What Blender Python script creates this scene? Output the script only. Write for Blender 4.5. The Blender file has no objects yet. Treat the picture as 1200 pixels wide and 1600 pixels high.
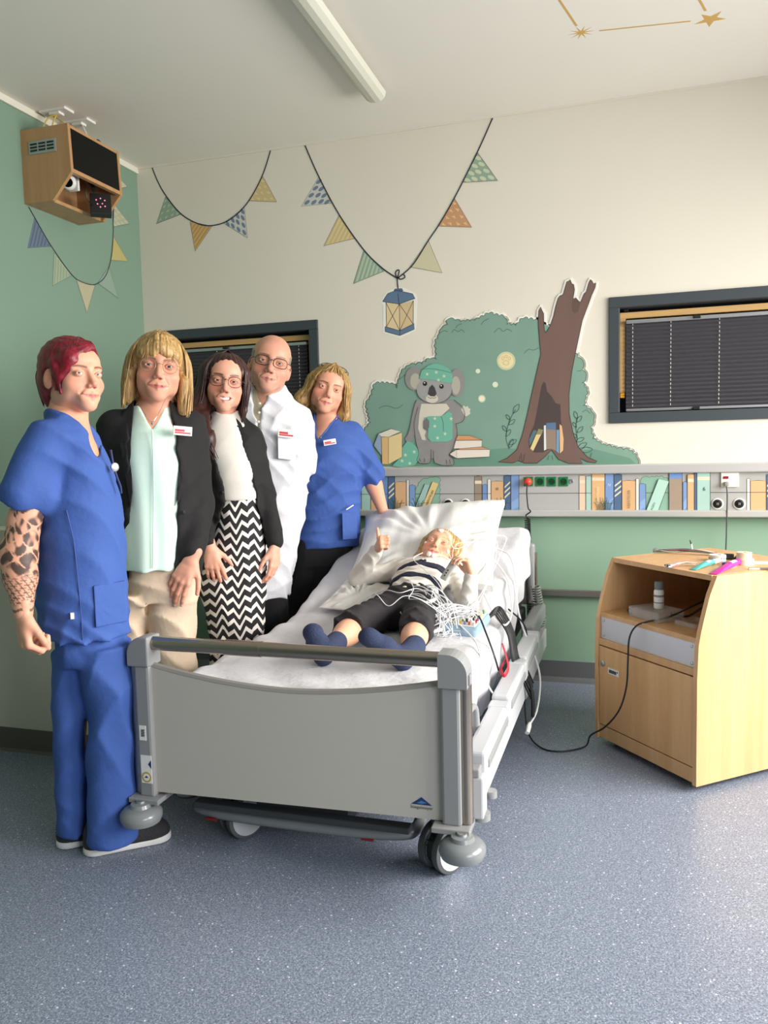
import bpy, bmesh, math, random
import numpy as np
from mathutils import Vector, Matrix, Euler
from mathutils.geometry import tessellate_polygon
random.seed(7)
D = bpy.data
SC = bpy.context.scene
COL = SC.collection
rad = math.radians

# ------------------------------------------------------------------ camera, light, exposure
CP = Vector((0.0, 0.0, 1.25))
FPX, YAW, PITCH, ROLL = 1238.0, 0.301, 0.0839, -0.024
def cam_axes():
    cy, sy = math.cos(YAW), math.sin(YAW)
    f = Vector((-sy, cy, 0)); r = Vector((cy, sy, 0)); u = Vector((0, 0, 1))
    f2 = f * math.cos(PITCH) - u * math.sin(PITCH); u2 = u * math.cos(PITCH) + f * math.sin(PITCH)
    return (r * math.cos(ROLL) + u2 * math.sin(ROLL), u2 * math.cos(ROLL) - r * math.sin(ROLL), f2)
CR, CU, CF = cam_axes()
cam_d = D.cameras.new('camera'); cam = D.objects.new('camera', cam_d); COL.objects.link(cam)
m = Matrix((CR, CU, -CF)).transposed().to_4x4(); m.translation = CP
cam.matrix_world = m
cam_d.sensor_fit = 'VERTICAL'; cam_d.sensor_height = 36.0; cam_d.lens = 36.0 * FPX / 1600.0
cam_d.clip_start = 0.05; cam_d.clip_end = 60
SC.camera = cam
SC.view_settings.view_transform = 'Standard'; SC.view_settings.look = 'None'
SC.view_settings.exposure = 0.18; SC.view_settings.gamma = 1.0; SC.view_settings.use_curve_mapping = False

world = D.worlds.new('daylight'); SC.world = world; world.use_nodes = True
bg = world.node_tree.nodes['Background']
bg.inputs['Color'].default_value = (0.80, 0.90, 1.0, 1); bg.inputs['Strength'].default_value = 0.06

def area(name, loc, target, sx, sy, power, color=(1, 1, 1)):
    l = D.lights.new(name, 'AREA'); l.shape = 'RECTANGLE'; l.size = sx; l.size_y = sy; l.energy = power; l.color = color
    o = D.objects.new(name, l); COL.objects.link(o); o.location = loc
    o.rotation_euler = (Vector(target) - Vector(loc)).to_track_quat('-Z', 'Y').to_euler()
    return o
# daylight entering through the two windows of the right wall (both outside the frame)
key = area('window_daylight', (2.34, 2.35, 1.65), (-1.2, 2.3, .45), 2.9, 1.4, 140, (1.0, 0.965, 0.91)); key.data.spread = rad(136)
sec = area('window_daylight', (2.34, -0.55, 1.65), (-0.6, 1.2, 0.2), 1.6, 1.35, 26, (0.94, 0.97, 1.0)); sec.data.spread = rad(110)

# unprojection on real planes of the room (walls, ceiling, floor)
def ray(px, py): return CF + CR * ((px - 600) / FPX) - CU * ((py - 800) / FPX)
def on(px, py, axis, val):
    d = ray(px, py); t = (val - CP[axis]) / d[axis]; return CP + d * t
YW, XL, XR, ZC = 4.15, -2.75, 2.5, 2.895          # back wall, left wall, right wall, ceiling

# ------------------------------------------------------------------ helpers
def lin(c):
    if isinstance(c, str): c = tuple(int(c[i:i + 2], 16) for i in (0, 2, 4))
    return tuple(((v / 255) / 12.92 if v / 255 <= 0.04045 else ((v / 255 + 0.055) / 1.055) ** 2.4) for v in c[:3])
MATS = {}
def mat(name, color, rough=0.6, metal=0.0, spec=0.5, noise=0.0, nscale=(20, 20, 20), bump=0.0, bscale=60, trans=0.0, emit=0.0, sheen=0.0, coat=0.0):
    if name in MATS: return MATS[name]
    m = D.materials.new(name); m.use_nodes = True; nt = m.node_tree; b = nt.nodes['Principled BSDF']
    c = lin(color); b.inputs['Base Color'].default_value = (*c, 1)
    b.inputs['Roughness'].default_value = rough; b.inputs['Metallic'].default_value = metal
    b.inputs['Specular IOR Level'].default_value = spec
    b.inputs['Transmission Weight'].default_value = trans
    if sheen: b.inputs['Sheen Weight'].default_value = sheen
    if coat: b.inputs['Coat Weight'].default_value = coat; b.inputs['Coat Roughness'].default_value = 0.15
    if emit: b.inputs['Emission Color'].default_value = (*c, 1); b.inputs['Emission Strength'].default_value = emit
    tc = nt.nodes.new('ShaderNodeTexCoord')
    if noise:
        mp = nt.nodes.new('ShaderNodeMapping'); mp.inputs['Scale'].default_value = nscale
        nz = nt.nodes.new('ShaderNodeTexNoise'); nz.inputs['Scale'].default_value = 1.0; nz.inputs['Detail'].default_value = 4
        mx = nt.nodes.new('ShaderNodeMix'); mx.data_type = 'RGBA'
        mx.inputs[6].default_value = (*[v * (1 - noise) for v in c], 1); mx.inputs[7].default_value = (*[min(1, v * (1 + noise)) for v in c], 1)
        nt.links.new(tc.outputs['Object'], mp.inputs['Vector']); nt.links.new(mp.outputs['Vector'], nz.inputs['Vector'])
        nt.links.new(nz.outputs['Fac'], mx.inputs[0]); nt.links.new(mx.outputs[2], b.inputs['Base Color'])
    if bump:
        nb = nt.nodes.new('ShaderNodeTexNoise'); nb.inputs['Scale'].default_value = bscale; nb.inputs['Detail'].default_value = 3
        bp = nt.nodes.new('ShaderNodeBump'); bp.inputs['Strength'].default_value = bump; bp.inputs['Distance'].default_value = 0.01
        nt.links.new(tc.outputs['Object'], nb.inputs['Vector']); nt.links.new(nb.outputs['Fac'], bp.inputs['Height']); nt.links.new(bp.outputs['Normal'], b.inputs['Normal'])
    MATS[name] = m
    return m

class MB:
    """collects shapes into one mesh"""
    def __init__(s): s.v = []; s.f = []
    def add(s, v, f):
        o = len(s.v); s.v += [tuple(p) for p in v]; s.f += [tuple(i + o for i in q) for q in f]; return s
    def bm(s, b):
        b.verts.index_update(); s.add([v.co[:] for v in b.verts], [[v.index for v in f.verts] for f in b.faces]); b.free(); return s
    def box(s, lo, hi, bev=0.0, rot=None, seg=2):
        b = bmesh.new(); bmesh.ops.create_cube(b, size=1)
        c = [(lo[i] + hi[i]) / 2 for i in range(3)]; d = [abs(hi[i] - lo[i]) for i in range(3)]
        bmesh.ops.scale(b, vec=d, verts=b.verts)
        if bev: bmesh.ops.bevel(b, geom=b.edges[:], offset=min(bev, min(d) * .49), segments=seg, profile=.5, affect='EDGES')
        if rot is not None: bmesh.ops.rotate(b, cent=(0, 0, 0), matrix=rot, verts=b.verts)
        bmesh.ops.translate(b, vec=c, verts=b.verts)
        return s.bm(b)
    def tube(s, pts, r, n=10, closed=False, caps=True, flat=None):
        pts = [Vector(p) for p in pts]; N = len(pts)
        rs = r if isinstance(r, (list, tuple)) else [r] * N
        prev = None; rings = []
        for i in range(N):
            if closed: t = pts[(i + 1) % N] - pts[i - 1]
            else: t = pts[min(i + 1, N - 1)] - pts[max(i - 1, 0)]
            if t.length < 1e-9: t = Vector((0, 0, 1))
            t.normalize()
            if prev is None:
                a = Vector((0, 0, 1)) if abs(t.z) < .9 else Vector((1, 0, 0)); u = t.cross(a).normalized()
            else:
                u = prev - t * prev.dot(t)
                if u.length < 1e-6: u = t.orthogonal()
                u.normalize()
            prev = u; w = t.cross(u)
            k = flat if flat else 1.0
            rings.append([pts[i] + (u * math.cos(2 * math.pi * j / n) + w * math.sin(2 * math.pi * j / n) * k) * rs[i] for j in range(n)])
        v = [p for rg in rings for p in rg]; f = []
        for i in range(N if closed else N - 1):
            a, b = i * n, ((i + 1) % N) * n
            for j in range(n): f.append((a + j, a + (j + 1) % n, b + (j + 1) % n, b + j))
        if caps and not closed: f.append(tuple(range(n - 1, -1, -1))); f.append(tuple(range((N - 1) * n, N * n)))
        return s.add(v, f)
    def cyl(s, a, b, r, n=20, r2=None):
        return s.tube([a, b], [r, r if r2 is None else r2], n)
    def lathe(s, prof, axis_o=(0, 0, 0), M=None, n=24):
        # prof: (radius, height) about z, then M
        v = []; f = []
        for (r, z) in prof:
            for j in range(n):
                p = Vector((r * math.cos(2 * math.pi * j / n), r * math.sin(2 * math.pi * j / n), z))
                v.append((M @ p if M else p) + Vector(axis_o))
        for i in range(len(prof) - 1):
            for j in range(n): f.append((i * n + j, i * n + (j + 1) % n, (i + 1) * n + (j + 1) % n, (i + 1) * n + j))
        f.append(tuple(range(n - 1, -1, -1))); f.append(tuple(range((len(prof) - 1) * n, len(prof) * n)))
        return s.add(v, f)
    def prism(s, poly, to3, d):
        """poly: 2D points; to3(x,y,k) gives the 3D point at depth k (0 back, d front)"""
        tri = tessellate_polygon([[Vector((p[0], p[1], 0)) for p in poly]])
        n = len(poly); v = [to3(p[0], p[1], 0) for p in poly] + [to3(p[0], p[1], d) for p in poly]
        f = [tuple(t) for t in tri] + [tuple(i + n for i in reversed(t)) for t in tri] + [(i, (i + 1) % n, (i + 1) % n + n, i + n) for i in range(n)]
        return s.add(v, f)
    def flatpoly(s, poly3):
        tri = tessellate_polygon([[Vector(p) for p in poly3]]); return s.add(poly3, [tuple(t) for t in tri])
    def build(s, name, material, parent=None, smooth=False, loc=None):
        me = D.meshes.new(name); me.from_pydata(s.v, [], s.f); me.validate()
        b = bmesh.new(); b.from_mesh(me); bmesh.ops.recalc_face_normals(b, faces=b.faces); b.to_mesh(me); b.free()
        if smooth:
            me.polygons.foreach_set('use_smooth', [True] * len(me.polygons))
            try: me.set_sharp_from_angle(angle=rad(40))
            except Exception: pass
        if material: me.materials.append(material)
        o = D.objects.new(name, me); COL.objects.link(o)
        if parent: o.parent = parent
        if loc: o.location = loc
        return o

def tag(o, label=None, cat=None, group=None, kind=None):
    if label: o['label'] = label
    if cat: o['category'] = cat
    if group: o['group'] = group
    if kind: o['kind'] = kind
    return o
def empty(name, loc, label, cat, group=None, rz=0.0):
    o = D.objects.new(name, None); COL.objects.link(o); o.empty_display_size = .05
    o.location = loc; o.rotation_euler = (0, 0, rz)
    return tag(o, label, cat, group)
def spline(pts, n=8, closed=False):
    P = [Vector(p) for p in pts]; N = len(P); out = []
    rng = range(N) if closed else range(N - 1)
    for i in rng:
        p0 = P[i - 1] if (closed or i > 0) else P[i]; p1 = P[i]; p2 = P[(i + 1) % N]; p3 = P[(i + 2) % N] if (closed or i + 2 < N) else P[(i + 1) % N]
        for k in range(n):
            t = k / n
            out.append(0.5 * ((2 * p1) + (-p0 + p2) * t + (2 * p0 - 5 * p1 + 4 * p2 - p3) * t * t + (-p0 + 3 * p1 - 3 * p2 + p3) * t * t * t))
    if not closed: out.append(P[-1])
    return out
def text(body, size, material, name='lettering', parent=None, M=None, thick=0.0, space=1.0):
    cu = D.curves.new(name, 'FONT'); cu.body = body; cu.size = size; cu.align_x = 'CENTER'; cu.align_y = 'CENTER'; cu.extrude = thick; cu.space_character = space
    cu.resolution_u = 3
    o = D.objects.new(name + '_src', cu); COL.objects.link(o)
    me = D.meshes.new_from_object(o.evaluated_get(bpy.context.evaluated_depsgraph_get()))
    D.objects.remove(o); me.materials.clear(); me.materials.append(material)
    r = D.objects.new(name, me); COL.objects.link(r)
    if parent: r.parent = parent
    if M: r.matrix_local = M
    return r
# ------------------------------------------------------------------ materials of the room
def wall_mat(name, color):
    return mat(name, color, rough=0.75, noise=0.03, nscale=(1.5, 1.5, 1.5), bump=0.05, bscale=260)
m_cream = wall_mat('cream_wall_paint', (224, 219, 205)); m_green = wall_mat('green_wall_paint', (120, 147, 129)); m_ceil = wall_mat('ceiling_paint', (234, 230, 221))
m_grey_low = wall_mat('pale_grey_wall_paint', (208, 203, 188))
def floor_material():
    m = D.materials.new('speckled_vinyl'); m.use_nodes = True; nt = m.node_tree; b = nt.nodes['Principled BSDF']; L = nt.links.new
    tc = nt.nodes.new('ShaderNodeTexCoord')
    def noise(sc, det=2):
        n = nt.nodes.new('ShaderNodeTexNoise'); n.inputs['Scale'].default_value = sc; n.inputs['Detail'].default_value = det; L(tc.outputs['Object'], n.inputs['Vector']); return n
    def ramp(src, stops):
        r = nt.nodes.new('ShaderNodeValToRGB'); L(src, r.inputs[0]); e = r.color_ramp.elements
        for i, (p, c) in enumerate(stops):
            x = e[i] if i < 2 else e.new(p); x.position = p; x.color = (*c, 1)
        return r
    base = ramp(noise(190, 2).outputs['Fac'], [(0.36, lin((102, 110, 126))), (0.5, lin((122, 131, 148))), (0.64, lin((146, 155, 172)))])
    cur = base.outputs[0]
    for sc, lo, hi, c in ((230, .60, .62, (186, 194, 208)), (210, .70, .72, (64, 70, 84)), (120, .86, .88, (214, 219, 228))):
        v = nt.nodes.new('ShaderNodeTexVoronoi'); v.inputs['Scale'].default_value = sc; L(tc.outputs['Object'], v.inputs['Vector'])
        spot = ramp(v.outputs['Distance'], [(0.26, (1, 1, 1)), (0.36, (0, 0, 0))])
        pick = ramp(v.outputs['Color'], [(lo, (0, 0, 0)), (hi, (1, 1, 1))])
        mul = nt.nodes.new('ShaderNodeMath'); mul.operation = 'MULTIPLY'; L(spot.outputs[0], mul.inputs[0]); L(pick.outputs[0], mul.inputs[1])
        mx = nt.nodes.new('ShaderNodeMix'); mx.data_type = 'RGBA'; L(mul.outputs[0], mx.inputs[0]); L(cur, mx.inputs[6]); mx.inputs[7].default_value = (*lin(c), 1); cur = mx.outputs[2]
    L(mx.outputs[2], b.inputs['Base Color']); b.inputs['Roughness'].default_value = 0.36; b.inputs['Specular IOR Level'].default_value = 0.45
    rr = ramp(noise(5, 3).outputs['Fac'], [(0.3, (0.30,) * 3), (0.7, (0.42,) * 3)]); L(rr.outputs[0], b.inputs['Roughness'])
    return m
m_floor = floor_material()
m_cove = mat('grey_cove_skirting', (98, 101, 103), rough=0.5, noise=0.25, nscale=(160, 160, 160))
m_cove_dark = mat('dark_cove_skirting', (96, 92, 84), rough=0.5)
m_white = mat('white_plastic', (232, 231, 226), rough=0.4)
m_black = mat('black_plastic', (18, 18, 20), rough=0.45)
m_alu = mat('brushed_aluminium', (186, 188, 190), rough=0.35, metal=0.85)
m_anth = mat('anthracite_frame', (58, 66, 72), rough=0.5)
m_wframe = mat('pine_frame', (206, 166, 108), rough=0.5, noise=0.15, nscale=(6, 6, 60))
def beech_material(name='beech_veneer', c1=(226, 184, 134), c2=(208, 162, 112), horizontal=False):
    m = D.materials.new(name); m.use_nodes = True; nt = m.node_tree; b = nt.nodes['Principled BSDF']; L = nt.links.new
    tc = nt.nodes.new('ShaderNodeTexCoord'); mp = nt.nodes.new('ShaderNodeMapping'); mp.inputs['Scale'].default_value = (2, 2, 26) if horizontal else (26, 26, 1.4)
    L(tc.outputs['Object'], mp.inputs['Vector'])
    n = nt.nodes.new('ShaderNodeTexNoise'); n.inputs['Scale'].default_value = 1; n.inputs['Detail'].default_value = 5; L(mp.outputs['Vector'], n.inputs['Vector'])
    n2 = nt.nodes.new('ShaderNodeTexNoise'); n2.inputs['Scale'].default_value = 9; n2.inputs['Detail'].default_value = 6; L(mp.outputs['Vector'], n2.inputs['Vector'])
    add = nt.nodes.new('ShaderNodeMath'); add.operation = 'MULTIPLY_ADD'; L(n2.outputs['Fac'], add.inputs[0]); add.inputs[1].default_value = 0.45; L(n.outputs['Fac'], add.inputs[2])
    r = nt.nodes.new('ShaderNodeValToRGB'); L(add.outputs[0], r.inputs[0]); e = r.color_ramp.elements
    e[0].position = .45; e[0].color = (*lin(c2), 1); e[1].position = 1.0; e[1].color = (*lin(c1), 1)
    L(r.outputs[0], b.inputs['Base Color']); b.inputs['Roughness'].default_value = 0.42; MATS[name] = m
    return m
m_beech = beech_material(); m_beech_edge = beech_material('beech_edge_band', (216, 172, 122), (198, 152, 104))

def struct(mb, name, material, parent=None, smooth=False):
    o = mb.build(name, material, parent, smooth)
    if parent is None: tag(o, kind='structure')
    return o
def rect(lo, hi): return MB().box(lo, hi)
# floor, ceiling, walls (open towards the far side of the room behind the photographer)
struct(rect((XL - .1, -3.2, -.1), (XR + .1, YW + .1, 0)), 'floor', m_floor)
struct(rect((XL - .1, -3.2, ZC), (XR + .1, YW + .1, ZC + .1)), 'ceiling', m_ceil)
# back wall: cream above the supply rail, green below it; openings for the two windows
W1 = (-2.622, -1.643, 1.33, 1.95); W2 = (-0.098, 1.25, 1.332, 1.95)
ZG = 0.98
o = MB()
for (x0, x1, z0, z1) in ((XL, XR, W1[3], ZC), (XL, W1[0], ZG, W1[3]), (W1[1], W2[0], W1[2], W1[3]), (W2[1], XR, ZG, W1[3]), (W1[0], W1[1], ZG, W1[2]), (W1[1], W2[0], ZG, W1[2]), (W2[0], W2[1], ZG, W2[2])):
    o.box((x0, YW, z0), (x1, YW + .1, z1))
wb = struct(o, 'wall_back', m_cream)
o = MB().box((XL, YW, 0), (XR, YW + .1, ZG)).build('green_dado', wall_mat('lit_green_wall_paint', (140, 174, 150)), wb); o['label'] = 'sage green lower wall paint'  # same paint as the left wall, lightened here to stand for brighter daylight
wl = struct(MB().box((XL - .1, -3.2, 0), (XL, YW + .1, ZC)), 'wall_left', m_green)
# right wall with two daylight windows, outside the frame
o = MB()
for (y0, y1, z0, z1) in ((-3.2, YW, 2.6, ZC), (-3.2, YW, 0, .95), (-3.2, -1.45, .95, 2.6), (.35, .8, .95, 2.6), (3.9, YW, .95, 2.6)):
    o.box((XR, y0, z0), (XR + .12, y1, z1))
struct(o, 'wall_right', m_cream)
for k, (y0, y1) in enumerate(((-1.45, .35), (.8, 3.9))):
    f = MB()
    for (a, b_) in (((y0, .95), (y1, 1.0)), ((y0, 2.55), (y1, 2.6)), ((y0, .95), (y0 + .05, 2.6)), ((y1 - .05, .95), (y1, 2.6)), (((y0 + y1) / 2 - .03, .95), ((y0 + y1) / 2 + .03, 2.6))):
        f.box((XR + .03, a[0], a[1]), (XR + .09, b_[0], b_[1]))
    struct(f, 'window_%d' % (k + 3), m_white)
# low partition on the left, behind the red-haired nurse
PX = -1.73
wp = struct(MB().box((XL, 2.645, 0), (PX, 2.79, .94), .004), 'wall_partition', m_grey_low)
cv = MB().prism([(0, 0), (.014, 0), (.006, .012), (.004, .10), (0, .10)], lambda x, y, k: (XL + k, 2.645 - x, y), PX - XL)
struct(cv, 'baseboard_partition', m_cove_dark)
cv = MB().prism([(0, 0), (.035, 0), (.018, .008), (.007, .022), (.004, .105), (0, .105)], lambda x, y, k: (XL + k, YW - x, y), XR - XL)
struct(cv, 'baseboard_back', m_cove)
cv = MB().prism([(0, 0), (.035, 0), (.018, .008), (.007, .022), (.004, .105), (0, .105)], lambda x, y, k: (XL + x, -3.2 + k, y), YW + 3.2)
struct(cv, 'baseboard_left', m_cove_dark)
struct(MB().box((XL, -3.2, 2.862), (XL + .012, YW, ZC), .002), 'trim_1', mat('cornice_white', (222, 220, 205), rough=.6))
struct(MB().box((XL, YW - .008, 2.885), (XR, YW, ZC)), 'trim_2', m_cream)

# windows in the back wall with their frames and the pleated blinds hung in them
m_blind = mat('pleated_fabric', (74, 73, 79), rough=.8)
m_dark_glass = mat('dark_pane', (10, 12, 15), rough=.08)  # plain near-black glass behind the blinds
m_yellow = mat('amber_latch', (222, 160, 30), rough=.4)
def back_window(n, b, label, xend=None):
    x0, x1, z0, z1 = b; fw = .052
    root = D.objects.new('window_%d' % n, None); COL.objects.link(root); root.location = ((x0 + x1) / 2, YW, z0); root['kind'] = 'structure'
    inv = Matrix.Translation(root.location).inverted()
    def part(mb, name, m_, smooth=False):
        o = mb.build(name, m_, root, smooth); o.data.transform(inv); return o
    f = MB(); y0, y1 = YW - .014, YW + .085
    f.box((x0, y0, z1 - fw), (x1, y1, z1), .003).box((x0, y0, z0), (x1, y1, z0 + fw), .003).box((x0, y0, z0 + fw), (x0 + fw, y1, z1 - fw), .003).box((x1 - fw, y0, z0 + fw), (x1, y1, z1 - fw), .003)
    part(f, 'outer_frame', m_anth)
    a0, a1, c0, c1 = x0 + fw, x1 - fw, z0 + fw, z1 - fw; s = .028
    f = MB(); ya, yb = YW + .045, YW + .075
    f.box((a0, ya, c1 - s - .02), (a1, yb, c1 - .018), .002).box((a0, ya, c0 + .1), (a0 + s, yb, c1 - s - .02), .002).box((a1 - s, ya, c0), (a1, yb, c1 - s - .02), .002)
    part(f, 'wooden_sash', m_wframe)
    part(MB().box((a0, YW + .078, c0), (a1, YW + .082, c1)), 'pane', m_dark_glass)
    if n == 2:
        part(MB().box((a0 + .002, ya - .004, c0 + .075), (a0 + s - .004, yb, c0 + .098), .002), 'amber_latch', m_yellow)
        part(MB().box((a0 + .02, ya - .01, c1 - .014), (a0 + .04, ya + .02, c1 - .004), .001), 'stay', m_black)
    # pleated blind
    bl = empty('pleated_blind', ((x0 + x1) / 2, YW + .03, c0), label, 'window blind', 'anthracite pleated blinds')
    binv = Matrix.Translation(bl.location).inverted()
    def bpart(mb, name, m_, smooth=False):
        o = mb.build(name, m_, bl, smooth); o.data.transform(binv); return o
    p0, p1 = a0 + s + .002, a1 - s - .002; zt, zb = c1 - s - .032, c0 + .004
    prof = []; N = 21
    for i in range(N * 2 + 1): prof.append((YW + (.026 if i % 2 else .04), zb + .014 + (zt - .016 - zb - .014) * i / (N * 2)))
    v = []; fcs = []
    for (y, z) in prof: v += [(p0, y, z), (p1, y, z)]
    for i in range(len(prof) - 1): fcs.append((2 * i, 2 * i + 1, 2 * i + 3, 2 * i + 2))
    bpart(MB().add(v, fcs), 'pleated_fabric', m_blind)
    bpart(MB().box((p0, YW + .016, zt - .018), (p1, YW + .046, zt), .003), 'top_rail', m_alu)
    bpart(MB().box((p0, YW + .016, zb), (p1, YW + .046, zb + .014), .003), 'bottom_rail', m_alu)
    for zz in (zt - .006, zb + .006):
        bpart(MB().box((p0 + (.31 if n == 2 else .30), YW + .002, zz - .007), (p0 + (.345 if n == 2 else .335), YW + .02, zz + .007), .003), 'grip', m_black)
    for xx in (p0 + .032, p0 + .21, p0 + .43) if n == 2 else (p0 + .03, p0 + .25, p1 - .05):
        c = MB()
        for i in range(N):
            z = zb + .014 + (zt - .016 - zb - .014) * (i + .55) / N; c.box((xx - .0012, YW + .0255, z), (xx + .0012, YW + .0275, z + .011))
        bpart(c, 'pull_cord', m_white)
back_window(1, W1, 'dark pleated blind in the window behind the standing group')
back_window(2, W2, 'charcoal pleated blind in the window right of the tree mural')
# ------------------------------------------------------------------ stickers and mural on the walls
def ink(c, rough=.7): return mat('print_%02x%02x%02x' % tuple(int(v) for v in c), c, rough=rough)
INK = (44, 48, 52)
class Wall:
    """2D drawing on one wall plane; layers are thin printed films, .3 mm each"""
    def __init__(s, axis, val, sign, root, z0=0.0): s.axis, s.val, s.sign, s.root, s.k = axis, val, sign, root, z0
    def p(s, px, py):
        q = on(px, py, s.axis, s.val); return ((q.y if s.axis == 0 else q.x), (q.y if s.axis == 2 else q.z))
    def to3(s, a, b, d):
        o = s.val + s.sign * (s.k + d)
        return Vector((o, a, b)) if s.axis == 0 else (Vector((a, o, b)) if s.axis == 1 else Vector((a, b, o)))
    def _done(s, mb, name, c, parent):
        o = mb.build(name, c if not isinstance(c, tuple) else ink(c), parent or s.root)
        if parent or s.root: 
            w = (parent or s.root); M = Matrix.Translation(w.location if w.parent is None else w.parent.location)
            o.data.transform(M.inverted())
        return o
    def poly(s, pts, c, name, parent=None, thick=.00014, px=True, step=True):
        q = [s.p(*a) for a in pts] if px else pts
        o = s._done(MB().prism(q, s.to3, thick), name, c, parent)
        if step: s.k += thick
        return o
    def line(s, pts, w, c, name, parent=None, px=True, sm=0, step=True, mb=None, closed=False):
        q = [Vector((*(s.p(*a) if px else a), 0)) for a in pts]
        if sm: q = spline(q, sm, closed)
        L, R = [], []
        N = len(q)
        for i in range(N):
            t = (q[(i + 1) % N] - q[i - 1]) if closed else (q[min(i + 1, N - 1)] - q[max(i - 1, 0)]); t.normalize(); n = Vector((-t.y, t.x, 0)) * w / 2
            L.append(q[i] + n); R.append(q[i] - n)
        b = mb or MB(); o0 = len(b.v)
        v = [s.to3(a.x, a.y, .00014) for a in L] + [s.to3(a.x, a.y, .00014) for a in R]
        b.add(v, [(i, (i + 1) % N, (i + 1) % N + N, i + N) for i in range(N if closed else N - 1)])
        if mb is not None: return b
        o = s._done(b, name, c, parent)
        if step: s.k += .00014
        return o
    def lines(s, list_, w, c, name, parent=None, sm=0, px=True):
        b = MB()
        for l in list_: s.line(l, w, c, name, mb=b, sm=sm, px=px)
        o = s._done(b, name, c, parent); s.k += .00014; return o
    def blobs(s, list_, c, name, parent=None, n=14):
        b = MB()
        for (x, y, rx, ry) in list_:
            pts = [s.p(x + rx * math.cos(2 * math.pi * i / n), y + ry * math.sin(2 * math.pi * i / n)) for i in range(n)]
            b.add([s.to3(a[0], a[1], .00014) for a in pts], [tuple(range(n))])
        o = s._done(b, name, c, parent); s.k += .00014; return o
def ell(cx, cy, rx, ry, rot=0, n=28):
    c, s = math.cos(rot), math.sin(rot)
    return [(cx + rx * math.cos(a) * c - ry * math.sin(a) * s, cy + rx * math.cos(a) * s + ry * math.sin(a) * c) for a in (2 * math.pi * i / n for i in range(n))]
def star(cx, cy, r1, r2, n=5, ph=0.0): return [(cx + (r1 if i % 2 == 0 else r2) * math.cos(ph + math.pi * i / n), cy + (r1 if i % 2 == 0 else r2) * math.sin(ph + math.pi * i / n)) for i in range(2 * n)]
def scal(pts, step=7.0, amp=2.6):
    """leafy outline along a traced path (pixels)"""
    out = []; rnd = random.Random(3)
    for a, b in zip(pts[:-1], pts[1:]):
        L = math.hypot(b[0] - a[0], b[1] - a[1]); n = max(1, int(L / step)); nx, ny = (b[1] - a[1]) / max(L, 1e-6), -(b[0] - a[0]) / max(L, 1e-6)
        for i in range(n):
            k0 = i / n
            A = amp * (0.6 + .8 * rnd.random())
            for j in range(4):
                t = k0 + j / 4 / n; h = A * math.sin(math.pi * j / 4)
                out.append((a[0] + (b[0] - a[0]) * t + nx * h, a[1] + (b[1] - a[1]) * t + ny * h))
    out.append(pts[-1]); return out
def offset(poly, d):
    n = len(poly); out = []
    for i in range(n):
        a, b = poly[i - 1], poly[(i + 1) % n]; tx, ty = b[0] - a[0], b[1] - a[1]; L = math.hypot(tx, ty) or 1
        out.append((poly[i][0] + ty / L * d, poly[i][1] - tx / L * d))
    return out
def Z(ox, oy, s): return lambda *P: [(ox + x / s, oy + y / s) for (x, y) in P]

# woodland mural, a cut-out board with a pale rim
g0 = on(780, 728, 1, YW)
mural = empty('wall_mural', (g0.x, YW, g0.z), 'woodland mural with koala, hollow tree and green bushes above the supply rail', 'wall mural')
S = Wall(1, YW, -1, mural)
left = [(570, 729), (570, 672), (580, 660), (573, 632), (582, 616), (587, 599), (616, 600), (620, 607), (628, 582), (640, 571), (660, 569), (672, 561), (683, 562), (682, 536), (690, 514), (700, 507), (702, 498), (720, 503), (742, 501), (757, 494), (764, 490), (788, 496), (792, 508), (806, 509), (818, 498), (842, 502)]
right = [(862, 512), (890, 540), (902, 558), (912, 566), (909, 578), (916, 590), (909, 598), (917, 610), (911, 634), (924, 643), (928, 656), (922, 667), (926, 686), (940, 694), (964, 701), (984, 704), (994, 714), (997, 727)]
bush = scal(left) + scal(right) + [(996, 728), (570, 729)]
tree = Z(760, 430, 4.8)((90, 1400), (160, 1370), (230, 1310), (270, 1200), (300, 1080), (340, 900), (380, 720), (410, 590), (400, 500), (393, 400), (390, 330), (396, 265), (408, 240), (416, 262), (430, 290), (431, 350), (436, 415), (445, 432), (458, 418), (480, 380), (505, 310), (520, 240), (530, 205), (540, 175), (555, 155), (570, 152), (580, 140), (595, 85), (605, 50), (618, 47), (628, 35), (640, 65), (655, 72), (661, 110), (655, 150), (650, 180), (672, 172), (690, 195), (708, 205), (722, 170), (735, 140), (752, 125), (770, 60), (782, 34), (792, 45), (803, 67), (822, 58), (815, 95), (790, 150), (765, 220), (750, 260), (720, 340), (690, 480), (665, 600), (640, 730), (620, 900), (622, 1040), (650, 1180), (690, 1290), (760, 1365), (832, 1395), (820, 1408), (760, 1400), (705, 1372), (722, 1412), (620, 1412), (540, 1380), (490, 1310), (430, 1370), (380, 1410), (290, 1410), (240, 1390), (200, 1408))
rim = mat('white_board_rim', (236, 234, 226), rough=.6)
S.poly(offset(bush, 3.2), rim, 'board', thick=.004, step=False)
S.poly(offset(tree[8:64], 3.6), rim, 'board', thick=.004)
BG = (122, 156, 140)
bp_ = S.poly(bush, mat('mural_green', BG, rough=.7, noise=.12, nscale=(5, 5, 5)), 'bush')
S.poly([(570, 729), (620, 713), (700, 708), (790, 700), (860, 705), (930, 702), (985, 716), (996, 728)], mat('mural_grass', (102, 142, 124), noise=.1, nscale=(6, 6, 6)), 'grass', thick=.00012)
S.lines([scal(left, 7, 2.6), scal(right, 7, 2.6)], .0028, (52, 82, 74), 'bush_outline')
c5 = Z(540, 420, 2.5)
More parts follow.
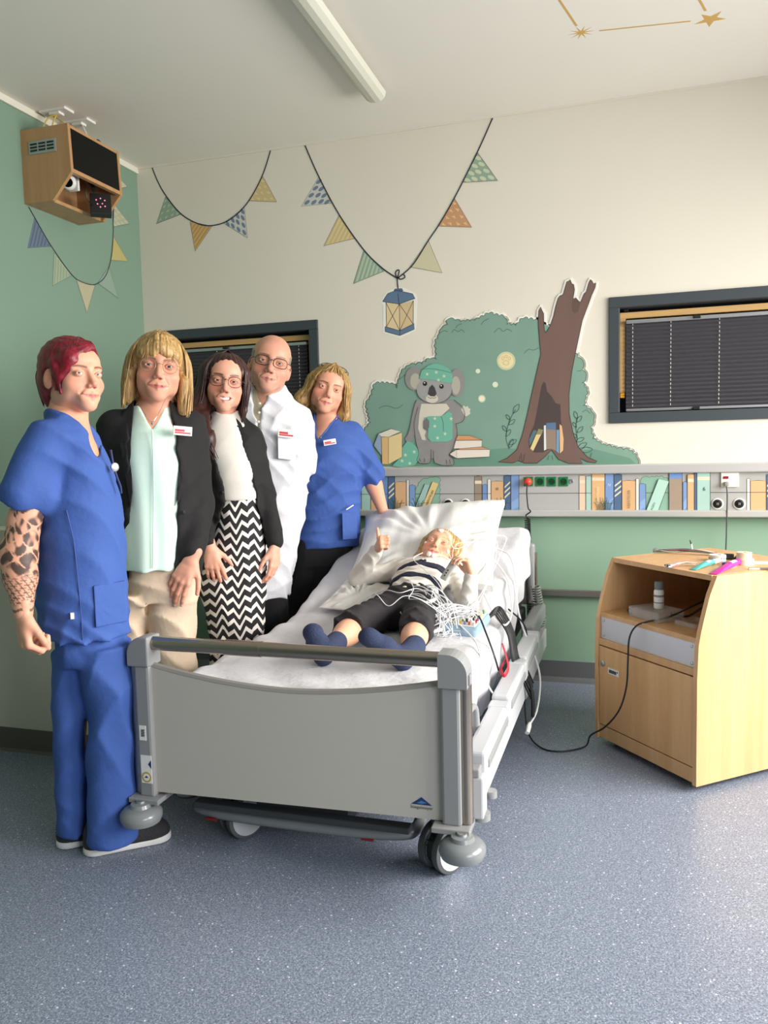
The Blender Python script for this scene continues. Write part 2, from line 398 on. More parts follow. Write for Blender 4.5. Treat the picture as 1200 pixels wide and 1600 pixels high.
for l_ in [c5((130, 545), (160, 535), (200, 545), (225, 530)), c5((210, 435), (240, 410), (275, 405)), c5((415, 250), (425, 238), (440, 246), (452, 238), (465, 248)), c5((580, 250), (600, 232), (615, 245), (632, 236), (650, 245)), c5((698, 330), (715, 315), (735, 318), (755, 308)), c5((905, 400), (920, 398)), c5((925, 560), (940, 552), (955, 565)), c5((560, 195), (540, 205), (530, 220)), c5((455, 215), (440, 220), (430, 232)), c5((370, 250), (385, 242), (400, 246))]: S.line(l_, .0026, (60, 92, 82), 'leaf_mark', sm=4, step=False)
S.k += .00014
for (x, y, r, cc) in ((791, 564, 14.5, (196, 200, 160)), (791, 564, 11.5, (228, 214, 168)), (747, 580, 3.6, (214, 224, 200)), (774, 601, 4.4, (214, 224, 200)), (753, 623, 6.0, (186, 206, 176)), (753, 623, 4.2, (238, 226, 200))):
    S.poly(ell(x, y, r, r), cc, 'glowing_dot', thick=.00012)
S.lines([ell(791, 567, 4.5, 3.6, 0, 10) + [(795.5, 567)], ell(786, 560, 2, 2.4, 0, 8) + [(788, 560)], ell(791, 557, 2, 2.4, 0, 8) + [(793, 557)], ell(796, 560, 2, 2.4, 0, 8) + [(798, 560)]], .0018, (190, 160, 112), 'paw_print')
# sprigs
def sprig(pts, leaves, name):
    L = [pts]
    for (x, y, a, l) in leaves:
        ca, sa = math.cos(a), math.sin(a)
        L.append([(x, y), (x + ca * l * .5 - sa * l * .22, y + sa * l * .5 + ca * l * .22), (x + ca * l, y + sa * l), (x + ca * l * .5 + sa * l * .22, y + sa * l * .5 - ca * l * .22), (x, y)])
    S.lines(L, .0026, (44, 78, 74), name, sm=4)
sprig([(796, 702), (791, 685), (794, 665), (800, 650), (806, 640)], [(791, 682, -1.0, 13), (792, 674, -2.2, 11), (795, 664, -.7, 13), (797, 656, -2.2, 10), (802, 646, -1.0, 17), (796, 695, -.6, 14), (796, 700, -1.2, 15)], 'sprig')
sprig([(899, 700), (902, 685), (900, 668), (902, 652)], [(900, 690, -.4, 14), (902, 684, -2.4, 10), (902, 676, -.8, 13), (901, 668, -2.2, 10), (901, 660, -.9, 13), (902, 655, -1.9, 13), (903, 700, -.5, 16), (906, 704, -.1, 20)], 'sprig')
# tree trunk with hollow and books
tr = S.poly(tree, mat('mural_bark', (112, 88, 80), rough=.7, noise=.14, nscale=(14, 14, 3)), 'tree_trunk')
S.poly(Z(760, 430, 4.8)((650, 180), (672, 172), (690, 195), (706, 210), (690, 270), (665, 290), (645, 275), (640, 230)), (98, 76, 70), 'broken_hollow')
S.line(tree, .003, (62, 46, 44), 'trunk_outline', closed=True)
z8 = Z(760, 430, 4.8)
hollow = z8((430, 800), (415, 830), (400, 910), (385, 1000), (360, 1120), (325, 1200), (318, 1250), (322, 1290), (360, 1330), (420, 1330), (490, 1300), (520, 1320), (550, 1342), (575, 1322), (580, 1230), (560, 1090), (555, 970), (520, 960), (490, 910), (455, 870), (446, 812))
S.poly(hollow, (72, 60, 58), 'tree_hollow')
for P, cc in (((325, 1280), (324, 1230), (355, 1162), (380, 1165), (345, 1245)), (82, 112, 124)), (((330, 1300), (392, 1152), (428, 1160), (352, 1318)), (216, 196, 138)), (((392, 1152), (428, 1160), (415, 1195), (375, 1195)), (136, 136, 96)), (((432, 1128), (447, 1125), (450, 1308), (433, 1315)), (214, 218, 220)), (((450, 1108), (522, 1105), (524, 1318), (488, 1302), (450, 1306)), (142, 124, 108)), (((450, 1108), (522, 1105), (522, 1160), (450, 1155)), (84, 112, 146)), (((527, 1160), (547, 1160), (546, 1338), (526, 1322)), (110, 150, 184)), (((550, 1118), (566, 1130), (580, 1230), (576, 1315), (552, 1338)), (222, 178, 130)):
    S.poly(z8(*P), cc, 'painted_book', thick=.00012)
S.lines([z8((375, 1003), (545, 1003)), z8((268, 1400), (262, 1330)), z8((278, 1400), (290, 1340)), z8((462, 1385), (470, 1350)), z8((500, 1385), (492, 1350)), z8((780, 1370), (790, 1330)), z8((250, 1385), (255, 1355))], .002, (70, 66, 62), 'twig_marks')
# koala
kz = Z(560, 540, 5)
GR, GD, CREAM, TEAL = (142, 140, 138), (112, 110, 110), (206, 202, 186), (112, 178, 156)
kp = S.poly(kz((460, 425), (440, 470), (420, 560), (405, 640), (385, 700), (365, 725), (380, 758), (425, 745), (445, 690), (455, 760), (475, 840), (462, 890), (480, 918), (560, 918), (572, 880), (590, 880), (600, 915), (660, 935), (745, 932), (745, 885), (715, 855), (765, 770), (776, 680), (765, 610), (815, 595), (836, 545), (815, 480), (750, 425), (600, 440)), mat('mural_koala_grey', GR, noise=.1, nscale=(20, 20, 20)), 'koala')
S.poly(kz((805, 500), (812, 478), (828, 468), (840, 480), (855, 470), (862, 488), (878, 495), (872, 515), (878, 530), (860, 545), (840, 555), (828, 540)), CREAM, 'koala_paw')
S.poly(kz((495, 455), (560, 455), (690, 455), (715, 490), (640, 560), (560, 580), (530, 640), (530, 740), (500, 735), (470, 650), (478, 540)), CREAM, 'koala_chest')
S.poly(kz((520, 700), (540, 650), (620, 690), (700, 740), (690, 765), (600, 770), (540, 765)), GR, 'koala_tummy')
for cx, cy, rx, ry in ((440, 258, 72, 92), (772, 292, 62, 108)):
    S.poly(kz(*ell(cx, cy, rx, ry)), GR, 'koala_ear'); S.poly(kz(*ell(cx + (8 if cx < 600 else -8), cy + 20, rx * .55, ry * .66)), (178, 174, 160), 'koala_ear')
S.poly(kz(*ell(597, 345, 140, 108)), mat('mural_koala_face', (156, 155, 154), noise=.1, nscale=(20, 20, 20)), 'koala_head')
S.poly(kz(*ell(578, 415, 48, 34)), CREAM, 'koala_muzzle')
S.poly(kz((580, 305), (600, 330), (614, 375), (600, 398), (565, 396), (545, 378), (556, 330)), (64, 62, 64), 'koala_nose')
for ex, ey in ((523, 298), (653, 320)): S.poly(kz(*ell(ex, ey, 17, 18)), (30, 28, 30), 'koala_eye'); S.poly(kz(*ell(ex - 3, ey - 6, 5, 5)), (230, 230, 230), 'koala_eye')
S.lines([kz((545, 400), (565, 412), (580, 408), (595, 412), (612, 402))], .0022, (50, 44, 44), 'koala_mouth', sm=4)
S.poly(kz((475, 262), (495, 195), (545, 160), (600, 140), (660, 150), (705, 178), (735, 210), (738, 297), (640, 282), (545, 262)), TEAL, 'night_cap')
S.line(kz((480, 262), (505, 190), (600, 185), (735, 215)), .0024, (60, 110, 98), 'night_cap', sm=5)
S.poly(kz((515, 565), (560, 552), (640, 552), (665, 545), (705, 515), (735, 530), (740, 640), (738, 728), (700, 752), (570, 752), (545, 720), (550, 640)), TEAL, 'folded_blanket')
S.line(kz((650, 555), (665, 600), (668, 668)), .003, (60, 110, 98), 'folded_blanket', sm=5)
S.poly(kz((512, 590), (535, 565), (558, 590), (556, 640), (535, 665), (512, 645)), GD, 'koala_paw')
S.poly(kz((385, 745), (420, 755), (455, 790), (482, 830), (470, 900), (440, 935), (330, 950), (268, 938), (320, 885), (345, 800)), TEAL, 'drawstring_bag')
stars = [(540, 225), (612, 210), (672, 240), (628, 270), (600, 630), (680, 690), (622, 722), (728, 572), (600, 570), (372, 855), (440, 830), (405, 920), (345, 900)]
for (x, y) in stars: S.poly(kz(*star(x, y, 17, 7, 5, -1.57)), (196, 216, 186), 'printed_star', step=False)
S.k += .00014
S.lines([kz((460, 425), (440, 470), (420, 560), (405, 640), (385, 700), (365, 725), (380, 758)), kz((445, 690), (455, 760), (475, 840), (462, 890), (480, 918), (560, 918), (572, 850), (572, 810)), kz((590, 820), (592, 880), (600, 915), (660, 935), (745, 932), (745, 885), (715, 855), (765, 770), (776, 680), (765, 610)), kz((765, 610), (815, 595), (836, 545), (815, 480), (750, 425)), kz(*[(597 + 140 * math.cos(a), 345 + 108 * math.sin(a)) for a in (i * math.pi / 12 for i in range(0, 13))]), kz((445, 690), (440, 600), (470, 480)), kz((480, 880), (490, 905)), kz((520, 880), (522, 910)), kz((690, 890), (695, 925)), kz((715, 890), (722, 925))], .0024, (66, 64, 66), 'koala_outline', sm=3)
# painted books beside the koala
for P, cc in (((125, 780), (160, 690), (260, 650), (285, 665), (190, 712), (186, 860)), (146, 166, 190)), (((160, 690), (260, 650), (335, 672), (240, 715), (185, 712)), (222, 216, 200)), (((185, 715), (240, 715), (240, 926), (190, 926)), (218, 180, 124)), (((240, 715), (346, 680), (346, 870), (240, 926)), (226, 204, 150)), (((780, 703), (872, 703), (972, 738), (765, 740)), (204, 150, 104)), (((765, 742), (968, 740), (965, 798), (748, 806)), (222, 212, 200)), (((800, 805), (970, 790), (1030, 812), (770, 815)), (196, 146, 110)), (((770, 815), (1030, 812), (1026, 868), (772, 880)), (224, 214, 202)), (((722, 842), (770, 812), (772, 880), (720, 852)), (216, 206, 194)):
    S.poly(kz(*P), cc, 'painted_book', thick=.00012); S.line(kz(*P), .0018, (56, 50, 46), 'book_outline', closed=True)

# bunting on the back wall, each with its string and flags
m_string = ink((40, 46, 60))
def pattern(S, tri, kind, col2, parent):
    (ax, ay), (bx, by), (cx, cy) = tri
    def P(u, v): return (ax + (bx - ax) * u + (cx - ax) * v, ay + (by - ay) * u + (cy - ay) * v)
    if kind == 's':
        b = MB(); k = 0
        for i in range(6):
            u0, u1 = .06 + i * .155, .06 + i * .155 + .075
            if u1 > .97: break
            q = [S.p(*P(u0, .03)), S.p(*P(u1, .03)), S.p(*P(u1, max(.04, .96 - u1))), S.p(*P(u0, .96 - u0))]
            b.add([S.to3(a[0], a[1], .00014) for a in q], [(0, 1, 2, 3)])
        S._done(b, 'stripe', col2, parent); S.k += .00014
    elif kind:
        spots = [(.12, .12), (.36, .10), (.60, .10), (.82, .06), (.12, .36), (.36, .34), (.58, .30), (.12, .60), (.34, .55), (.1, .82)]
        r = .082 if kind == 'd' else .075
        b = MB()
        for i, (u, v) in enumerate(spots):
            n, ph = (12, 0) if kind in 'd' else (3, i * 1.3)
            q = [S.p(*P(u + r * math.cos(ph + 2 * math.pi * j / n), v + r * math.sin(ph + 2 * math.pi * j / n))) for j in range(n)]
            b.add([S.to3(a[0], a[1], .00014) for a in q], [tuple(range(n))])
        S._done(b, 'printed_dot' if kind == 'd' else 'printed_triangle', col2, parent); S.k += .00014
def bunting(S, strings, flags, w=.0065):
    for tri, c1, kind, c2, lab in flags:
        f = S.poly(tri, c1, 'flag', thick=.0002); f['label'] = lab
        pattern(S, tri, kind, c2, f)
        S.line(list(tri), .0028, (58, 66, 70), 'flag_outline', parent=f, closed=True)
    for st in strings: S.line(st, w, m_string, 'string', sm=10)
def bunt_root(x, y, axis, val, label):
    q = on(x, y, axis, val); return empty('bunting_sticker', q, label, 'bunting', 'bunting stickers on the walls')
gz = Z(220, 160, 2.069)
BLU, SND, ORG, SAGE, PALE, OCH = (112, 130, 156), (208, 188, 138), (196, 150, 108), (146, 170, 150), (206, 200, 168), (206, 178, 124)
r1 = bunt_root(330, 350, 1, YW, 'small bunting with four flags on the cream wall above the group')
S = Wall(1, YW, -1, r1)
bunting(S, [gz((34, 202), (55, 255), (82, 302), (130, 360), (185, 392), (235, 398), (290, 378), (345, 325), (392, 240), (421, 152))],
        [(gz((50, 393), (80, 305), (130, 362)), SAGE, 't', (184, 200, 170), 'sage flag with pale triangles'), (gz((176, 481), (159, 385), (230, 400)), OCH, 's', (200, 150, 84), 'ochre striped flag'), (gz((345, 438), (268, 390), (335, 340)), (206, 206, 196), 'd', BLU, 'white flag with blue dots'), (gz((440, 322), (349, 318), (395, 240)), SND, 't', (226, 206, 156), 'sand flag')])
r2 = bunt_root(620, 330, 1, YW, 'large bunting with six flags hanging in a V above the lantern')
S = Wall(1, YW, -1, r2)
bunting(S, [gz((530, 136), (575, 238), (640, 360), (720, 475), (780, 535), (828, 568)), gz((832, 568), (880, 525), (930, 447), (965, 395), (1015, 308), (1088, 162), (1138, 50)), gz((830, 568), (836, 545), (830, 543), (824, 552), (830, 568), (848, 556), (854, 566), (840, 572), (830, 568), (832, 602))],
        [(gz((519, 336), (616, 326), (576, 240)), (206, 206, 196), 'd', BLU, 'white flag with blue dots'), (gz((592, 464), (692, 440), (642, 364)), SND, 's', (224, 204, 150), 'sand striped flag'), (gz((688, 586), (786, 546), (722, 477)), SAGE, 's', (182, 198, 172), 'sage striped flag'), (gz((974, 551), (870, 532), (930, 448)), PALE, '', None, 'plain cream flag'), (gz((1070, 404), (963, 400), (1014, 310)), ORG, 't', (222, 186, 140), 'orange flag with pale triangles'), (gz((1154, 253), (1040, 259), (1090, 164)), SAGE, 'd', (200, 208, 178), 'sage flag with pale dots')], .0065)
# bunting on the green left wall
lz = Z(0, 300, 4)
r3 = bunt_root(130, 420, 0, XL, 'bunting on the green wall below the wooden monitor box')
S = Wall(0, XL, 1, r3)
bunting(S, [lz((176, 92), (215, 160), (320, 340), (450, 520), (530, 570), (600, 575), (660, 520), (695, 400), (706, 250), (706, 100), (735, -20), (745, -60))],
        [(lz((172, 350), (317, 340), (216, 158)), (98, 112, 132), 's', (78, 92, 112), 'blue striped flag'), (lz((328, 586), (446, 522), (338, 378)), (150, 164, 138), 's', (134, 150, 126), 'grey green striped flag'), (lz((542, 755), (476, 545), (592, 585)), (172, 168, 140), '', None, 'plain beige flag'), (lz((738, 664), (610, 570), (680, 465)), (134, 156, 140), '', None, 'plain sage flag'), (lz((798, 434), (690, 426), (706, 275)), (178, 166, 106), '', None, 'plain yellow flag'), (lz((808, 198), (706, 218), (712, 76)), (164, 166, 140), 'd', (178, 178, 154), 'beige dotted flag'), (lz((792, -32), (735, -18), (742, -90)), (180, 184, 156), '', None, 'small pale flag')], .0045)
# lantern sticker
q = on(622, 522, 1, YW)
lan = empty('lantern_sticker', (q.x, YW, q.z), 'drawn blue lantern sticker at the bottom of the V-shaped bunting', 'wall sticker')
S = Wall(1, YW, -1, lan)
S.poly(offset(c5((140, 130), (160, 95), (198, 76), (228, 78), (270, 98), (276, 118), (270, 240), (212, 266), (150, 248), (150, 140)), 1.5), rim, 'backing', thick=.0008)
S.poly(c5((157, 130), (210, 138), (212, 242), (160, 226)), (222, 200, 158), 'lantern_pane'); S.poly(c5((210, 138), (265, 124), (264, 216), (212, 242)), (212, 188, 146), 'lantern_pane')
S.lines([c5((157, 130), (212, 242)), c5((210, 138), (160, 226)), c5((210, 138), (264, 216)), c5((265, 124), (212, 242)), c5((210, 138), (212, 250)), c5((158, 130), (160, 228)), c5((265, 124), (264, 216))], .003, (70, 72, 70), 'lattice')
BL = (92, 118, 146)
S.poly(c5((145, 128), (165, 97), (200, 84), (262, 98), (272, 116), (210, 138)), BL, 'lantern_roof'); S.poly(c5((188, 86), (192, 78), (220, 76), (226, 86), (208, 93)), (78, 104, 132), 'lantern_roof')
S.poly(c5((155, 226), (212, 242), (268, 214), (269, 236), (212, 261), (155, 245)), BL, 'lantern_base')
S.lines([c5((145, 128), (165, 97), (200, 84), (262, 98), (272, 116), (210, 138), (145, 128)), c5((155, 226), (212, 242), (268, 214), (269, 236), (212, 261), (155, 245), (155, 226)), c5((210, 138), (204, 96)), c5((212, 242), (212, 261))], .0026, INK, 'lantern_outline')
# golden constellation on the ceiling
q = on(1000, 40, 2, ZC)
con = empty('constellation_sticker', (q.x, q.y, ZC), 'golden star constellation stuck on the white ceiling', 'ceiling sticker')
S = Wall(2, ZC, -1, con)
gold = ink((206, 166, 92))
a, b_, c_, d_ = (Vector(S.p(*p)) for p in ((908, 51), (1110, 30), (874, 0), (1093, 0)))
S.poly([tuple(a + Vector((math.cos(t), math.sin(t))) * r) for t, r in ((i * math.pi / 10, .055 if i % 2 == 0 else .014) for i in range(20))], gold, 'star', px=False)
S.poly([tuple(b_ + Vector((math.cos(t), math.sin(t))) * r) for t, r in ((.3 + i * math.pi / 5, .062 if i % 2 == 0 else .024) for i in range(10))], gold, 'star', px=False)
S.line([(936, 48), (1079, 33)], .009, gold, 'connecting_line')
S.line([tuple(a + (c_ - a) * .22), tuple(a + (c_ - a) * 2.2)], .009, gold, 'connecting_line', px=False)
S.line([tuple(b_ + (d_ - b_) * .45), tuple(b_ + (d_ - b_) * 2.6)], .009, gold, 'connecting_line', px=False)
# ------------------------------------------------------------------ supply rail on the back wall
m_rail = mat('grey_rail_enamel', (176, 176, 174), rough=.4); m_rail_lip = mat('light_grey_rail_lip', (198, 198, 196), rough=.35, metal=.3)
YR = 4.09
rail = empty('medical_supply_rail', (-.3, YW, .87), 'long grey medical supply rail with sockets running along the back wall', 'supply rail')
def wpart(mb, name, m_, root, smooth=False):
    o = mb.build(name, m_, root, smooth)
    while root.parent: root = root.parent
    M = Matrix.Translation(root.location)
    if root.rotation_euler.z: M = M @ Matrix.Rotation(root.rotation_euler.z, 4, 'Z')
    o.data.transform(M.inverted()); return o
RX0 = -1.75
wpart(MB().box((RX0, YR + .012, .90), (XR, YW, 1.085)), 'rail_body', m_rail, rail)
wpart(MB().box((RX0, YR - .012, 1.083), (XR, YW, 1.128), .006), 'upper_lip', m_rail_lip, rail)
wpart(MB().box((RX0, YR - .012, .868), (XR, YW, .902), .006), 'lower_lip', m_rail_lip, rail)
g_ = MB().box((RX0, YR + .0105, .985), (XR, YR + .013, .9875)); wpart(g_, 'groove', mat('dark_groove', (70, 70, 70)), rail)
YF = YR + .012
def fp(px, py): q = on(px, py, 1, YF); return q.x, q.z
m_sock = mat('green_socket', (22, 120, 62), rough=.35); m_sock_d = mat('dark_green_socket_well', (10, 62, 34), rough=.4)
My = Matrix.Rotation(rad(90), 4, 'X')                       # +z profile axis turned to -y (out of the wall)
for px in (826, 844, 862, 880.5):
    x, z = fp(px, 752.5)
    s = wpart(MB().box((x - .024, YF - .006, z - .024), (x + .024, YF, z + .024), .003), 'green_socket', m_sock, rail)
    w = wpart(MB().lathe([(.017, 0), (.017, .0015), (.015, .0015), (.014, .0005)], (x, YF - .006, z), My), 'socket_well', m_sock_d, s)
    w2 = wpart(MB().lathe([(.0035, 0), (.0035, .003)], (x - .007, YF - .006, z), My, 8).lathe([(.0035, 0), (.0035, .003)], (x + .007, YF - .006, z), My, 8), 'socket_pins', m_black, s)
x, z = fp(893, 752); wpart(MB().lathe([(.012, 0), (.012, .006), (.007, .007), (.006, .003)], (x, YF, z), My), 'equipotential_plug', m_alu, rail)
for px in (700.5, 727.5, 1121, 1155):
    x, z = fp(px, 787)
    o = wpart(MB().lathe([(.027, 0), (.027, .004), (.021, .006), (.0205, .003)], (x, YF, z), My, 32), 'gas_outlet', m_white, rail, True)
    wpart(MB().lathe([(.0205, .002), (.0205, .009), (.013, .011), (.012, .004)], (x, YF, z), My, 28), 'outlet_core', m_black, o, True)
    wpart(MB().box((x - .006, YF - .013, z - .006), (x + .006, YF, z + .006), .001), 'outlet_valve', mat('steel_grey', (150, 150, 152), rough=.3, metal=.7), o)
x0, z0 = fp(1126, 761); x1, z1 = fp(1154, 738)
sw = wpart(MB().box((x0, YF - .008, z0), (x1, YF, z1), .002), 'white_socket_plate', m_white, rail)
x, z = fp(1134, 746); wpart(MB().box((x - .011, YF - .012, z - .006), (x + .011, YF - .006, z + .006), .001), 'red_switch', mat('dark_red_switch', (150, 26, 34), rough=.3), sw)
# book-border stickers on the rail
def book_panel(label, books, bush=None, cx=0, tilt=(), grass=(), texts=(), group='book border stickers on the supply rail'):
    q = on(cx, 800, 1, YF); r = empty('book_border_sticker', (q.x, YF, q.z), label, 'wall sticker', group)
    S = Wall(1, YF, -1, r); S.k = .0004
    if bush:
        S.poly(scal(bush, 7, 2.0), (138, 178, 158), 'painted_bush')
        S.line(scal(bush, 7, 2.0), .002, (70, 104, 92), 'bush_outline')
    for (x0, x1, y, c, kind) in books:
        yb = 800.5
        f = S.poly([(x0, yb), (x1, yb), (x1, y + .5), ((x0 + x1) / 2, y - .6), (x0, y + .5)], c, 'painted_book')
        if kind == 'st':
            for i in range(3):
                yy = y + 30 - i * 8; S.poly([(x0 + 1, yy + 3), (x1 - 1, yy - 5), (x1 - 1, yy - 2), (x0 + 1, yy + 6)], (222, 212, 184), 'stripe', f)
        if kind == 'top': S.poly([(x0 + .5, y + 10), (x1 - .5, y + 10), (x1 - .5, y + 1), (x0 + .5, y + 1)], (112, 146, 200), 'stripe', f)
        if kind == 'band': S.poly([(x0 + .5, y + 12), (x1 - .5, y + 12), (x1 - .5, y + 7), (x0 + .5, y + 7)], (232, 212, 186), 'stripe', f)
        if kind == 'glow': S.poly([(x0 + .5, 797), (x0 + .5, 785), (x1 - .5, 778), (x1 - .5, 792)], (140, 172, 216), 'stripe', f)
        S.line([(x0, yb), (x0, y + .5), ((x0 + x1) / 2, y - .6), (x1, y + .5), (x1, yb)], .0022, (62, 62, 66), 'book_outline', f)
    for P, c in tilt:
        f = S.poly(P, c, 'painted_book'); S.line(P, .0022, (62, 62, 66), 'book_outline', f, closed=True)
    for (x, c) in grass:
        S.lines([[(x + i * 1.4, 801), (x + i * 1.9 + c, 790 - (i * i * 3) % 9), (x + i * 3.4 + c, 777 + (i * 5) % 11)] for i in range(-3, 5)], .0022, (48, 82, 72), 'painted_grass', sm=3)
    for (x, y, body, rot, size, c) in texts:
        q = on(x, y, 1, YF); M = Matrix.Translation(Vector((q.x, YF - S.k - .0006, q.z)) - r.location) @ Matrix.Rotation(rad(90), 4, 'X') @ Matrix.Rotation(rad(rot), 4, 'Z')
        text(body, size, ink(c), 'book_lettering', r, M)
    return S
LB, MBL, DB, BEI, TE = (112, 146, 196), (122, 154, 202), (78, 106, 140), (216, 174, 128), (168, 202, 192)
WH = (226, 222, 214)
book_panel('book border with a bush and a leaning yellow book behind the nurse', [(565, 579, 750, TE, ''), (579.5, 595, 748, BEI, ''), (595.5, 606, 743, LB, ''), (606.5, 617, 744, DB, 'st'), (617.5, 635, 753, BEI, ''), (635.5, 639.5, 750, WH, ''), (640, 649, 758, MBL, 'glow')],
    [(648, 801), (650, 765), (657, 752), (668, 748), (676, 746), (686, 746), (686, 801), (648, 801)], 620,
    [([(647, 797), (664, 756), (672, 758), (657, 800)], (160, 196, 190)), ([(658, 795), (676, 752), (686, 756), (668, 800)], (224, 200, 138))], [(619, 0), (652, 0)], [(672, 778, 'ABENTEUER', 64, .017, (96, 84, 50))])
book_panel('book border with a volume marked III just behind the white pillow', [(741.5, 753, 744, (150, 136, 118), 'band'), (754, 761.5, 757, LB, 'glow'), (762, 767, 749, WH, ''), (767.5, 787, 752, BEI, ''), (787.5, 798, 743, DB, 'st'), (798.5, 811, 741, MBL, 'glow')], None, 775, (), [(783, 0)], [(777, 764, 'III', 0, .02, (110, 92, 84))])
book_panel('longest book border, with volumes marked IV and 6, right of the green sockets', [(905, 915, 743, (224, 198, 172), 'band'), (915.5, 924, 744, TE, ''), (924.5, 945, 739, (222, 178, 126), 'band'), (945.5, 959, 740, MBL, 'glow'), (959.5, 971.5, 741, DB, 'st'), (972, 993, 751, BEI, ''), (993.5, 998.5, 748, WH, ''), (999, 1009, 756, MBL, 'glow'), (1045.5, 1066, 738, (160, 142, 124), 'top'), (1067, 1073.5, 753, MBL, 'glow'), (1074, 1084.5, 741, BEI, 'band'), (1085, 1088.5, 738, DB, ''), (1089, 1109.5, 738, TE, 'band')],
    [(1001, 801), (1001, 756), (1003, 747), (1015, 746), (1030, 745), (1045, 749), (1045, 801), (1001, 801)], 1000,
    [([(1009.5, 798), (1029, 748), (1045.5, 752), (1027, 802)], (178, 214, 200))], [(938, 0), (948, 0)], [(952, 758, 'IV', 0, .02, (218, 222, 230)), (983, 780, 'ABENTEUER', 90, .017, (130, 100, 74)), (934.5, 774, 'ABENTEUER', 90, .016, (236, 214, 180)), (1100, 764, '6', 0, .026, (52, 78, 78)), (1020, 792, 'SAGEN', 68, .015, (84, 112, 104))])
book_panel('short book border at the right edge of the picture, past the white socket', [(1167, 1172, 748, WH, ''), (1172.5, 1197, 751, BEI, ''), (1197.5, 1209, 741, DB, 'st'), (1209.5, 1222, 743, MBL, '')], None, 1190)
# plugs and cords on the rail
def helix(a, b, r, turns, n=9, wob=0.0):
    a, b = Vector(a), Vector(b); out = []; t = (b - a).normalized(); u = t.orthogonal().normalized(); w = t.cross(u); N = int(turns * n)
    for i in range(N + 1):
        k = i / N; out.append(a.lerp(b, k) + (u * math.cos(2 * math.pi * i / n) + w * math.sin(2 * math.pi * i / n)) * r + Vector((math.sin(k * 5) * wob, 0, 0)))
    return out
m_cord = mat('black_rubber', (22, 22, 24), rough=.5); m_redplug = mat('red_plug', (212, 62, 44), rough=.4)
x, z = fp(825.5, 752.5)
plug = empty('red_plug_cable', (x, YF, z), 'red plug in the first green socket with black coiled cord hanging behind the bed', 'cord')
wpart(MB().lathe([(.019, 0), (.021, .012), (.019, .03), (.012, .038), (.006, .04)], (x, YF - .006, z), My), 'red_plug', m_redplug, plug, True)
pts = spline([(x, YF - .046, z - .005), (x - .002, YF - .05, z - .06), (x + .004, YF - .05, z - .13), (x + .016, YF - .05, z - .15), (x - .008, YF - .05, z - .17), (x + .006, YF - .05, z - .185)], 6)
wpart(MB().tube(pts, .0035, 8), 'straight_cord', m_cord, plug, True)
wpart(MB().tube(helix((x + .0, YF - .05, z - .185), (x + .006, YF - .045, .62), .013, 26), .0032, 6), 'coiled_section', m_cord, plug, True)
x, z = fp(1134, 757)
wc = empty('appliance_cord', (x, YF, z), 'grey cord plugged into the white socket and hanging behind the wooden cabinet', 'cord')
wpart(MB().box((x - .009, YF - .03, z - .008), (x + .012, YF - .004, z + .014), .005), 'plug', mat('grey_plug', (150, 148, 142), rough=.5), wc, True)
wpart(MB().tube(spline([(x, YF - .025, z - .005), (x + .004, YF - .03, z - .05), (x + .004, YF - .02, z - .2), (x + .002, YF - .02, .62), (x + .01, YF - .05, .5)], 8), .0032, 8), 'cord', mat('dark_grey_cable', (70, 70, 70), rough=.5), wc, True)
# lower wall rail
hr = empty('wall_handrail', (-.2, YW, .47), 'slim steel rail on the green wall below the supply rail', 'wall rail')
wpart(MB().box((-1.72, YW - .03, .452), (XR, YW - .014, .486), .003), 'rail_bar', mat('steel_rail', (150, 146, 140), rough=.35, metal=.8), hr)
b_ = MB()
for x in (-1.5, -.7, .1, .9): b_.box((x - .02, YW - .016, .458), (x + .02, YW, .48))
wpart(b_, 'bracket', m_alu, hr)

# ------------------------------------------------------------------ monitor box high on the left wall
m_beech_box = beech_material('dark_beech_veneer', (192, 150, 106), (172, 130, 88))
mbx = empty('monitor_cabinet', (XL, 3.4, 2.433), 'beech wooden box with black screen mounted high on the green left wall', 'monitor box')
prof = [(XL, 2.433), (-2.588, 2.433), (-2.476, 2.552), (-2.484, 2.77), (XL, 2.77)]
side = lambda y0: (lambda x, y, k: (x, y0 + k, y))
Y0, Y1 = 3.21, 3.60
wpart(MB().prism(prof, side(Y0), .018), 'side_panel', m_beech_box, mbx); wpart(MB().prism(prof, side(Y1 - .018), .018), 'side_panel', m_beech_box, mbx)
wpart(MB().box((XL, Y0 + .018, 2.752), (-2.486, Y1 - .018, 2.769)), 'top_panel', m_beech_box, mbx)
wpart(MB().box((XL, Y0 + .018, 2.434), (-2.6, Y1 - .018, 2.45)), 'bottom_panel', m_beech_box, mbx)
wpart(MB().box((XL, Y0 + .018, 2.45), (XL + .012, Y1 - .018, 2.752)), 'back_panel', m_beech_box, mbx)
wpart(MB().prism([(-2.5, 2.552), (-2.477, 2.552), (-2.477, 2.57), (-2.5, 2.57)], side(Y0 + .018), Y1 - Y0 - .036), 'front_rail', m_beech_box, mbx)
scr = wpart(MB().prism([(-2.52, 2.57), (-2.4785, 2.57), (-2.4855, 2.755), (-2.52, 2.755)], side(Y0 + .02), Y1 - Y0 - .04), 'screen', mat('black_screen', (5, 5, 6), rough=.3, spec=.2), mbx)
gr = wpart(MB().box((-2.705, Y0 - .004, 2.652), (-2.55, Y0, 2.712), .002), 'vent_grille', m_alu, mbx)
b_ = MB()
for i in range(3):
    for j in range(3): b_.box((-2.694 + j * .047, Y0 - .0052, 2.664 + i * .0145), (-2.694 + j * .047 + .038, Y0 - .0035, 2.672 + i * .0145))
wpart(b_, 'vent_slots', m_black, gr)
cm = empty('dome_camera', (-2.55, 3.30, 2.52), 'white swivelling camera inside the lower opening of the monitor box', 'camera')
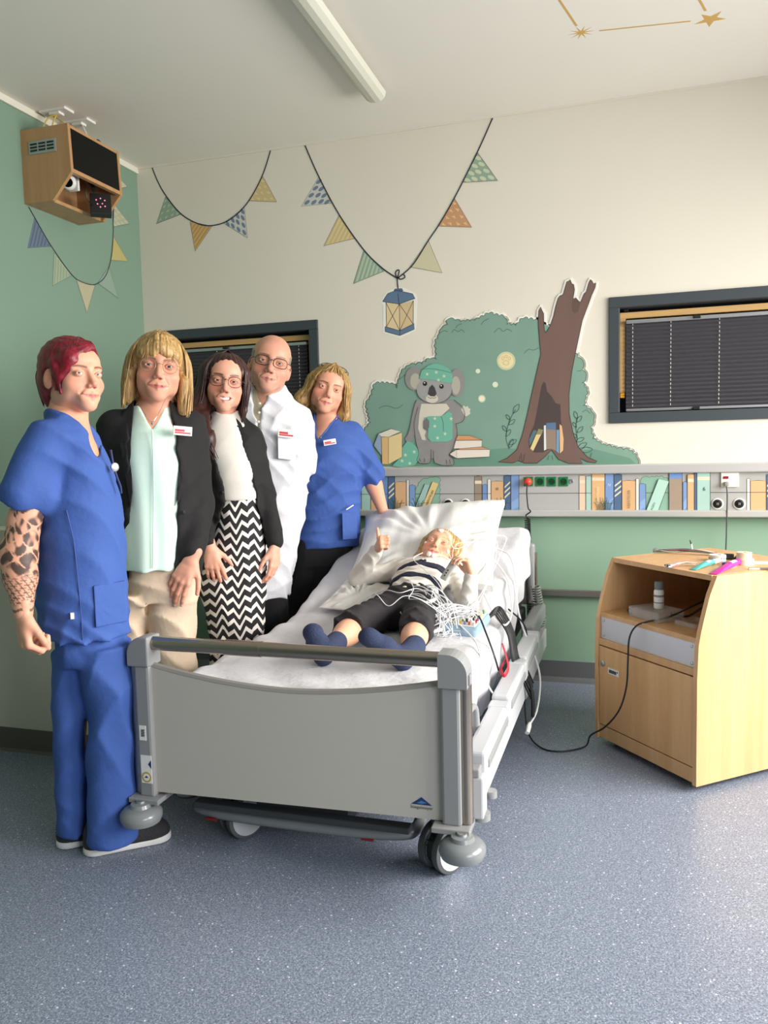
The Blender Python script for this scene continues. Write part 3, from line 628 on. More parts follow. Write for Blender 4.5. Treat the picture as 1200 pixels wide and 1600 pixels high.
for o_, c_, r_ in ((Vector((-2.575, 3.285, 2.545)), 0, .035),):
    pass
look = Vector((.72, -1, -.42)).normalized(); q3 = look.to_track_quat('Z', 'Y').to_matrix().to_4x4()
wpart(MB().cyl((-2.56, 3.29, 2.575), (-2.56, 3.29, 2.61), .03).box((-2.59, 3.27, 2.60), (-2.53, 3.31, 2.752), .004), 'camera_mount', m_white, cm, True)
c0 = Vector((-2.555, 3.285, 2.535))
wpart(MB().lathe([(.004, -.045), (.025, -.04), (.036, -.02), (.038, 0), (.036, .02), (.028, .032), (.026, .034)], c0, q3), 'camera_head', m_white, cm, True)
wpart(MB().lathe([(.022, .033), (.022, .038), (.012, .037)], c0, q3), 'lens', mat('lens_black', (5, 5, 6), rough=.08), cm, True)
wpart(MB().box((-2.60, 3.34, 2.51), (-2.54, 3.352, 2.6), .005), 'camera_arm', m_white, cm)
irl = empty('infrared_lamp', (-2.52, 3.5, 2.5), 'black square lamp with small pink lights under the monitor box', 'lamp')
c0 = Vector((-2.515, 3.47, 2.475)); R_ = Matrix.Rotation(rad(38), 4, 'Z') @ Matrix.Rotation(rad(-10), 4, 'X')
def rbox(lo, hi, bev=.003):
    b = MB().box(lo, hi, bev); b.v = [tuple(c0 + (R_ @ Vector(v))) for v in b.v]; return b
wpart(rbox((-.05, -.02, -.055), (.05, .025, .05)), 'lamp_body', m_black, irl)
b_ = MB()
for (a, c_) in ((-.02, .015), (.0, .024), (.02, .015), (-.015, -.005), (.008, -.002), (.02, -.015), (-.002, -.02)):
    d = MB().lathe([(.0035, 0), (.003, .002)], (0, 0, 0), My, 8); b_.add([tuple(c0 + (R_ @ (Vector(v) + Vector((a, -.02, c_))))) for v in d.v], d.f)
wpart(b_, 'pink_light', mat('pink_led', (240, 130, 170), emit=1.0), irl)
wpart(MB().tube([(-2.56, 3.46, 2.752), (-2.56, 3.46, 2.58), (-2.545, 3.47, 2.545)], .012), 'lamp_stem', m_black, irl)
wpart(MB().tube(spline([(-2.57, 3.41, 2.57), (-2.53, 3.38, 2.54), (-2.53, 3.39, 2.48), (-2.53, 3.45, 2.46)], 6), .0025, 6), 'lamp_cord', m_black, irl, True)
wb_ = empty('small_webcam', (-2.56, 3.5, 2.77), 'tiny black webcam perched on top of the monitor box', 'camera')
wpart(MB().lathe([(.006, -.014), (.016, -.006), (.017, .004), (.012, .014), (.004, .017)], (-2.55, 3.52, 2.795), My).box((-2.56, 3.51, 2.769), (-2.54, 3.53, 2.785), .002), 'webcam_body', m_black, wb_, True)
m_yel = mat('yellow_cable', (198, 176, 84), rough=.5)
for i, (px, py) in enumerate(((88, 173), (123, 190))):
    q = on(px, py, 2, ZC)
    so = empty('ceiling_outlet', (q.x, q.y, ZC), ('white ceiling outlet with yellow cables above the monitor box', 'white ceiling outlet nearer the back wall with one white cable')[i], 'outlet', 'ceiling outlets')
    wpart(MB().box((q.x - .075, q.y - .035, ZC - .012), (q.x + .075, q.y + .035, ZC), .003), 'plate', m_white, so)
    wpart(MB().box((q.x - .03, q.y - .02, ZC - .022), (q.x + .03, q.y + .02, ZC - .01), .003), 'socket', m_white, so)
    ends = ([(-2.7, 3.3), (-2.66, 3.32), (-2.58, 3.34)], [(-2.56, 3.46)])[i]
    for k, (ex, ey) in enumerate(ends):
        c = wpart(MB().tube(spline([(q.x + .02 - k * .02, q.y, ZC - .02), ((q.x + ex) / 2, (q.y + ey) / 2, ZC - .035 - .01 * k), (ex, ey, 2.80), (ex, ey, 2.768)], 8), .0035, 8), 'cable', m_yel if i == 0 else m_white, so, True)
# ceiling light
cl = empty('ceiling_light', (-1.13, 3.0, ZC), 'long narrow white ceiling light above the bed', 'ceiling light')
wpart(MB().box((-1.15, 1.55, ZC - .03), (-1.105, 3.6, ZC), .004), 'housing', m_white, cl)
wpart(MB().prism([(-.052, .012), (-.045, -.012), (-.025, -.026), (0, -.03), (.025, -.026), (.045, -.012), (.052, .012)], lambda x, y, k: (-1.128 + x, 1.50 + k, ZC - .03 + y), 2.155), 'diffuser', mat('opal_diffuser', (206, 206, 192), rough=.35), cl)

# ------------------------------------------------------------------ hospital bed
m_bed = mat('bed_grey_plastic', (142, 143, 144), rough=.4); m_bed_l = mat('bed_light_grey', (188, 190, 194), rough=.4)
m_panel = mat('greige_laminate', (188, 183, 175), rough=.45, noise=.015, nscale=(40, 40, 40)); m_dark = mat('dark_steel', (58, 60, 63), rough=.5)  # m_dark: one even dark grey for chassis, frame and caster bodies
m_inox = mat('brushed_bronze_steel', (166, 156, 144), rough=.25, metal=.95); m_bump = mat('bumper_grey', (128, 132, 134), rough=.22)
bed = empty('hospital_bed', (-.93, 2.05, 0), 'grey hospital bed with closed footboard facing the camera', 'bed')
def bpart(mb, name, m_, parent=None, smooth=False):
    o = mb.build(name, m_, parent or bed, smooth); o.data.transform(Matrix.Translation(bed.location).inverted()); return o
# footboard panel with its dipped upper edge
xa, xb = -1.386, -.482
up = [(xb + (xa - xb) * i / 24, .602 + (.004) * i / 24 * -1 - .052 * (1 - abs(2 * i / 24 - 1) ** 1.8)) for i in range(25)]
fpnl = bpart(MB().prism([(xa, .205), (xb, .222)] + up, lambda x, y, k: (x, 2.062 - k, y), .022), 'footboard_panel', m_panel)
bpart(MB().tube([(x, 2.051, z) for x, z in up], .0118, 8), 'panel_edge', mat('panel_edge_grey', (150, 147, 142), rough=.4), fpnl, True)
for sx, x0, x1, zb in ((-1, -1.436, -1.384, .192), (1, -.484, -.43, .215)):
    po = bpart(MB().box((x0, 2.022, zb), (x1, 2.08, .605), .008), 'footboard_post', m_bed)
    ox = x0 - .018 if sx < 0 else x1; 
    bpart(MB().tube([(ox + .009, 2.052, zb + .006), (ox + .009, 2.052, .606)], .019, 14), 'steel_strip', m_inox, po, True)
    # rounded corner cap
    lo, hi = (x0 - .02, x1 + .004) if sx < 0 else (x0 - .004, x1 + .022)
    P = [(lo, .60), (hi, .60)]; r = .055
    if sx < 0: P += [(hi, .692), (lo + r, .692)] + [(lo + r - r * math.sin(a), .692 - r + r * math.cos(a)) for a in (math.pi / 2 * i / 8 for i in range(1, 9))]
    else: P += [(hi - r + r * math.cos(a), .692 - r + r * math.sin(a)) for a in (math.pi / 2 * i / 8 for i in range(0, 9))] + [(lo, .692)]
    b = bmesh.new(); mb = MB().prism(P, lambda x, y, k: (x, 2.088 - k, y), .072)
    cap = bpart(mb, 'corner_cap', m_bed); mo = cap.modifiers.new('bevel', 'BEVEL'); mo.width = .006; mo.segments = 3; mo.limit_method = 'ANGLE'
    bpart(MB().box((lo + .012 if sx > 0 else lo - .006, 2.03, .608), (hi + .006 if sx > 0 else lo + .012, 2.055, .636), .002), 'side_button', m_bed, cap)
    pl = bpart(MB().box((x0 - .026, 2.0, zb - .012), (x1 + .026, 2.09, zb + .004), .003), 'base_plate', m_bed)
    cx = (-1.418 if sx < 0 else -.424)
    bu = bpart(MB().lathe([(.02, .03), (.03, .028), (.034, .018), (.05, .014), (.062, .002), (.064, -.012), (.058, -.028), (.04, -.036), (.01, -.038)], (cx, 2.0, zb - .036), None, 32), 'bumper_roller', m_bump, None, True)
    bpart(MB().cyl((cx, 2.0, zb - .012), (cx, 2.0, zb + .0), .014), 'roller_pin', m_alu, bu)
tr_ = bpart(MB().tube([(-1.4, 2.052, .668), (-.462, 2.052, .668)], .0215, 18), 'top_rail', m_inox, None, True)
bpart(MB().tube([(-1.135, 2.052, .668), (-1.02, 2.052, .668)], .0235, 18), 'rail_sleeve', m_inox, tr_, True)
# stickers on the left post and logo on the panel
stk = bpart(MB().box((-1.425, 2.0205, .372), (-1.402, 2.0225, .418)), 'barcode_sticker', m_white)
b_ = MB()
for i in range(9): b_.box((-1.419, 2.0198, .384 + i * .0026), (-1.408 + (i % 3) * .001, 2.0206, .3855 + i * .0026))
bpart(b_, 'barcode', m_black, stk)
stk = bpart(MB().box((-1.425, 2.0205, .238), (-1.388, 2.0225, .325)), 'maker_sticker', m_white)
m_navy = mat('navy_print', (30, 52, 100), rough=.5); m_gold = mat('gold_print', (190, 154, 60), rough=.5)
bpart(MB().flatpoly([(-1.4, 2.0203, .298), (-1.388, 2.0203, .313), (-1.388, 2.0203, .283)]), 'triangle_mark', m_navy, stk)
ring = MB(); ring.lathe([(.0165, 0), (.0165, .0004)], (-1.407, 2.0205, .257), My, 28); bpart(ring, 'seal', m_gold, stk)
ring = MB(); ring.lathe([(.0115, 0), (.0115, .0006)], (-1.407, 2.0205, .257), My, 28); bpart(ring, 'seal', m_white, stk)
bpart(MB().flatpoly([(-1.4145, 2.0196, .255), (-1.407, 2.0196, .262), (-1.3995, 2.0196, .255)]), 'seal', m_navy, stk)
lx, lz, ly = -.545, .268, 2.0393
bpart(MB().flatpoly([(lx - .03, ly, lz - .008), (lx + .03, ly, lz - .008), (lx, ly, lz + .014)]), 'maker_emblem', m_navy)
bpart(MB().flatpoly([(lx - .014, ly - .0004, lz - .003), (lx, ly - .0004, lz + .004), (lx + .016, ly - .0004, lz - .001), (lx, ly - .0004, lz - .005)]), 'maker_emblem', mat('emblem_blue', (70, 120, 180)))
text('Stiegelmeyer', .0125, mat('dark_print', (48, 50, 56)), 'maker_lettering', bed, Matrix.Translation(Vector((lx, ly - .0002, lz - .016)) - bed.location) @ Matrix.Rotation(rad(90), 4, 'X'))
# chassis, frame, casters
bpart(MB().box((-1.30, 2.10, .135), (-.60, 2.14, .155), .004).box((-1.1, 2.14, .12), (-.8, 3.8, .2)).box((-1.28, 2.2, .2), (-.62, 2.24, .24)).box((-1.28, 3.75, .16), (-.6, 3.82, .22)), 'chassis', m_dark)
bar = bpart(MB().tube([(x, 2.17 + y, .102) for x, y in spline([(-1.33, .1, 0), (-1.335, .03, 0), (-1.31, .0, 0), (-1.2, -.02, 0), (-.95, -.025, 0), (-.75, -.02, 0), (-.64, -.0, 0), (-.61, .03, 0), (-.61, .1, 0)], 5) for y in [y]] if False else [(p.x, 2.17 + p.y, .102) for p in spline([(-1.33, .1, 0), (-1.335, .03, 0), (-1.31, .0, 0), (-1.2, -.02, 0), (-.95, -.025, 0), (-.75, -.02, 0), (-.64, -.0, 0), (-.61, .03, 0), (-.61, .1, 0)], 5)], .019, 12), 'brake_bar', m_bump, None, True)
for x in (-1.26, -.74): bpart(MB().box((x - .02, 2.135, .082), (x + .02, 2.15, .09), .002), 'red_reflector', mat('red_reflector', (130, 30, 28), rough=.3), bar)
bpart(MB().box((-1.34, 2.1, .34), (-.5, 4.0, .42), .01), 'bed_frame', m_dark)
bpart(MB().box((-1.32, 3.05, .42), (-.52, 3.98, .44)), 'back_section', m_dark)
for (cx, cy) in ((-.52, 2.19), (-1.2, 2.23), (-.52, 3.75), (-1.2, 3.75)):
    ca = bpart(MB().box((cx - .03, cy - .03, .13), (cx + .03, cy + .03, .22), .008), 'caster', m_dark)
    Rz = Matrix.Translation((cx, cy, .075)) @ Matrix.Rotation(rad(62), 4, 'Z') @ Matrix.Rotation(rad(90), 4, 'Y')
    Rz = Matrix.Translation((cx, cy, .072)) @ Matrix.Rotation(rad(-30), 4, 'Z') @ Matrix.Rotation(rad(90), 4, 'Y')
    for s_ in (-1, 1):
        o_ = s_ * .028
        bpart(MB().lathe([(.062, o_ - .013), (.071, o_ - .01), (.072, o_), (.071, o_ + .01), (.062, o_ + .013)], (0, 0, 0), Rz, 36), 'wheel_tyre', mat('tyre_grey', (84, 86, 88), rough=.5), ca, True)
        bpart(MB().lathe([(.060, o_ - .0145), (.060, o_ + .0145)], (0, 0, 0), Rz, 32), 'wheel_disc', m_bed_l, ca)
    bpart(MB().lathe([(.06, -.015), (.06, .015)], (0, 0, 0), Rz, 24), 'wheel_hub', m_black, ca)
# folded side rails along the right and left side
for sx in (1, -1):
    X = (lambda d: -.44 + d) if sx > 0 else (lambda d: -1.40 - d)
    def xb_(a, b): return (min(X(a), X(b)), max(X(a), X(b)))
    for (ya, yb, za, zb) in ((2.12, 2.56, .355, .392), (2.58, 3.02, .372, .41)) + (((3.04, 3.45, .38, .42),) if sx > 0 else ()):
        l, h = xb_(.0, .062)
        sr = bpart(MB().box((l, ya, za - .035), (h, yb, zb), .012, None, 3), 'side_rail', m_bed_l)
        l, h = xb_(.058, .067); bpart(MB().box((l, ya + .03, za - .018), (h, yb - .04, za + .008), .004), 'rail_groove', m_bed, sr)
        l, h = xb_(-.001, .068); bpart(MB().box((l, yb - .05, za - .03), (h, yb + .012, zb + .004), .008), 'rail_joint', m_bed_l, sr)
    l, h = xb_(.02, .052)
    bpart(MB().box((l, 2.14, .24), (h, 3.9, .335), .006), 'side_skirt', m_bed_l)
    l, h = xb_(.012, .06)
    ep = bpart(MB().box((l, 2.08, .215), (h, 2.14, .335), .006), 'rail_end_post', m_bed_l)
    l, h = xb_(.022, .05); bpart(MB().box((l, 2.075, .335), (h, 2.12, .36), .004), 'rail_latch', m_bed, ep)
    bpart(MB().cyl((X(.05), 2.11, .205), (X(.05), 2.11, .225), .024), 'accessory_ring', m_bed, ep, True); bpart(MB().cyl((X(.06), 2.2, .23), (X(.06), 2.2, .25), .018), 'accessory_ring', m_bed, ep, True)
    if sx > 0: bpart(MB().tube(spline([(X(-.005), 2.16, .30), (X(-.005), 2.15, .42), (X(-.005), 2.18, .465), (X(-.005), 2.27, .468), (X(-.005), 2.32, .44), (X(-.005), 2.34, .36)], 6), .011, 10), 'mattress_bracket', m_bed, None, True)
# headboard
bpart(MB().box((-1.36, 4.035, .42), (-.5, 4.055, .70), .006), 'headboard_panel', m_panel)
for x in (-1.42, -.478):
    hp = bpart(MB().box((x - .022, 4.02, .22), (x + .022, 4.07, .74), .018, None, 3), 'headboard_post', m_bed)
    bpart(MB().tube([(x + .024, 4.04, .24), (x + .024, 4.04, .69)], .009), 'steel_strip', m_inox, hp, True)
bpart(MB().tube([(-1.42, 4.045, .72), (-.478, 4.045, .72)], .018, 12), 'headboard_rail', m_inox, None, True)
bpart(MB().box((-.46, 3.5, .36), (-.40, 4.0, .44), .012), 'head_side_rail', m_bed)
coil = empty('coiled_handset_cable', (-.43, 4.0, .3), 'grey coiled cable hanging beside the bed head post', 'cable')
wpart(MB().tube(helix((-.446, 3.97, .53), (-.418, 3.97, .37), .02, 13) + helix((-.418, 3.97, .37), (-.445, 3.97, .15), .02, 18), .0045, 6), 'coiled_cable', mat('grey_cable', (132, 138, 134), rough=.5), coil, True)
wpart(MB().tube(helix((-.456, 3.93, .46), (-.45, 3.93, .17), .02, 24), .0045, 6), 'coiled_cable', mat('dark_grey_cable', (70, 70, 70)), coil, True)

# mattress under its fitted white sheet
def topz(y):
    d = y - 3.02
    return .528 + .296 * (d if d > .12 else (0 if d < -.12 else (d + .12) ** 2 / .48))
rnd = random.Random(5)
def bed_noise(x, y):
    return (.004 * math.sin(9 * x + 3 * y + 1.3 * math.sin(4 * y)) + .003 * math.sin(17 * y - 11 * x + 2 * math.sin(7 * x)) + .0025 * math.sin(31 * x + 19 * y + 2 * math.sin(9 * y)))
XMa, XMb = -1.375, -.482
def sheet_mesh():
    NY, NU = 110, 84; v = []; f = []
    for i in range(NY + 1):
        y = 2.11 + (4.015 - 2.11) * i / NY; zt = topz(y); t = i / NY
        hemr = .335 - .03 * math.sin(t * 6) + max(0, (y - 3.3)) * .42 + .012 * math.sin(11 * y)
        heml = .36 + max(0, (y - 3.2)) * .42
        prof = [(XMa - .006, heml), (XMa - .012, zt - .05), (XMa, zt - .012), (XMa + .03, zt), ((XMa + XMb) / 2, zt + .006), (XMb - .035, zt), (XMb, zt - .014), (XMb + .012, zt - .05), (XMb + .008 - .03 * (1 - t), hemr)]
        L = [0]
        for a, b in zip(prof[:-1], prof[1:]): L.append(L[-1] + math.hypot(b[0] - a[0], b[1] - a[1]))
        for j in range(NU + 1):
            s_ = L[-1] * j / NU; x = np.interp(s_, L, [p[0] for p in prof]); z = np.interp(s_, L, [p[1] for p in prof])
            w = bed_noise(x, y)
            edge = max(0, (abs(x - (XMa + XMb) / 2) - .25) / .2)
            z += .0035 * max(0, math.sin(13 * (x + .9) * (1 + .3 * t) + 7 * y + 2 * math.sin(5 * y))) ** 6 * (zt - z < .03) + w * (1.0 if zt - z < .03 else .3) + .004 * edge * math.sin(38 * y + 9 * x + 2.5 * math.sin(6 * y)) * (zt - z < .03)
            side_ = min(1, max(0, (zt - z - .03) / .1))
            x += side_ * (.008 * math.sin(24 * y + 14 * z) + .005 * math.sin(53 * y - 8 * z)) * (1 if x > -.9 else -1)
            if i in (0, 1) and zt - z < .1: z -= .01
            v.append((x, y, z))
    for i in range(NY):
        for j in range(NU):
            a = i * (NU + 1) + j; f.append((a, a + 1, a + NU + 2, a + NU + 1))
    # foot and head ends
    for i in (0, NY):
        o_ = len(v); row = [i * (NU + 1) + j for j in range(NU + 1)]
        y = v[row[0]][1]; v.append((-.93, y + (-.002 if i == 0 else .002), .45 if i == 0 else .6))
        for j in range(NU): f.append((row[j], row[j + 1], o_))
    return MB().add(v, f)
m_sheet = mat('white_bed_linen', (218, 217, 221), rough=.85, bump=.35, bscale=34, sheen=.1)
mt = sheet_mesh().build('mattress', m_sheet, None, True); tag(mt, 'mattress in a creased white fitted sheet, head end raised', 'mattress')
mt.modifiers.new('sub', 'SUBSURF').levels = 1; mt.modifiers['sub'].render_levels = 1

# ------------------------------------------------------------------ pillow and folded cloth (placed on the slope)
def slab_cloth(P, n, thick, puff, seed, wr=1.0):
    """cushion between four corner points P (counter clockwise), puffed and wrinkled"""
    P = [Vector(p) for p in P]; nrm = (P[1] - P[0]).cross(P[3] - P[0]).normalized()
    if nrm.z < 0: nrm = -nrm
    r_ = random.Random(seed); ph = [r_.uniform(0, 6) for _ in range(8)]
    v = []; f = []
    for side_ in (1, -1):
        for i in range(n + 1):
            for j in range(n + 1):
                u, w = i / n, j / n
                p = P[0].lerp(P[1], u).lerp(P[3].lerp(P[2], u), w)
                cu, cw = 2 * u - 1, 2 * w - 1
                e = ((1 - abs(cu) ** 3.2) * (1 - abs(cw) ** 3.2)); e = max(e, 0) ** .55
                c = (P[0] + P[2]) / 2; pinch = .06 * (1 - abs(cu) ** 2) * abs(cw) ** 4 + .06 * (1 - abs(cw) ** 2) * abs(cu) ** 4
                p = p.lerp(c, pinch)
                d = puff * e
                d += wr * e * (.006 * math.sin(15 * u + 6 * w + ph[0] + 2 * math.sin(5 * w + ph[1])) + .005 * math.sin(23 * u - 9 * w + ph[2]))
                ang = math.atan2(w - .35, u - .55); rr = math.hypot(w - .35, u - .55)
                d += wr * .009 * e * math.sin(17 * ang + ph[3] + 3 * math.sin(3 * ang)) * min(1, (rr * 2.6) ** 2)
                v.append(p + nrm * (d + thick / 2 if side_ > 0 else -thick / 2 - d * .25))
    N = (n + 1) ** 2
    for s_ in (0, 1):
        for i in range(n):
            for j in range(n):
                a = s_ * N + i * (n + 1) + j; q = (a, a + 1, a + n + 2, a + n + 1); f.append(q if s_ else q[::-1])
    brd = [i * (n + 1) for i in range(n + 1)] + [n * (n + 1) + j for j in range(1, n + 1)] + [i * (n + 1) + n for i in range(n - 1, -1, -1)] + [j for j in range(n - 1, 0, -1)]
    for a, b in zip(brd, brd[1:] + brd[:1]): f.append((a, b, b + N, a + N))
    return MB().add(v, f)
def pillow_material():
    m = D.materials.new('striped_pillow_linen'); m.use_nodes = True; nt = m.node_tree; b = nt.nodes['Principled BSDF']; L = nt.links.new
    tc = nt.nodes.new('ShaderNodeTexCoord'); w = nt.nodes.new('ShaderNodeTexWave'); w.wave_type = 'BANDS'; w.bands_direction = 'X'; w.inputs['Scale'].default_value = 5.5; w.inputs['Distortion'].default_value = .6
    mp = nt.nodes.new('ShaderNodeMapping'); mp.inputs['Rotation'].default_value = (0, 0, -.12); L(tc.outputs['Object'], mp.inputs['Vector']); L(mp.outputs['Vector'], w.inputs['Vector'])
    r = nt.nodes.new('ShaderNodeValToRGB'); L(w.outputs['Fac'], r.inputs[0]); e = r.color_ramp.elements
    e[0].position = .30; e[0].color = (*lin((238, 237, 236)), 1); e[1].position = .8; e[1].color = (*lin((228, 226, 224)), 1)
    L(r.outputs[0], b.inputs['Base Color']); b.inputs['Roughness'].default_value = .8
    return m
pil = slab_cloth([(-1.20, 3.32, .655), (-.545, 3.27, .64), (-.60, 3.99, .95), (-1.31, 3.90, .885)], 56, .03, .07, 4, 1.0)
pw = pil.build('pillow', pillow_material(), None, True); tag(pw, 'large white striped pillow under the child\'s head', 'pillow')
fl = slab_cloth([(-1.25, 3.07, .573), (-1.0, 3.02, .565), (-.97, 3.30, .635), (-1.22, 3.34, .648)], 34, .005, .010, 9, .9).build('folded_cloth', mat('white_cotton_cloth', (232, 230, 226), rough=.85), None, True)
tag(fl, 'crumpled white cloth lying on the sheet beside the child\'s arm', 'cloth')
# ------------------------------------------------------------------ beech cabinet with the cable outlets on the right
CA = Vector((-.133, 3.312, 0)); CRZ = math.atan2(-.757, .654); CW_, CD_ = .552, .62
cab = empty('equipment_cabinet', CA, 'beech wooden cabinet on castors with open shelf and curved sides, right of the bed', 'cabinet', None, CRZ)
CM = Matrix.Translation(CA) @ Matrix.Rotation(CRZ, 4, 'Z')
def cpart(mb, name, m_, parent=None, smooth=False): return mb.build(name, m_, parent or cab, smooth)
front = [(0, .025), (0, .2), (0, .41), (.006, .53), (.016, .575), (.028, .617), (.04, .655), (.056, .704), (.075, .742), (.088, .768)]
sp = front + [(CD_, .768), (CD_, .025)]
for x in (0, CW_ - .019): cpart(MB().prism(sp, lambda a, b, k: (x + k, a, b), .019), 'side_panel', m_beech)
xi0, xi1 = .019, CW_ - .019
cpart(MB().box((xi0, .082, .749), (xi1, CD_, .7685), .001), 'top_panel', m_beech_edge)
cpart(MB().box((xi0, CD_ - .016, .05), (xi1, CD_, .75)), 'back_panel', m_beech)
cpart(MB().box((xi0, .012, .533), (xi1, CD_ - .016, .552), .001), 'shelf', m_beech_edge)
cpart(MB().box((xi0, .005, .418), (xi1, CD_ - .016, .444), .001), 'middle_rail', m_beech_edge)
cpart(MB().box((xi0, .006, .03), (xi1, .024, .083), .001), 'plinth', m_beech)
dp = cpart(MB().box((xi0 + .003, .014, .444), (xi1 - .003, .02, .533), .001), 'drawer_front', mat('satin_aluminium', (205, 206, 212), rough=.4, metal=.35))
b_ = MB()
for x in (xi0 + .02, xi1 - .02):
    for z in (.458, .519): b_.lathe([(.0055, 0), (.0055, .002), (.003, .003)], (x, .014, z), My, 14)
cpart(b_, 'screw', m_alu, dp, True)
dr = cpart(MB().box((xi0 + .003, .004, .088), (xi1 - .003, .022, .413), .0015), 'door', beech_material('beech_door', (224, 180, 128), (206, 158, 106)))
cpart(MB().lathe([(.012, 0), (.012, .004), (.009, .006), (.004, .0062)], (CW_ - .505, .004, .345), My, 20), 'lock', m_alu, dr, True)
lb = cpart(MB().box((CW_ - .475, .003, .311), (CW_ - .412, .0042, .336)), 'inventory_label', m_white, dr)
b_ = MB()
for i in range(14): b_.box((CW_ - .468 + i * .0032, .0024, .316), (CW_ - .4665 + i * .0032 + (i % 3) * .0006, .0031, .329))
cpart(b_.box((CW_ - .421, .0024, .324), (CW_ - .416, .0031, .331)), 'barcode', m_black, lb)
for x in (.06, CW_ - .06):
    for y in (.07, CD_ - .07):
        c = cpart(MB().lathe([(.016, -.01), (.022, -.008), (.022, .008), (.016, .01)], (0, 0, 0), Matrix.Translation((x, y, .0225)) @ Matrix.Rotation(rad(90), 4, 'Y'), 20).box((x - .015, y - .015, .024), (x + .015, y + .015, .04)), 'castor', m_black)
ZT = .7685
def top(px, py, dz=0): return on(px, py, 2, ZT + dz)
# things on the shelf
def cl(x, y, z): return CM @ Vector((x, y, z))
o = empty('spray_can', cl(.235, .10, .6), 'white spray can with grey cap standing on the clear box in the cabinet', 'spray can')
def at(o, mb, name, m_, smooth=True, parent=None):
    q = mb.build(name, m_, parent or o, smooth); q.data.transform(Matrix.Translation(o.location).inverted()); return q
bx = .605
at(o, MB().lathe([(.017, 0), (.019, .003), (.019, .066), (.016, .074)], cl(.235, .12, .594), None, 28), 'can_body', m_white)
at(o, MB().lathe([(.0155, .074), (.017, .078), (.017, .1), (.014, .106)], cl(.235, .12, .594), None, 28), 'cap', mat('grey_cap', (118, 120, 122), rough=.4))
at(o, MB().lathe([(.0193, .022), (.0193, .026)], cl(.235, .12, .594), None, 28), 'printed_band', mat('grey_print', (130, 130, 134)))
at(o, MB().lathe([(.0193, .046), (.0193, .054)], cl(.235, .12, .594), None, 28), 'printed_band', mat('grey_print', (130, 130, 134)))
m_clear = D.materials.new('clear_acrylic'); m_clear.use_nodes = True
_b = m_clear.node_tree.nodes['Principled BSDF']; _b.inputs['Base Color'].default_value = (.9, .92, .93, 1); _b.inputs['Alpha'].default_value = .16; _b.inputs['Roughness'].default_value = .1
box = empty('acrylic_box', cl(.22, .10, .552), 'clear acrylic box lying on the shelf under the spray can', 'box')
b_ = MB(); q0, q1 = (.14, .055), (.30, .185)
for lo, hi in (((q0[0], q0[1], .553), (q1[0], q1[1], .556)), ((q0[0], q0[1], .5905), (q1[0], q1[1], .5935)), ((q0[0], q0[1], .556), (q0[0] + .003, q1[1], .5905)), ((q1[0] - .003, q0[1], .556), (q1[0], q1[1], .5905)), ((q0[0], q0[1], .556), (q1[0], q0[1] + .003, .5905)), ((q0[0], q1[1] - .003, .556), (q1[0], q1[1], .5905))): b_.box(lo, hi)
b_.v = [tuple(CM @ Vector(v)) for v in b_.v]; at(box, b_, 'box_walls', m_clear, False)
o = empty('clear_tray', cl(.4, .12, .552), 'shallow clear tray on the cabinet shelf right of the acrylic box', 'tray')
b_ = MB().box((.34, .10, .553), (.44, .2, .556)).box((.34, .10, .556), (.44, .102, .572)).box((.34, .198, .556), (.44, .2, .572)).box((.34, .102, .556), (.342, .198, .572)).box((.438, .102, .556), (.44, .198, .572)); b_.v = [tuple(CM @ Vector(v)) for v in b_.v]; at(o, b_, 'tray_body', m_clear, False)
o = empty('cable_plug', cl(.10, .09, .56), 'small black plug lying on the shelf left of the acrylic box', 'plug')
at(o, MB().tube([cl(.09, .10, .561), cl(.135, .07, .561)], [.008, .006]).tube([cl(.06, .13, .56), cl(.09, .10, .56)], .004), 'plug_body', m_black)
# black cord from the shelf to the floor and under the bed
pts = [cl(.46, .5, .70), cl(.36, .3, .648), cl(.30, .12, .575), cl(.268, .035, .557), cl(.25, -.006, .54), cl(.232, -.022, .49), cl(.228, -.025, .40), cl(.225, -.03, .30), cl(.195, -.04, .20), cl(.13, -.055, .115), cl(.06, -.07, .06)]
pts += [Vector(p) for p in ((-.17, 3.23, .008), (-.26, 3.16, .006), (-.34, 3.18, .006), (-.40, 3.26, .03), (-.425, 3.34, .12), (-.43, 3.40, .25), (-.42, 3.36, .45), (-.47, 3.2, .57))]
o = MB().tube(spline(pts, 8), .0035, 8).build('black_cable', m_cord, None, True); tag(o, 'thin black cable running from the cabinet shelf across the floor to the bed', 'cable')
for k, P in enumerate(([cl(.44, .52, .72), cl(.40, .36, .665), cl(.35, .24, .61), cl(.30, .2, .566), cl(.2, .22, .557)], [cl(.50, .30, .74), cl(.505, .24, .66), cl(.48, .2, .585), cl(.42, .24, .562), cl(.32, .3, .557)])):
    o = MB().tube(spline(P, 8), .0045, 8).build('shelf_cable', m_cord, None, True); tag(o, ('black cable slanting down inside the cabinet shelf from its rear left', 'black cable hanging at the right inner side of the cabinet shelf')[k], 'cable', 'cables inside the cabinet')
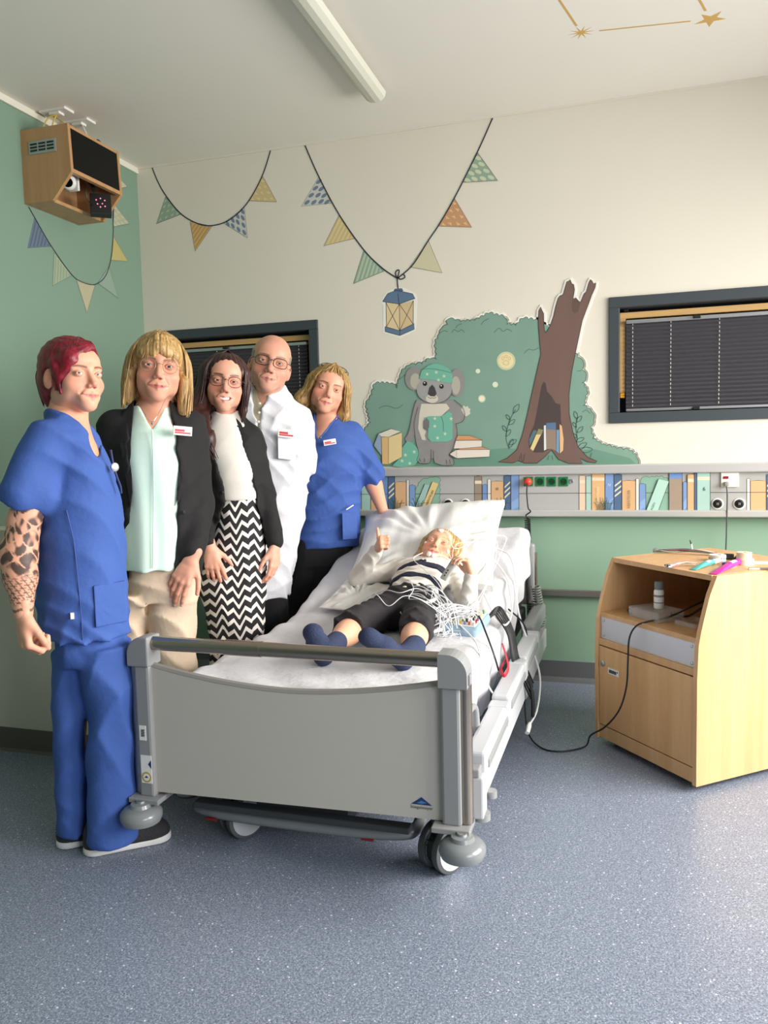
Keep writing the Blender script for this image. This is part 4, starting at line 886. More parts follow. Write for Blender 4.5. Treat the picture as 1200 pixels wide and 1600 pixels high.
# things on the cabinet top
def tube_of_paste(p0, p1, r, cbody, ccap, label, band=None):
    p0, p1 = Vector(p0), Vector(p1); d = (p1 - p0); L = d.length; d.normalize()
    o = empty('paste_tube', p0, label, 'tube')
    side_ = Vector((-d.y, d.x, 0)); b = MB(); n = 20; rows = []
    for i in range(9):
        t = i / 8; w = r * (1.25 - .25 * t); h = max(.0015, r * min(1, t * 1.5) ** .7)
        rows.append([p0 + d * (L * .74 * t) + side_ * (w * math.cos(2 * math.pi * j / n)) + Vector((0, 0, h + h * math.sin(2 * math.pi * j / n))) for j in range(n)])
    v = [p for rw in rows for p in rw]; f = []
    for i in range(8):
        for j in range(n): f.append((i * n + j, i * n + (j + 1) % n, (i + 1) * n + (j + 1) % n, (i + 1) * n + j))
    f.append(tuple(range(n))); f.append(tuple(range(8 * n, 9 * n)))
    at(o, MB().add(v, f), 'tube_body', cbody)
    z_ = Vector((0, 0, r)); at(o, MB().tube([p0 + d * L * .735 + z_, p0 + d * L * .78 + z_, p0 + d * L * .785 + z_, p0 + d * L + z_], [r * .98, r * .9, r * .92, r * .86], 20), 'tube_cap', ccap)
    if band: at(o, MB().tube([p0 + d * L * .48 + z_, p0 + d * L * .62 + z_], r * 1.03, 20), 'printed_band', band)
    return o
m_mag = mat('magenta_print', (196, 30, 140), rough=.35); m_wp = mat('white_tube', (236, 234, 236), rough=.35)
tube_of_paste(top(1114, 898), top(1166, 878), .0125, m_mag, m_wp, 'magenta paste tube with white cap at the front edge of the cabinet top', m_wp)
tube_of_paste(top(1082, 891), top(1124, 880), .011, mat('teal_print', (70, 160, 158), rough=.35), m_wp, 'teal and white paste tube lying left of the magenta tube', m_wp)
def tape(p, r0, r1, h, c, label, turned=False):
    o = empty('tape_roll', p, label, 'tape roll', 'tape rolls on the cabinet')
    at(o, MB().lathe([(r0, 0), (r1, 0), (r1, h), (r0, h), (r0, 0)], p, None, 30), 'tape', c); return o
m_tape = mat('cream_tape', (232, 224, 200), rough=.7)
q = top(1164, 882)
tape(q, .012, .031, .022, m_tape, 'wider white tape roll lying flat behind the magenta tube')
tape(q + Vector((-.003, .004, .0222)), .011, .027, .024, mat('beige_tape', (228, 214, 182), rough=.7), 'cream tape roll stacked on top of the white tape roll')
q = top(1121, 876)
o = tape(q, .014, .031, .024, m_white, 'white tape roll with printed marks in the middle of the cabinet top')
b_ = MB()
for i in range(16): 
    a = 2 * math.pi * i / 16; b_.box((q.x + .0311 * math.cos(a) - .0014, q.y + .0311 * math.sin(a) - .0014, q.z + .009), (q.x + .0311 * math.cos(a) + .0014, q.y + .0311 * math.sin(a) + .0014, q.z + .014))
at(o, b_, 'printed_marks', mat('grey_print', (130, 130, 134)), False)
q = top(1139, 884); o = empty('blue_jar', q, 'small round dark blue jar between the tape rolls and tubes', 'jar')
at(o, MB().lathe([(.024, 0), (.025, .003), (.025, .011), (.022, .013)], q, None, 26), 'jar_body', mat('violet_blue_jar', (58, 62, 150), rough=.3))
q = top(1137, 875); o = empty('black_pen_cap', q, 'black cylindrical adapter beside the printed tape roll', 'adapter')
at(o, MB().tube([q + Vector((-.012, 0, .014)), q + Vector((.02, -.01, .014))], .012, 16), 'adapter_body', m_black)
q = top(1150, 876); o = empty('black_clip', q, 'black clip lying behind the cream tape roll', 'clip')
at(o, MB().tube([q + Vector((-.012, 0, .006)), q + Vector((.02, .0, .016)), q + Vector((.032, .012, .01))], [.005, .009, .004], 10).tube([q + Vector((0, .015, .012)), q + Vector((.03, .012, .022))], .005, 10), 'clip_body', m_black)
cols = [(226, 222, 214), (196, 70, 60), (60, 60, 62), (90, 140, 120), (204, 150, 140), (120, 130, 140), (212, 204, 190)]
def wires(center, direction, n, length, spread, label, name='lead_wires', seed=1):
    r_ = random.Random(seed); d = Vector(direction).normalized(); s_ = Vector((-d.y, d.x, 0))
    o = empty(name, center, label, 'lead wires', 'bundles of lead wires on the cabinet')
    for i in range(n):
        a = r_.uniform(-1, 1) * spread; b = r_.uniform(-1, 1) * spread; c = Vector(center)
        P = [c - d * length / 2 + s_ * a + Vector((0, 0, .004 + r_.random() * .01)), c - d * length * .2 + s_ * (a * .4) + Vector((0, 0, .006 + r_.random() * .014)), c + d * length * .15 + s_ * b * .5 + Vector((0, 0, .006 + r_.random() * .016)), c + d * length * .5 + s_ * b + Vector((0, 0, .004 + r_.random() * .008))]
        at(o, MB().tube(spline(P, 6), .0018, 6), 'wire', mat('wire_%d' % (i % len(cols)), cols[i % len(cols)], rough=.4))
        e = P[0]; at(o, MB().tube([e, e - d * .012 + Vector((0, 0, .001))], .0035, 8), 'electrode_cup', m_alu if i % 2 else m_black)
    return o
q = top(1072, 866); wires(q, top(1105, 869) - top(1045, 866), 12, .24, .022, 'tangled bundle of coloured lead wires at the back of the cabinet top', seed=2)
q = top(1066, 886); wires(q, top(1090, 884) - top(1045, 888), 6, .12, .012, 'short bundle of silver and red lead wires at the front edge of the cabinet', seed=3)
q = top(1080, 866); o = empty('lead_clip', q, 'black and white lead clip sticking up from the wire bundle', 'clip')
at(o, MB().tube([q + Vector((.004, 0, .012)), q + Vector((0, 0, .045))], [.004, .003], 8), 'clip_tip', m_white); at(o, MB().tube([q + Vector((0, 0, .043)), q + Vector((-.006, .0, .06))], [.0035, .002], 8), 'clip_end', m_black)
q = top(1183, 890); o = empty('silver_scissors', q, 'silver scissors lying at the right edge of the cabinet top', 'scissors')
at(o, MB().tube([q + Vector((-.03, -.01, .003)), q + Vector((.04, .012, .003))], .004, 8).tube([q + Vector((-.028, .006, .003)), q + Vector((.042, -.002, .005))], .004, 8), 'blades', m_alu)
for k in (0, 1): at(o, MB().tube([q + Vector((.055 + .014 * math.cos(a), .018 - .026 * k + .011 * math.sin(a), .004)) for a in (2 * math.pi * i / 14 for i in range(14))], .003, 8, closed=True), 'handle', m_black)
q = top(1192, 880); o = MB().box((q.x - .035, q.y - .02, q.z), (q.x + .06, q.y + .03, q.z + .003)).build('paper_slip', m_white); tag(o, 'white paper slip near the right edge of the cabinet top', 'paper')

# ------------------------------------------------------------------ recording box, leads and cables on the bed
def bz(x, y): return topz(y) + .006
ex, ey = -.60, 2.93
hb = empty('lead_box', (ex, ey, bz(ex, ey)), 'pale blue recording box full of plugged leads beside the child', 'recording box')
tilt = Matrix.Translation((ex, ey, bz(ex, ey) + .025)) @ Matrix.Rotation(rad(14), 4, 'X') @ Matrix.Rotation(rad(-12), 4, 'Z')
def hpart(mb, name, m_, parent=None, smooth=False):
    o = mb.build(name, m_, parent or hb, smooth); o.data.transform(Matrix.Translation(hb.location).inverted() @ tilt); return o
hpart(MB().box((-.075, -.075, -.02), (.075, .09, .02), .014, None, 3), 'box_housing', mat('pale_blue_plastic', (150, 178, 200), rough=.35))
hpart(MB().box((-.062, -.045, .0195), (.062, .082, .0225), .002), 'socket_panel', m_white)
pc = [(40, 40, 44), (196, 60, 50), (220, 190, 60), (90, 150, 90), (240, 240, 236), (120, 110, 170), (226, 226, 220)]
r_ = random.Random(11)
for i in range(7):
    for j in range(6):
        c = pc[(i * 3 + j * 5 + i * j) % 7]; x, y = -.052 + i * .0175, -.033 + j * .021
        hpart(MB().tube([(x, y, .02), (x + r_.uniform(-.004, .004), y + .003, .036)], [.0045, .0035], 8), 'lead_plug', mat('plug_%d' % ((i * 3 + j * 5 + i * j) % 7), c, rough=.4))
m_lead = mat('white_lead', (236, 236, 238), rough=.4)
def lead(P, r=.0018, name='electrode_lead', label=None, m_=None, group='white electrode leads', cat='lead wire'):
    o = MB().tube(spline(P, 7), r, 6).build(name, m_ or m_lead, None, True)
    tag(o, label or 'thin white electrode lead in the tangle between child and recording box', cat, group); return o
r_ = random.Random(21)
for i in range(34):
    a = tilt @ Vector((-.052 + (i % 7) * .0175, -.033 + (i // 7 % 6) * .021, .036))
    k = r_.random(); up_ = r_.uniform(.015, .06)
    e1 = Vector((ex - r_.uniform(.06, .17), ey - r_.uniform(-.07, .13), 0)); e1.z = bz(*e1[:2]) + r_.uniform(.004, .06)
    e2 = Vector((ex - r_.uniform(.1, .24), ey + r_.uniform(-.16, .08), 0)); e2.z = bz(*e2[:2]) + r_.uniform(.01, .09)
    e3 = Vector((ex - .17 - r_.random() * .07, ey + .02 + r_.uniform(-.08, .16), bz(ex, ey) + .06 + .08 * r_.random()))
    m0 = (a + e1) / 2 + Vector((r_.uniform(-.02, .02), r_.uniform(-.05, .02), up_))
    lead([a, a + Vector((r_.uniform(-.02, .01), r_.uniform(-.02, .01), .02)), m0, e1, e2, e3])
# splitter pieces in the leads
for k, (x, y, ang) in enumerate(((-.72, 2.86, .5), (-.68, 2.80, .9))):
    c = Vector((x, y, bz(x, y) + (.125 if k == 0 else .03))); d = Vector((math.sin(ang), math.cos(ang), .1)) * .03
    o = MB().tube([c - d * 1.15, c - d * .9, c + d * .9, c + d * 1.2], [.004, .0125, .0115, .004], 12, flat=.6).build('lead_splitter', m_white, None, True)
    tag(o, ('white lead splitter resting on the child\'s dark trousers', 'white lead splitter lying on the sheet before the recording box')[k], 'connector', 'lead splitters')
# long white cables over the mattress edge and black cable bundle
def edgept(y, z, d=.03): return (XMb + d, y, z)
lead([(-.66, 3.62, .80), (-.58, 3.66, .755), (-.52, 3.60, .73), (-.475, 3.45, .66), (-.455, 3.36, .55), (-.43, 3.36, .45), (-.395, 3.37, .36), (-.372, 3.4, .27), (-.36, 3.34, .21), (-.355, 3.16, .165), (-.37, 3.04, .15)], .0042, 'white_cable', 'long white cable looping over the bed edge with its plug hanging low', None, 'white cables over the bed edge', 'cable')
o_ = MB().tube([(-.37, 3.05, .152), (-.372, 3.03, .145), (-.374, 3.0, .13)], [.007, .011, .009], 10).build('cable_plug', m_white, None, True); tag(o_, 'white plug dangling beside the bed near the floor', 'plug')
lead([(-.70, 3.55, .79), (-.60, 3.56, .725), (-.52, 3.45, .67), (-.478, 3.30, .62), (-.452, 3.16, .56), (-.46, 3.02, .545), (-.52, 3.12, .57), (-.60, 3.3, .635), (-.67, 3.35, .72)], .004, 'white_cable', 'white cable arching from the pillow down to the bed edge and back', None, 'white cables over the bed edge', 'cable')
lead([(-.62, 2.9, .575), (-.54, 2.78, .55), (-.495, 2.66, .54), (-.462, 2.58, .47), (-.44, 2.62, .40), (-.42, 2.64, .39)], .003, 'white_cable', 'thin white cable hanging over the bed edge to the side rail', None, 'white cables over the bed edge', 'cable')
for k in range(5):
    lead([(ex + .07, ey + .07, bz(ex, ey) + .03), (ex + .1, ey + .10 + k * .01, bz(ex, ey) + .05 + k * .004), (-.49 + k * .004, ey + .1 + k * .012, .575 + k * .004), (-.445 + .003 * k, ey + .08 + k * .015, .51), (-.425 + .004 * k, ey + .05 + .012 * k, .42), (-.40 + .004 * k, 3.0 + k * .02, .36), (-.365, 3.05 + .02 * k, .25 + .01 * k)], .0042, 'black_cable', 'black cable of the bundle running from the recording box over the bed edge', m_cord, 'black cables over the bed edge', 'cable')
o = MB().tube(spline([(-.368, 3.03, .34), (-.36, 3.05, .28), (-.358, 3.06, .22), (-.36, 3.07, .17)], 5), [.008] * 5 + [.014] * 10 + [.006], 10, flat=.5).build('black_strap', mat('black_webbing', (24, 24, 27), rough=.8), None, True); tag(o, 'black strap bundle hanging beside the side rail', 'strap')
lead([(ex + .03, ey - .0, bz(ex, ey) + .058), (ex + .06, ey - .02, bz(ex, ey) + .065), (-.5, 2.83, .56), (-.462, 2.78, .49), (-.45, 2.8, .43)], .0038, 'black_cable', 'single black cable leaving the front of the recording box to the red strap', m_cord, None, 'cable')
o = MB().tube(spline([(-.44, 2.83, .52), (-.425, 2.83, .47), (-.415, 2.80, .44), (-.425, 2.77, .42), (-.44, 2.79, .44), (-.43, 2.84, .46)], 6), .008, 10, flat=.4).build('red_strap', mat('red_strap', (176, 24, 44), rough=.6), None, True); tag(o, 'red strap looped around the bed side under the recording box', 'strap')
# ------------------------------------------------------------------ people: surfaces from smooth distance fields
def smin(a, b, k):
    if k <= 0: return np.minimum(a, b)
    h = np.maximum(k - np.abs(a - b), 0) / k
    return np.minimum(a, b) - h * h * k * .25
class Cap:
    """tapered limb between a and b; flat=(axis, factor) squeezes it"""
    def __init__(s, a, b, ra, rb, k=.02, flat=None, op='u'):
        s.a, s.b = np.array(a, float), np.array(b, float); s.ra, s.rb, s.k, s.flat, s.op = ra, rb, k, flat, op
    def bb(s):
        r = max(s.ra, s.rb) * 1.05; return np.minimum(s.a, s.b) - r, np.maximum(s.a, s.b) + r
    def __call__(s, x, y, z):
        px, py, pz = x - s.a[0], y - s.a[1], z - s.a[2]; d = s.b - s.a; L = max(d @ d, 1e-12)
        t = np.clip((px * d[0] + py * d[1] + pz * d[2]) / L, 0, 1)
        qx, qy, qz = px - t * d[0], py - t * d[1], pz - t * d[2]
        if s.flat:
            n, f = np.array(s.flat[0], float), s.flat[1]; n /= np.linalg.norm(n); c = (qx * n[0] + qy * n[1] + qz * n[2]) * (f - 1)
            qx, qy, qz = qx + c * n[0], qy + c * n[1], qz + c * n[2]
        return np.sqrt(qx * qx + qy * qy + qz * qz) - (s.ra + (s.rb - s.ra) * t)
    def xf(s, M):
        q = Cap(tuple(M @ Vector(s.a)), tuple(M @ Vector(s.b)), s.ra, s.rb, s.k, None, s.op)
        if s.flat: q.flat = (tuple(M.to_3x3() @ Vector(s.flat[0])), s.flat[1])
        return q
class Ell:
    def __init__(s, c, r, k=.02, rot=None, op='u'):
        s.c, s.r, s.k, s.op = np.array(c, float), np.array(r, float), k, op
        s.R = np.array(Euler(rot).to_matrix()).T if rot is not None else np.eye(3)
    def bb(s):
        r = s.r.max() if not np.allclose(s.R, np.eye(3)) else s.r; return s.c - r, s.c + r
    def __call__(s, x, y, z):
        px, py, pz = x - s.c[0], y - s.c[1], z - s.c[2]; R = s.R
        if not np.allclose(R, np.eye(3)):
            px, py, pz = (R[0, 0] * px + R[0, 1] * py + R[0, 2] * pz, R[1, 0] * px + R[1, 1] * py + R[1, 2] * pz, R[2, 0] * px + R[2, 1] * py + R[2, 2] * pz)
        a, b, c = s.r; k0 = np.sqrt((px / a) ** 2 + (py / b) ** 2 + (pz / c) ** 2); k1 = np.sqrt((px / a ** 2) ** 2 + (py / b ** 2) ** 2 + (pz / c ** 2) ** 2) + 1e-9
        return k0 * (k0 - 1) / k1
class ZL:
    """stack of superellipse sections: rows (z, cx, cy, rx, ry)"""
    def __init__(s, rows, k=.02, n=2.3, grow=0.0, op='u', sm=.035, axis=2):
        s.T = np.array(sorted(rows), float); s.k, s.n, s.g, s.op, s.sm = k, n, grow, op, sm
    def bb(s):
        T = s.T; g = s.g + .002
        return np.array([(T[:, 1] - T[:, 3]).min() - g, (T[:, 2] - T[:, 4]).min() - g, T[0, 0] - g]), np.array([(T[:, 1] + T[:, 3]).max() + g, (T[:, 2] + T[:, 4]).max() + g, T[-1, 0] + g])
    def __call__(s, x, y, z):
        T = s.T; zz = z.ravel()
        def it(c):
            a = 0
            for w, o in ((.25, -1), (.5, 0), (.25, 1)): a = a + w * np.interp(zz + o * s.sm, T[:, 0], T[:, c])
            return a.reshape(z.shape)
        cx, cy, rx, ry = it(1), it(2), it(3) + s.g, it(4) + s.g
        u, v = np.abs((x - cx) / rx), np.abs((y - cy) / ry); q = (u ** s.n + v ** s.n + 1e-12) ** (1 / s.n)
        d = (q - 1) * np.minimum(rx, ry)
        zc = (T[0, 0] + T[-1, 0]) / 2; hz = (T[-1, 0] - T[0, 0]) / 2 + s.g
        e = np.abs(z - zc) - hz
        return np.maximum(d, e + 0 * d)
class Poly:
    """polygon in the x-z plane, cut through y < y1"""
    def __init__(s, pts, y0=-9, y1=0.0, k=.003, op='s'): s.P = np.array(pts, float); s.y0, s.y1, s.k, s.op = y0, y1, k, op
    def bb(s): return np.array([s.P[:, 0].min(), s.y0, s.P[:, 1].min()]), np.array([s.P[:, 0].max(), s.y1, s.P[:, 1].max()])
    def __call__(s, x, y, z):
        X, Z_ = np.broadcast_arrays(x, z); X = X[:, :1, :]; Z_ = Z_[:, :1, :]
        P = s.P; n = len(P); d = np.full(X.shape, 9.0); sg = np.ones(X.shape)
        for i in range(n):
            a, b = P[i], P[i - 1]; e = b - a; wx, wz = X - a[0], Z_ - a[1]
            t = np.clip((wx * e[0] + wz * e[1]) / max(e @ e, 1e-12), 0, 1); d = np.minimum(d, (wx - e[0] * t) ** 2 + (wz - e[1] * t) ** 2)
            c1 = Z_ >= a[1]; c2 = Z_ < b[1]; c3 = e[0] * wz > e[1] * wx
            fl = (c1 & c2 & c3) | (~c1 & ~c2 & ~c3); sg = np.where(fl, -sg, sg)
        d2 = sg * np.sqrt(d); return np.maximum(d2 + 0 * y, np.maximum(y - s.y1, s.y0 - y) + 0 * d2)
class Half:
    """cuts away everything on the +n side of a plane"""
    def __init__(s, o, n, k=.002): s.o, s.n, s.k, s.op = np.array(o, float), np.array(n, float) / np.linalg.norm(n), k, 's'
    def bb(s): return np.full(3, -9.0), np.full(3, 9.0)
    def __call__(s, x, y, z): return -((x - s.o[0]) * s.n[0] + (y - s.o[1]) * s.n[1] + (z - s.o[2]) * s.n[2])
def field(prims, lo, hi, h, disp=None):
    lo, hi = np.array(lo, float), np.array(hi, float); n = np.ceil((hi - lo) / h).astype(int) + 1
    ax = [(lo[i] + h * np.arange(n[i])).astype(np.float32) for i in range(3)]
    F = np.full(n, .08, np.float32)
    for p in prims:
        a, b = p.bb(); pad = p.k + 3 * h + .012
        i0 = np.clip(np.floor((a - pad - lo) / h).astype(int), 0, n); i1 = np.clip(np.ceil((b + pad - lo) / h).astype(int) + 1, 0, n)
        if (i1 <= i0).any(): continue
        sl = tuple(slice(i0[k], i1[k]) for k in range(3))
        d = p(ax[0][sl[0]][:, None, None], ax[1][sl[1]][None, :, None], ax[2][sl[2]][None, None, :]).astype(np.float32)
        if p.op == 'u': F[sl] = smin(F[sl], d, p.k)
        else: F[sl] = -smin(-F[sl], d, p.k)
    if disp is not None:
        m_ = np.abs(F) < .03; I = np.nonzero(m_)
        F[m_] += disp(ax[0][I[0]], ax[1][I[1]], ax[2][I[2]]).astype(np.float32)
    return F, lo, ax
def nets(F, lo, h):
    """naive surface nets"""
    S = F < 0; nx, ny, nz = F.shape
    c = np.zeros((nx - 1, ny - 1, nz - 1), np.int8)
    for dx in (0, 1):
        for dy in (0, 1):
            for dz in (0, 1): c += S[dx:nx - 1 + dx, dy:ny - 1 + dy, dz:nz - 1 + dz]
    act = (c > 0) & (c < 8); I = np.stack(np.nonzero(act), 1); N = len(I)
    if N == 0: return np.zeros((0, 3)), np.zeros((0, 4), int)
    idx = np.full(act.shape, -1, np.int64); idx[act] = np.arange(N)
    acc = np.zeros((N, 3)); cnt = np.zeros(N)
    corners = [(a, b, d) for a in (0, 1) for b in (0, 1) for d in (0, 1)]
    for p in corners:
        for axis in range(3):
            if p[axis]: continue
            q = list(p); q[axis] = 1
            fa = F[I[:, 0] + p[0], I[:, 1] + p[1], I[:, 2] + p[2]]; fb = F[I[:, 0] + q[0], I[:, 1] + q[1], I[:, 2] + q[2]]
            m_ = (fa < 0) != (fb < 0); t = np.where(m_, fa / np.where(m_, fa - fb, 1), 0)
            P = np.array(p, float)[None, :].repeat(N, 0); P[:, axis] += t
            acc[m_] += P[m_]; cnt[m_] += 1
    V = lo + h * (I + acc / np.maximum(cnt, 1)[:, None])
    Q = []
    for axis in range(3):
        o1, o2 = [(1, 2), (2, 0), (0, 1)][axis]
        s0 = [slice(1, -1)] * 3; s0[axis] = slice(0, -1); s1 = [slice(1, -1)] * 3; s1[axis] = slice(1, None)
        A, B = S[tuple(s0)], S[tuple(s1)]; E = np.stack(np.nonzero(A != B), 1)
        if not len(E): continue
        fl = A[tuple(E.T)]; base = E.copy(); base[:, o1] += 1; base[:, o2] += 1
        def cid(d1, d2):
            q = base.copy(); q[:, o1] -= d1; q[:, o2] -= d2; return idx[q[:, 0], q[:, 1], q[:, 2]]
        q = np.stack([cid(1, 1), cid(0, 1), cid(0, 0), cid(1, 0)], 1); q[~fl] = q[~fl][:, ::-1]; Q.append(q)
    Q = np.concatenate(Q); Q = Q[(Q >= 0).all(1)]
    return V, Q
LIFT = [0.0]
def surf(prims, h, lo=None, hi=None, disp=None, M=None, smooth=1):
    if lo is None:
        B = [p.bb() for p in prims if p.op == 'u']; lo = np.min([b[0] for b in B], 0) - 4 * h; hi = np.max([b[1] for b in B], 0) + 4 * h
    F, lo, ax = field(prims, lo, hi, h, disp)
    # closed at the borders of the block
    V, Q = nets(F, lo, h)
    for _ in range(smooth):
        if not len(V): break
        e = np.concatenate([Q[:, [0, 1]], Q[:, [1, 2]], Q[:, [2, 3]], Q[:, [3, 0]]]); s_ = np.zeros_like(V); n_ = np.zeros(len(V))
        np.add.at(s_, e[:, 0], V[e[:, 1]]); np.add.at(s_, e[:, 1], V[e[:, 0]]); np.add.at(n_, e[:, 0], 1); np.add.at(n_, e[:, 1], 1)
        V = V * .5 + .5 * s_ / np.maximum(n_, 1)[:, None]
    loc = V.copy()
    if M is None and LIFT[0]: V[:, 2] += LIFT[0] * np.clip((V[:, 2] - 1.02) / .26, 0, 1)
    if M is not None: A = np.array(M); V = V @ A[:3, :3].T + A[:3, 3]
    return V, Q, loc
def npmesh(name, parts, material, parent=None, M=None):
    """parts: list of (V, Q, colour array or None)"""
    V = np.concatenate([p[0] for p in parts]); o = 0; Qs = []; C = []
    for p in parts:
        Qs.append(p[1] + o); o += len(p[0]); c = p[2] if len(p) > 2 and p[2] is not None else np.ones((len(p[0]), 4)); C.append(c)
    Q = np.concatenate(Qs); C = np.concatenate(C).astype(np.float32)
    me = D.meshes.new(name); me.vertices.add(len(V)); me.vertices.foreach_set('co', V.astype(np.float32).ravel())
    me.loops.add(Q.size); me.loops.foreach_set('vertex_index', Q.astype(np.int32).ravel())
    me.polygons.add(len(Q)); me.polygons.foreach_set('loop_start', np.arange(0, Q.size, 4, dtype=np.int32))
    me.polygons.foreach_set('use_smooth', np.ones(len(Q), bool))
    me.update(calc_edges=True); me.validate()
    at_ = me.color_attributes.new('tint', 'FLOAT_COLOR', 'POINT')
    if len(at_.data) == len(C): at_.data.foreach_set('color', C.ravel())
    me.materials.append(material)
    ob = D.objects.new(name, me); COL.objects.link(ob)
    if parent: ob.parent = parent
    return ob
def tube_np(pts, r, n=8):
    b = MB().tube(pts, r, n, caps=False); V = np.array(b.v); return V, np.array(b.f)

def tint_material(name, rough=.5, base=None, spec=.4):
    m = D.materials.new(name); m.use_nodes = True; nt = m.node_tree; b = nt.nodes['Principled BSDF']
    a = nt.nodes.new('ShaderNodeAttribute'); a.attribute_name = 'tint'; nt.links.new(a.outputs['Color'], b.inputs['Base Color'])
    b.inputs['Roughness'].default_value = rough; b.inputs['Specular IOR Level'].default_value = spec
    nt.links.new(a.outputs['Alpha'], b.inputs['Roughness'])
    return m
m_skin = tint_material('skin')
def hair_material(name, dark, light, scale=(150, 150, 9)):
    m = D.materials.new(name); m.use_nodes = True; nt = m.node_tree; b = nt.nodes['Principled BSDF']; L = nt.links.new
    tc = nt.nodes.new('ShaderNodeTexCoord'); mp = nt.nodes.new('ShaderNodeMapping'); mp.inputs['Scale'].default_value = scale; L(tc.outputs['Object'], mp.inputs['Vector'])
    n = nt.nodes.new('ShaderNodeTexNoise'); n.inputs['Scale'].default_value = 1; n.inputs['Detail'].default_value = 5; n.inputs['Roughness'].default_value = .7; L(mp.outputs['Vector'], n.inputs['Vector'])
    r = nt.nodes.new('ShaderNodeValToRGB'); L(n.outputs['Fac'], r.inputs[0]); e = r.color_ramp.elements
    e[0].position = .33; e[0].color = (*lin(dark), 1); e[1].position = .66; e[1].color = (*lin(light), 1); L(r.outputs[0], b.inputs['Base Color'])
    bp = nt.nodes.new('ShaderNodeBump'); bp.inputs['Strength'].default_value = .5; bp.inputs['Distance'].default_value = .004; L(n.outputs['Fac'], bp.inputs['Height']); L(bp.outputs['Normal'], b.inputs['Normal'])
    b.inputs['Roughness'].default_value = .42; return m
def cloth(name, color, rough=.85, bump=.35, bscale=22, sheen=.0, noise=.03):
    return mat(name, color, rough=rough, bump=bump, bscale=bscale, sheen=sheen, noise=noise, nscale=(8, 8, 8))
def folds(seed, amp=.004, fz=9.0, fx=22.0, diag=6.0):
    r_ = random.Random(seed); p = [r_.uniform(0, 6.3) for _ in range(9)]
    def rid(s): return 1 - 2 * np.abs(np.sin(s)) ** .8
    def f(x, y, z):
        w = np.sin(7 * z + 5 * x + p[0]) + .7 * np.sin(13 * y - 9 * z + p[1]) + .5 * np.sin(17 * x + 11 * z + p[7])
        m1 = .5 + .5 * np.sin(6 * z - 5 * x + 2 * w + p[2]); m2 = .5 + .5 * np.sin(5 * x + 7 * z + w + p[3])
        a = rid(fx * 1.5 * (x + y) + diag * 3.2 * z + 1.5 * w + p[4]) * m1
        b = rid(fx * 1.3 * (x - y) - diag * 3.0 * z + 1.7 * w + p[5]) * m2
        c = rid(fz * 3.0 * z + 8 * x + 1.6 * w + p[6]) * (1 - m1)
        return -amp * (.5 * a + .45 * b + .35 * c)
    return f
# ---- head: face towards -y, eyes at z = 0
def head_prims(w=1.0, age=0.0, smile=.5, nose=1.0, jaw=1.0, neck=None, chin=1.0, eye_open=1.0, teeth=False):
    e = .0315 * w
    P = [Ell((0, .02, .042), (.0735 * w, .092, .078), .01),
         Ell((0, -.018, -.018), (.0645 * w, .068, .072), .025),
         Ell((0, -.045, -.060), (.038 * w * jaw, .042, .044), .026),
         Ell((0, -.070, -.094 * chin), (.022 * jaw, .0185, .0165), .026),
         Ell((0, -.052, .042), (.053 * w, .035, .036), .03)]
    for s in (-1, 1):
        P += [Ell((s * .043 * w, -.053, -.030), (.021, .020, .018 + .003 * smile), .022),
              Cap((s * .006, -.083, .019), (s * .044 * w, -.068, .019), .0085, .008, .014),
              Ell((s * .047 * w, -.008, -.054), (.016, .038, .026), .02)]
    # nose
    P += [Cap((0, -.083, .010), (0, -.098 - .006 * nose, -.031), .0062, .0098 * nose, .012)]
    for s in (-1, 1): P += [Ell((s * .0105 * nose, -.0935, -.0375), (.0072, .009, .0066), .006)]
    # mouth
    lift = .0085 * smile
    P += [Ell((0, -.077, -.067), (.034, .0135, .020), .014)]
    for s in (-1, 1):
        P += [Cap((0, -.0915, -.0605), (s * .027, -.0765, -.0635 + lift), .0038, .0020, .004), Cap((0, -.0905, -.0730), (s * .024, -.0775, -.0690 + lift), .0050, .0024, .005)]
        P += [Cap((s * .000, -.0965, -.0667), (s * .0305, -.0790, -.0662 + lift), .0015, .0013, .002, op='s')]
        P += [Cap((s * .017 * nose, -.090, -.036), (s * (.030 + .002 * smile), -.078, -.058), .0012 + .0007 * age, .0014 + .0007 * age, .009, op='s')]
    # eye sockets and lids
    for s in (-1, 1):
        P += [Ell((s * e, -.0905, .003), (.017, .012, .0105), .012, op='s')]
        P += [Ell((s * e, -.0745, .0005), (.0150, .0150, .0118), .003)]
        op_ = (.0048 - .0014 * smile) * eye_open
        P += [Ell((s * (e + .0005), -.092, .0003), (.0128, .013, op_), .0012, rot=(0, s * -.08, 0), op='s')]
    # ears
    for s in (-1, 1):
        P += [Ell((s * .0745 * w, .012, -.008), (.0085, .018, .031), .006, rot=(.15, 0, s * -.32)), Ell((s * .0825 * w, .006, -.004), (.006, .0095, .018), .004, rot=(.15, 0, s * -.32), op='s')]
    if teeth: P += [Ell((0, -.094, -.0655), (.0205, .014, .0050), .003, op='s'), Ell((-.012, -.090, -.0625), (.010, .012, .0040), .003, rot=(0, .3, 0), op='s'), Ell((.012, -.090, -.0625), (.010, .012, .0040), .003, rot=(0, -.3, 0), op='s')]
    if neck: P += neck
    return P
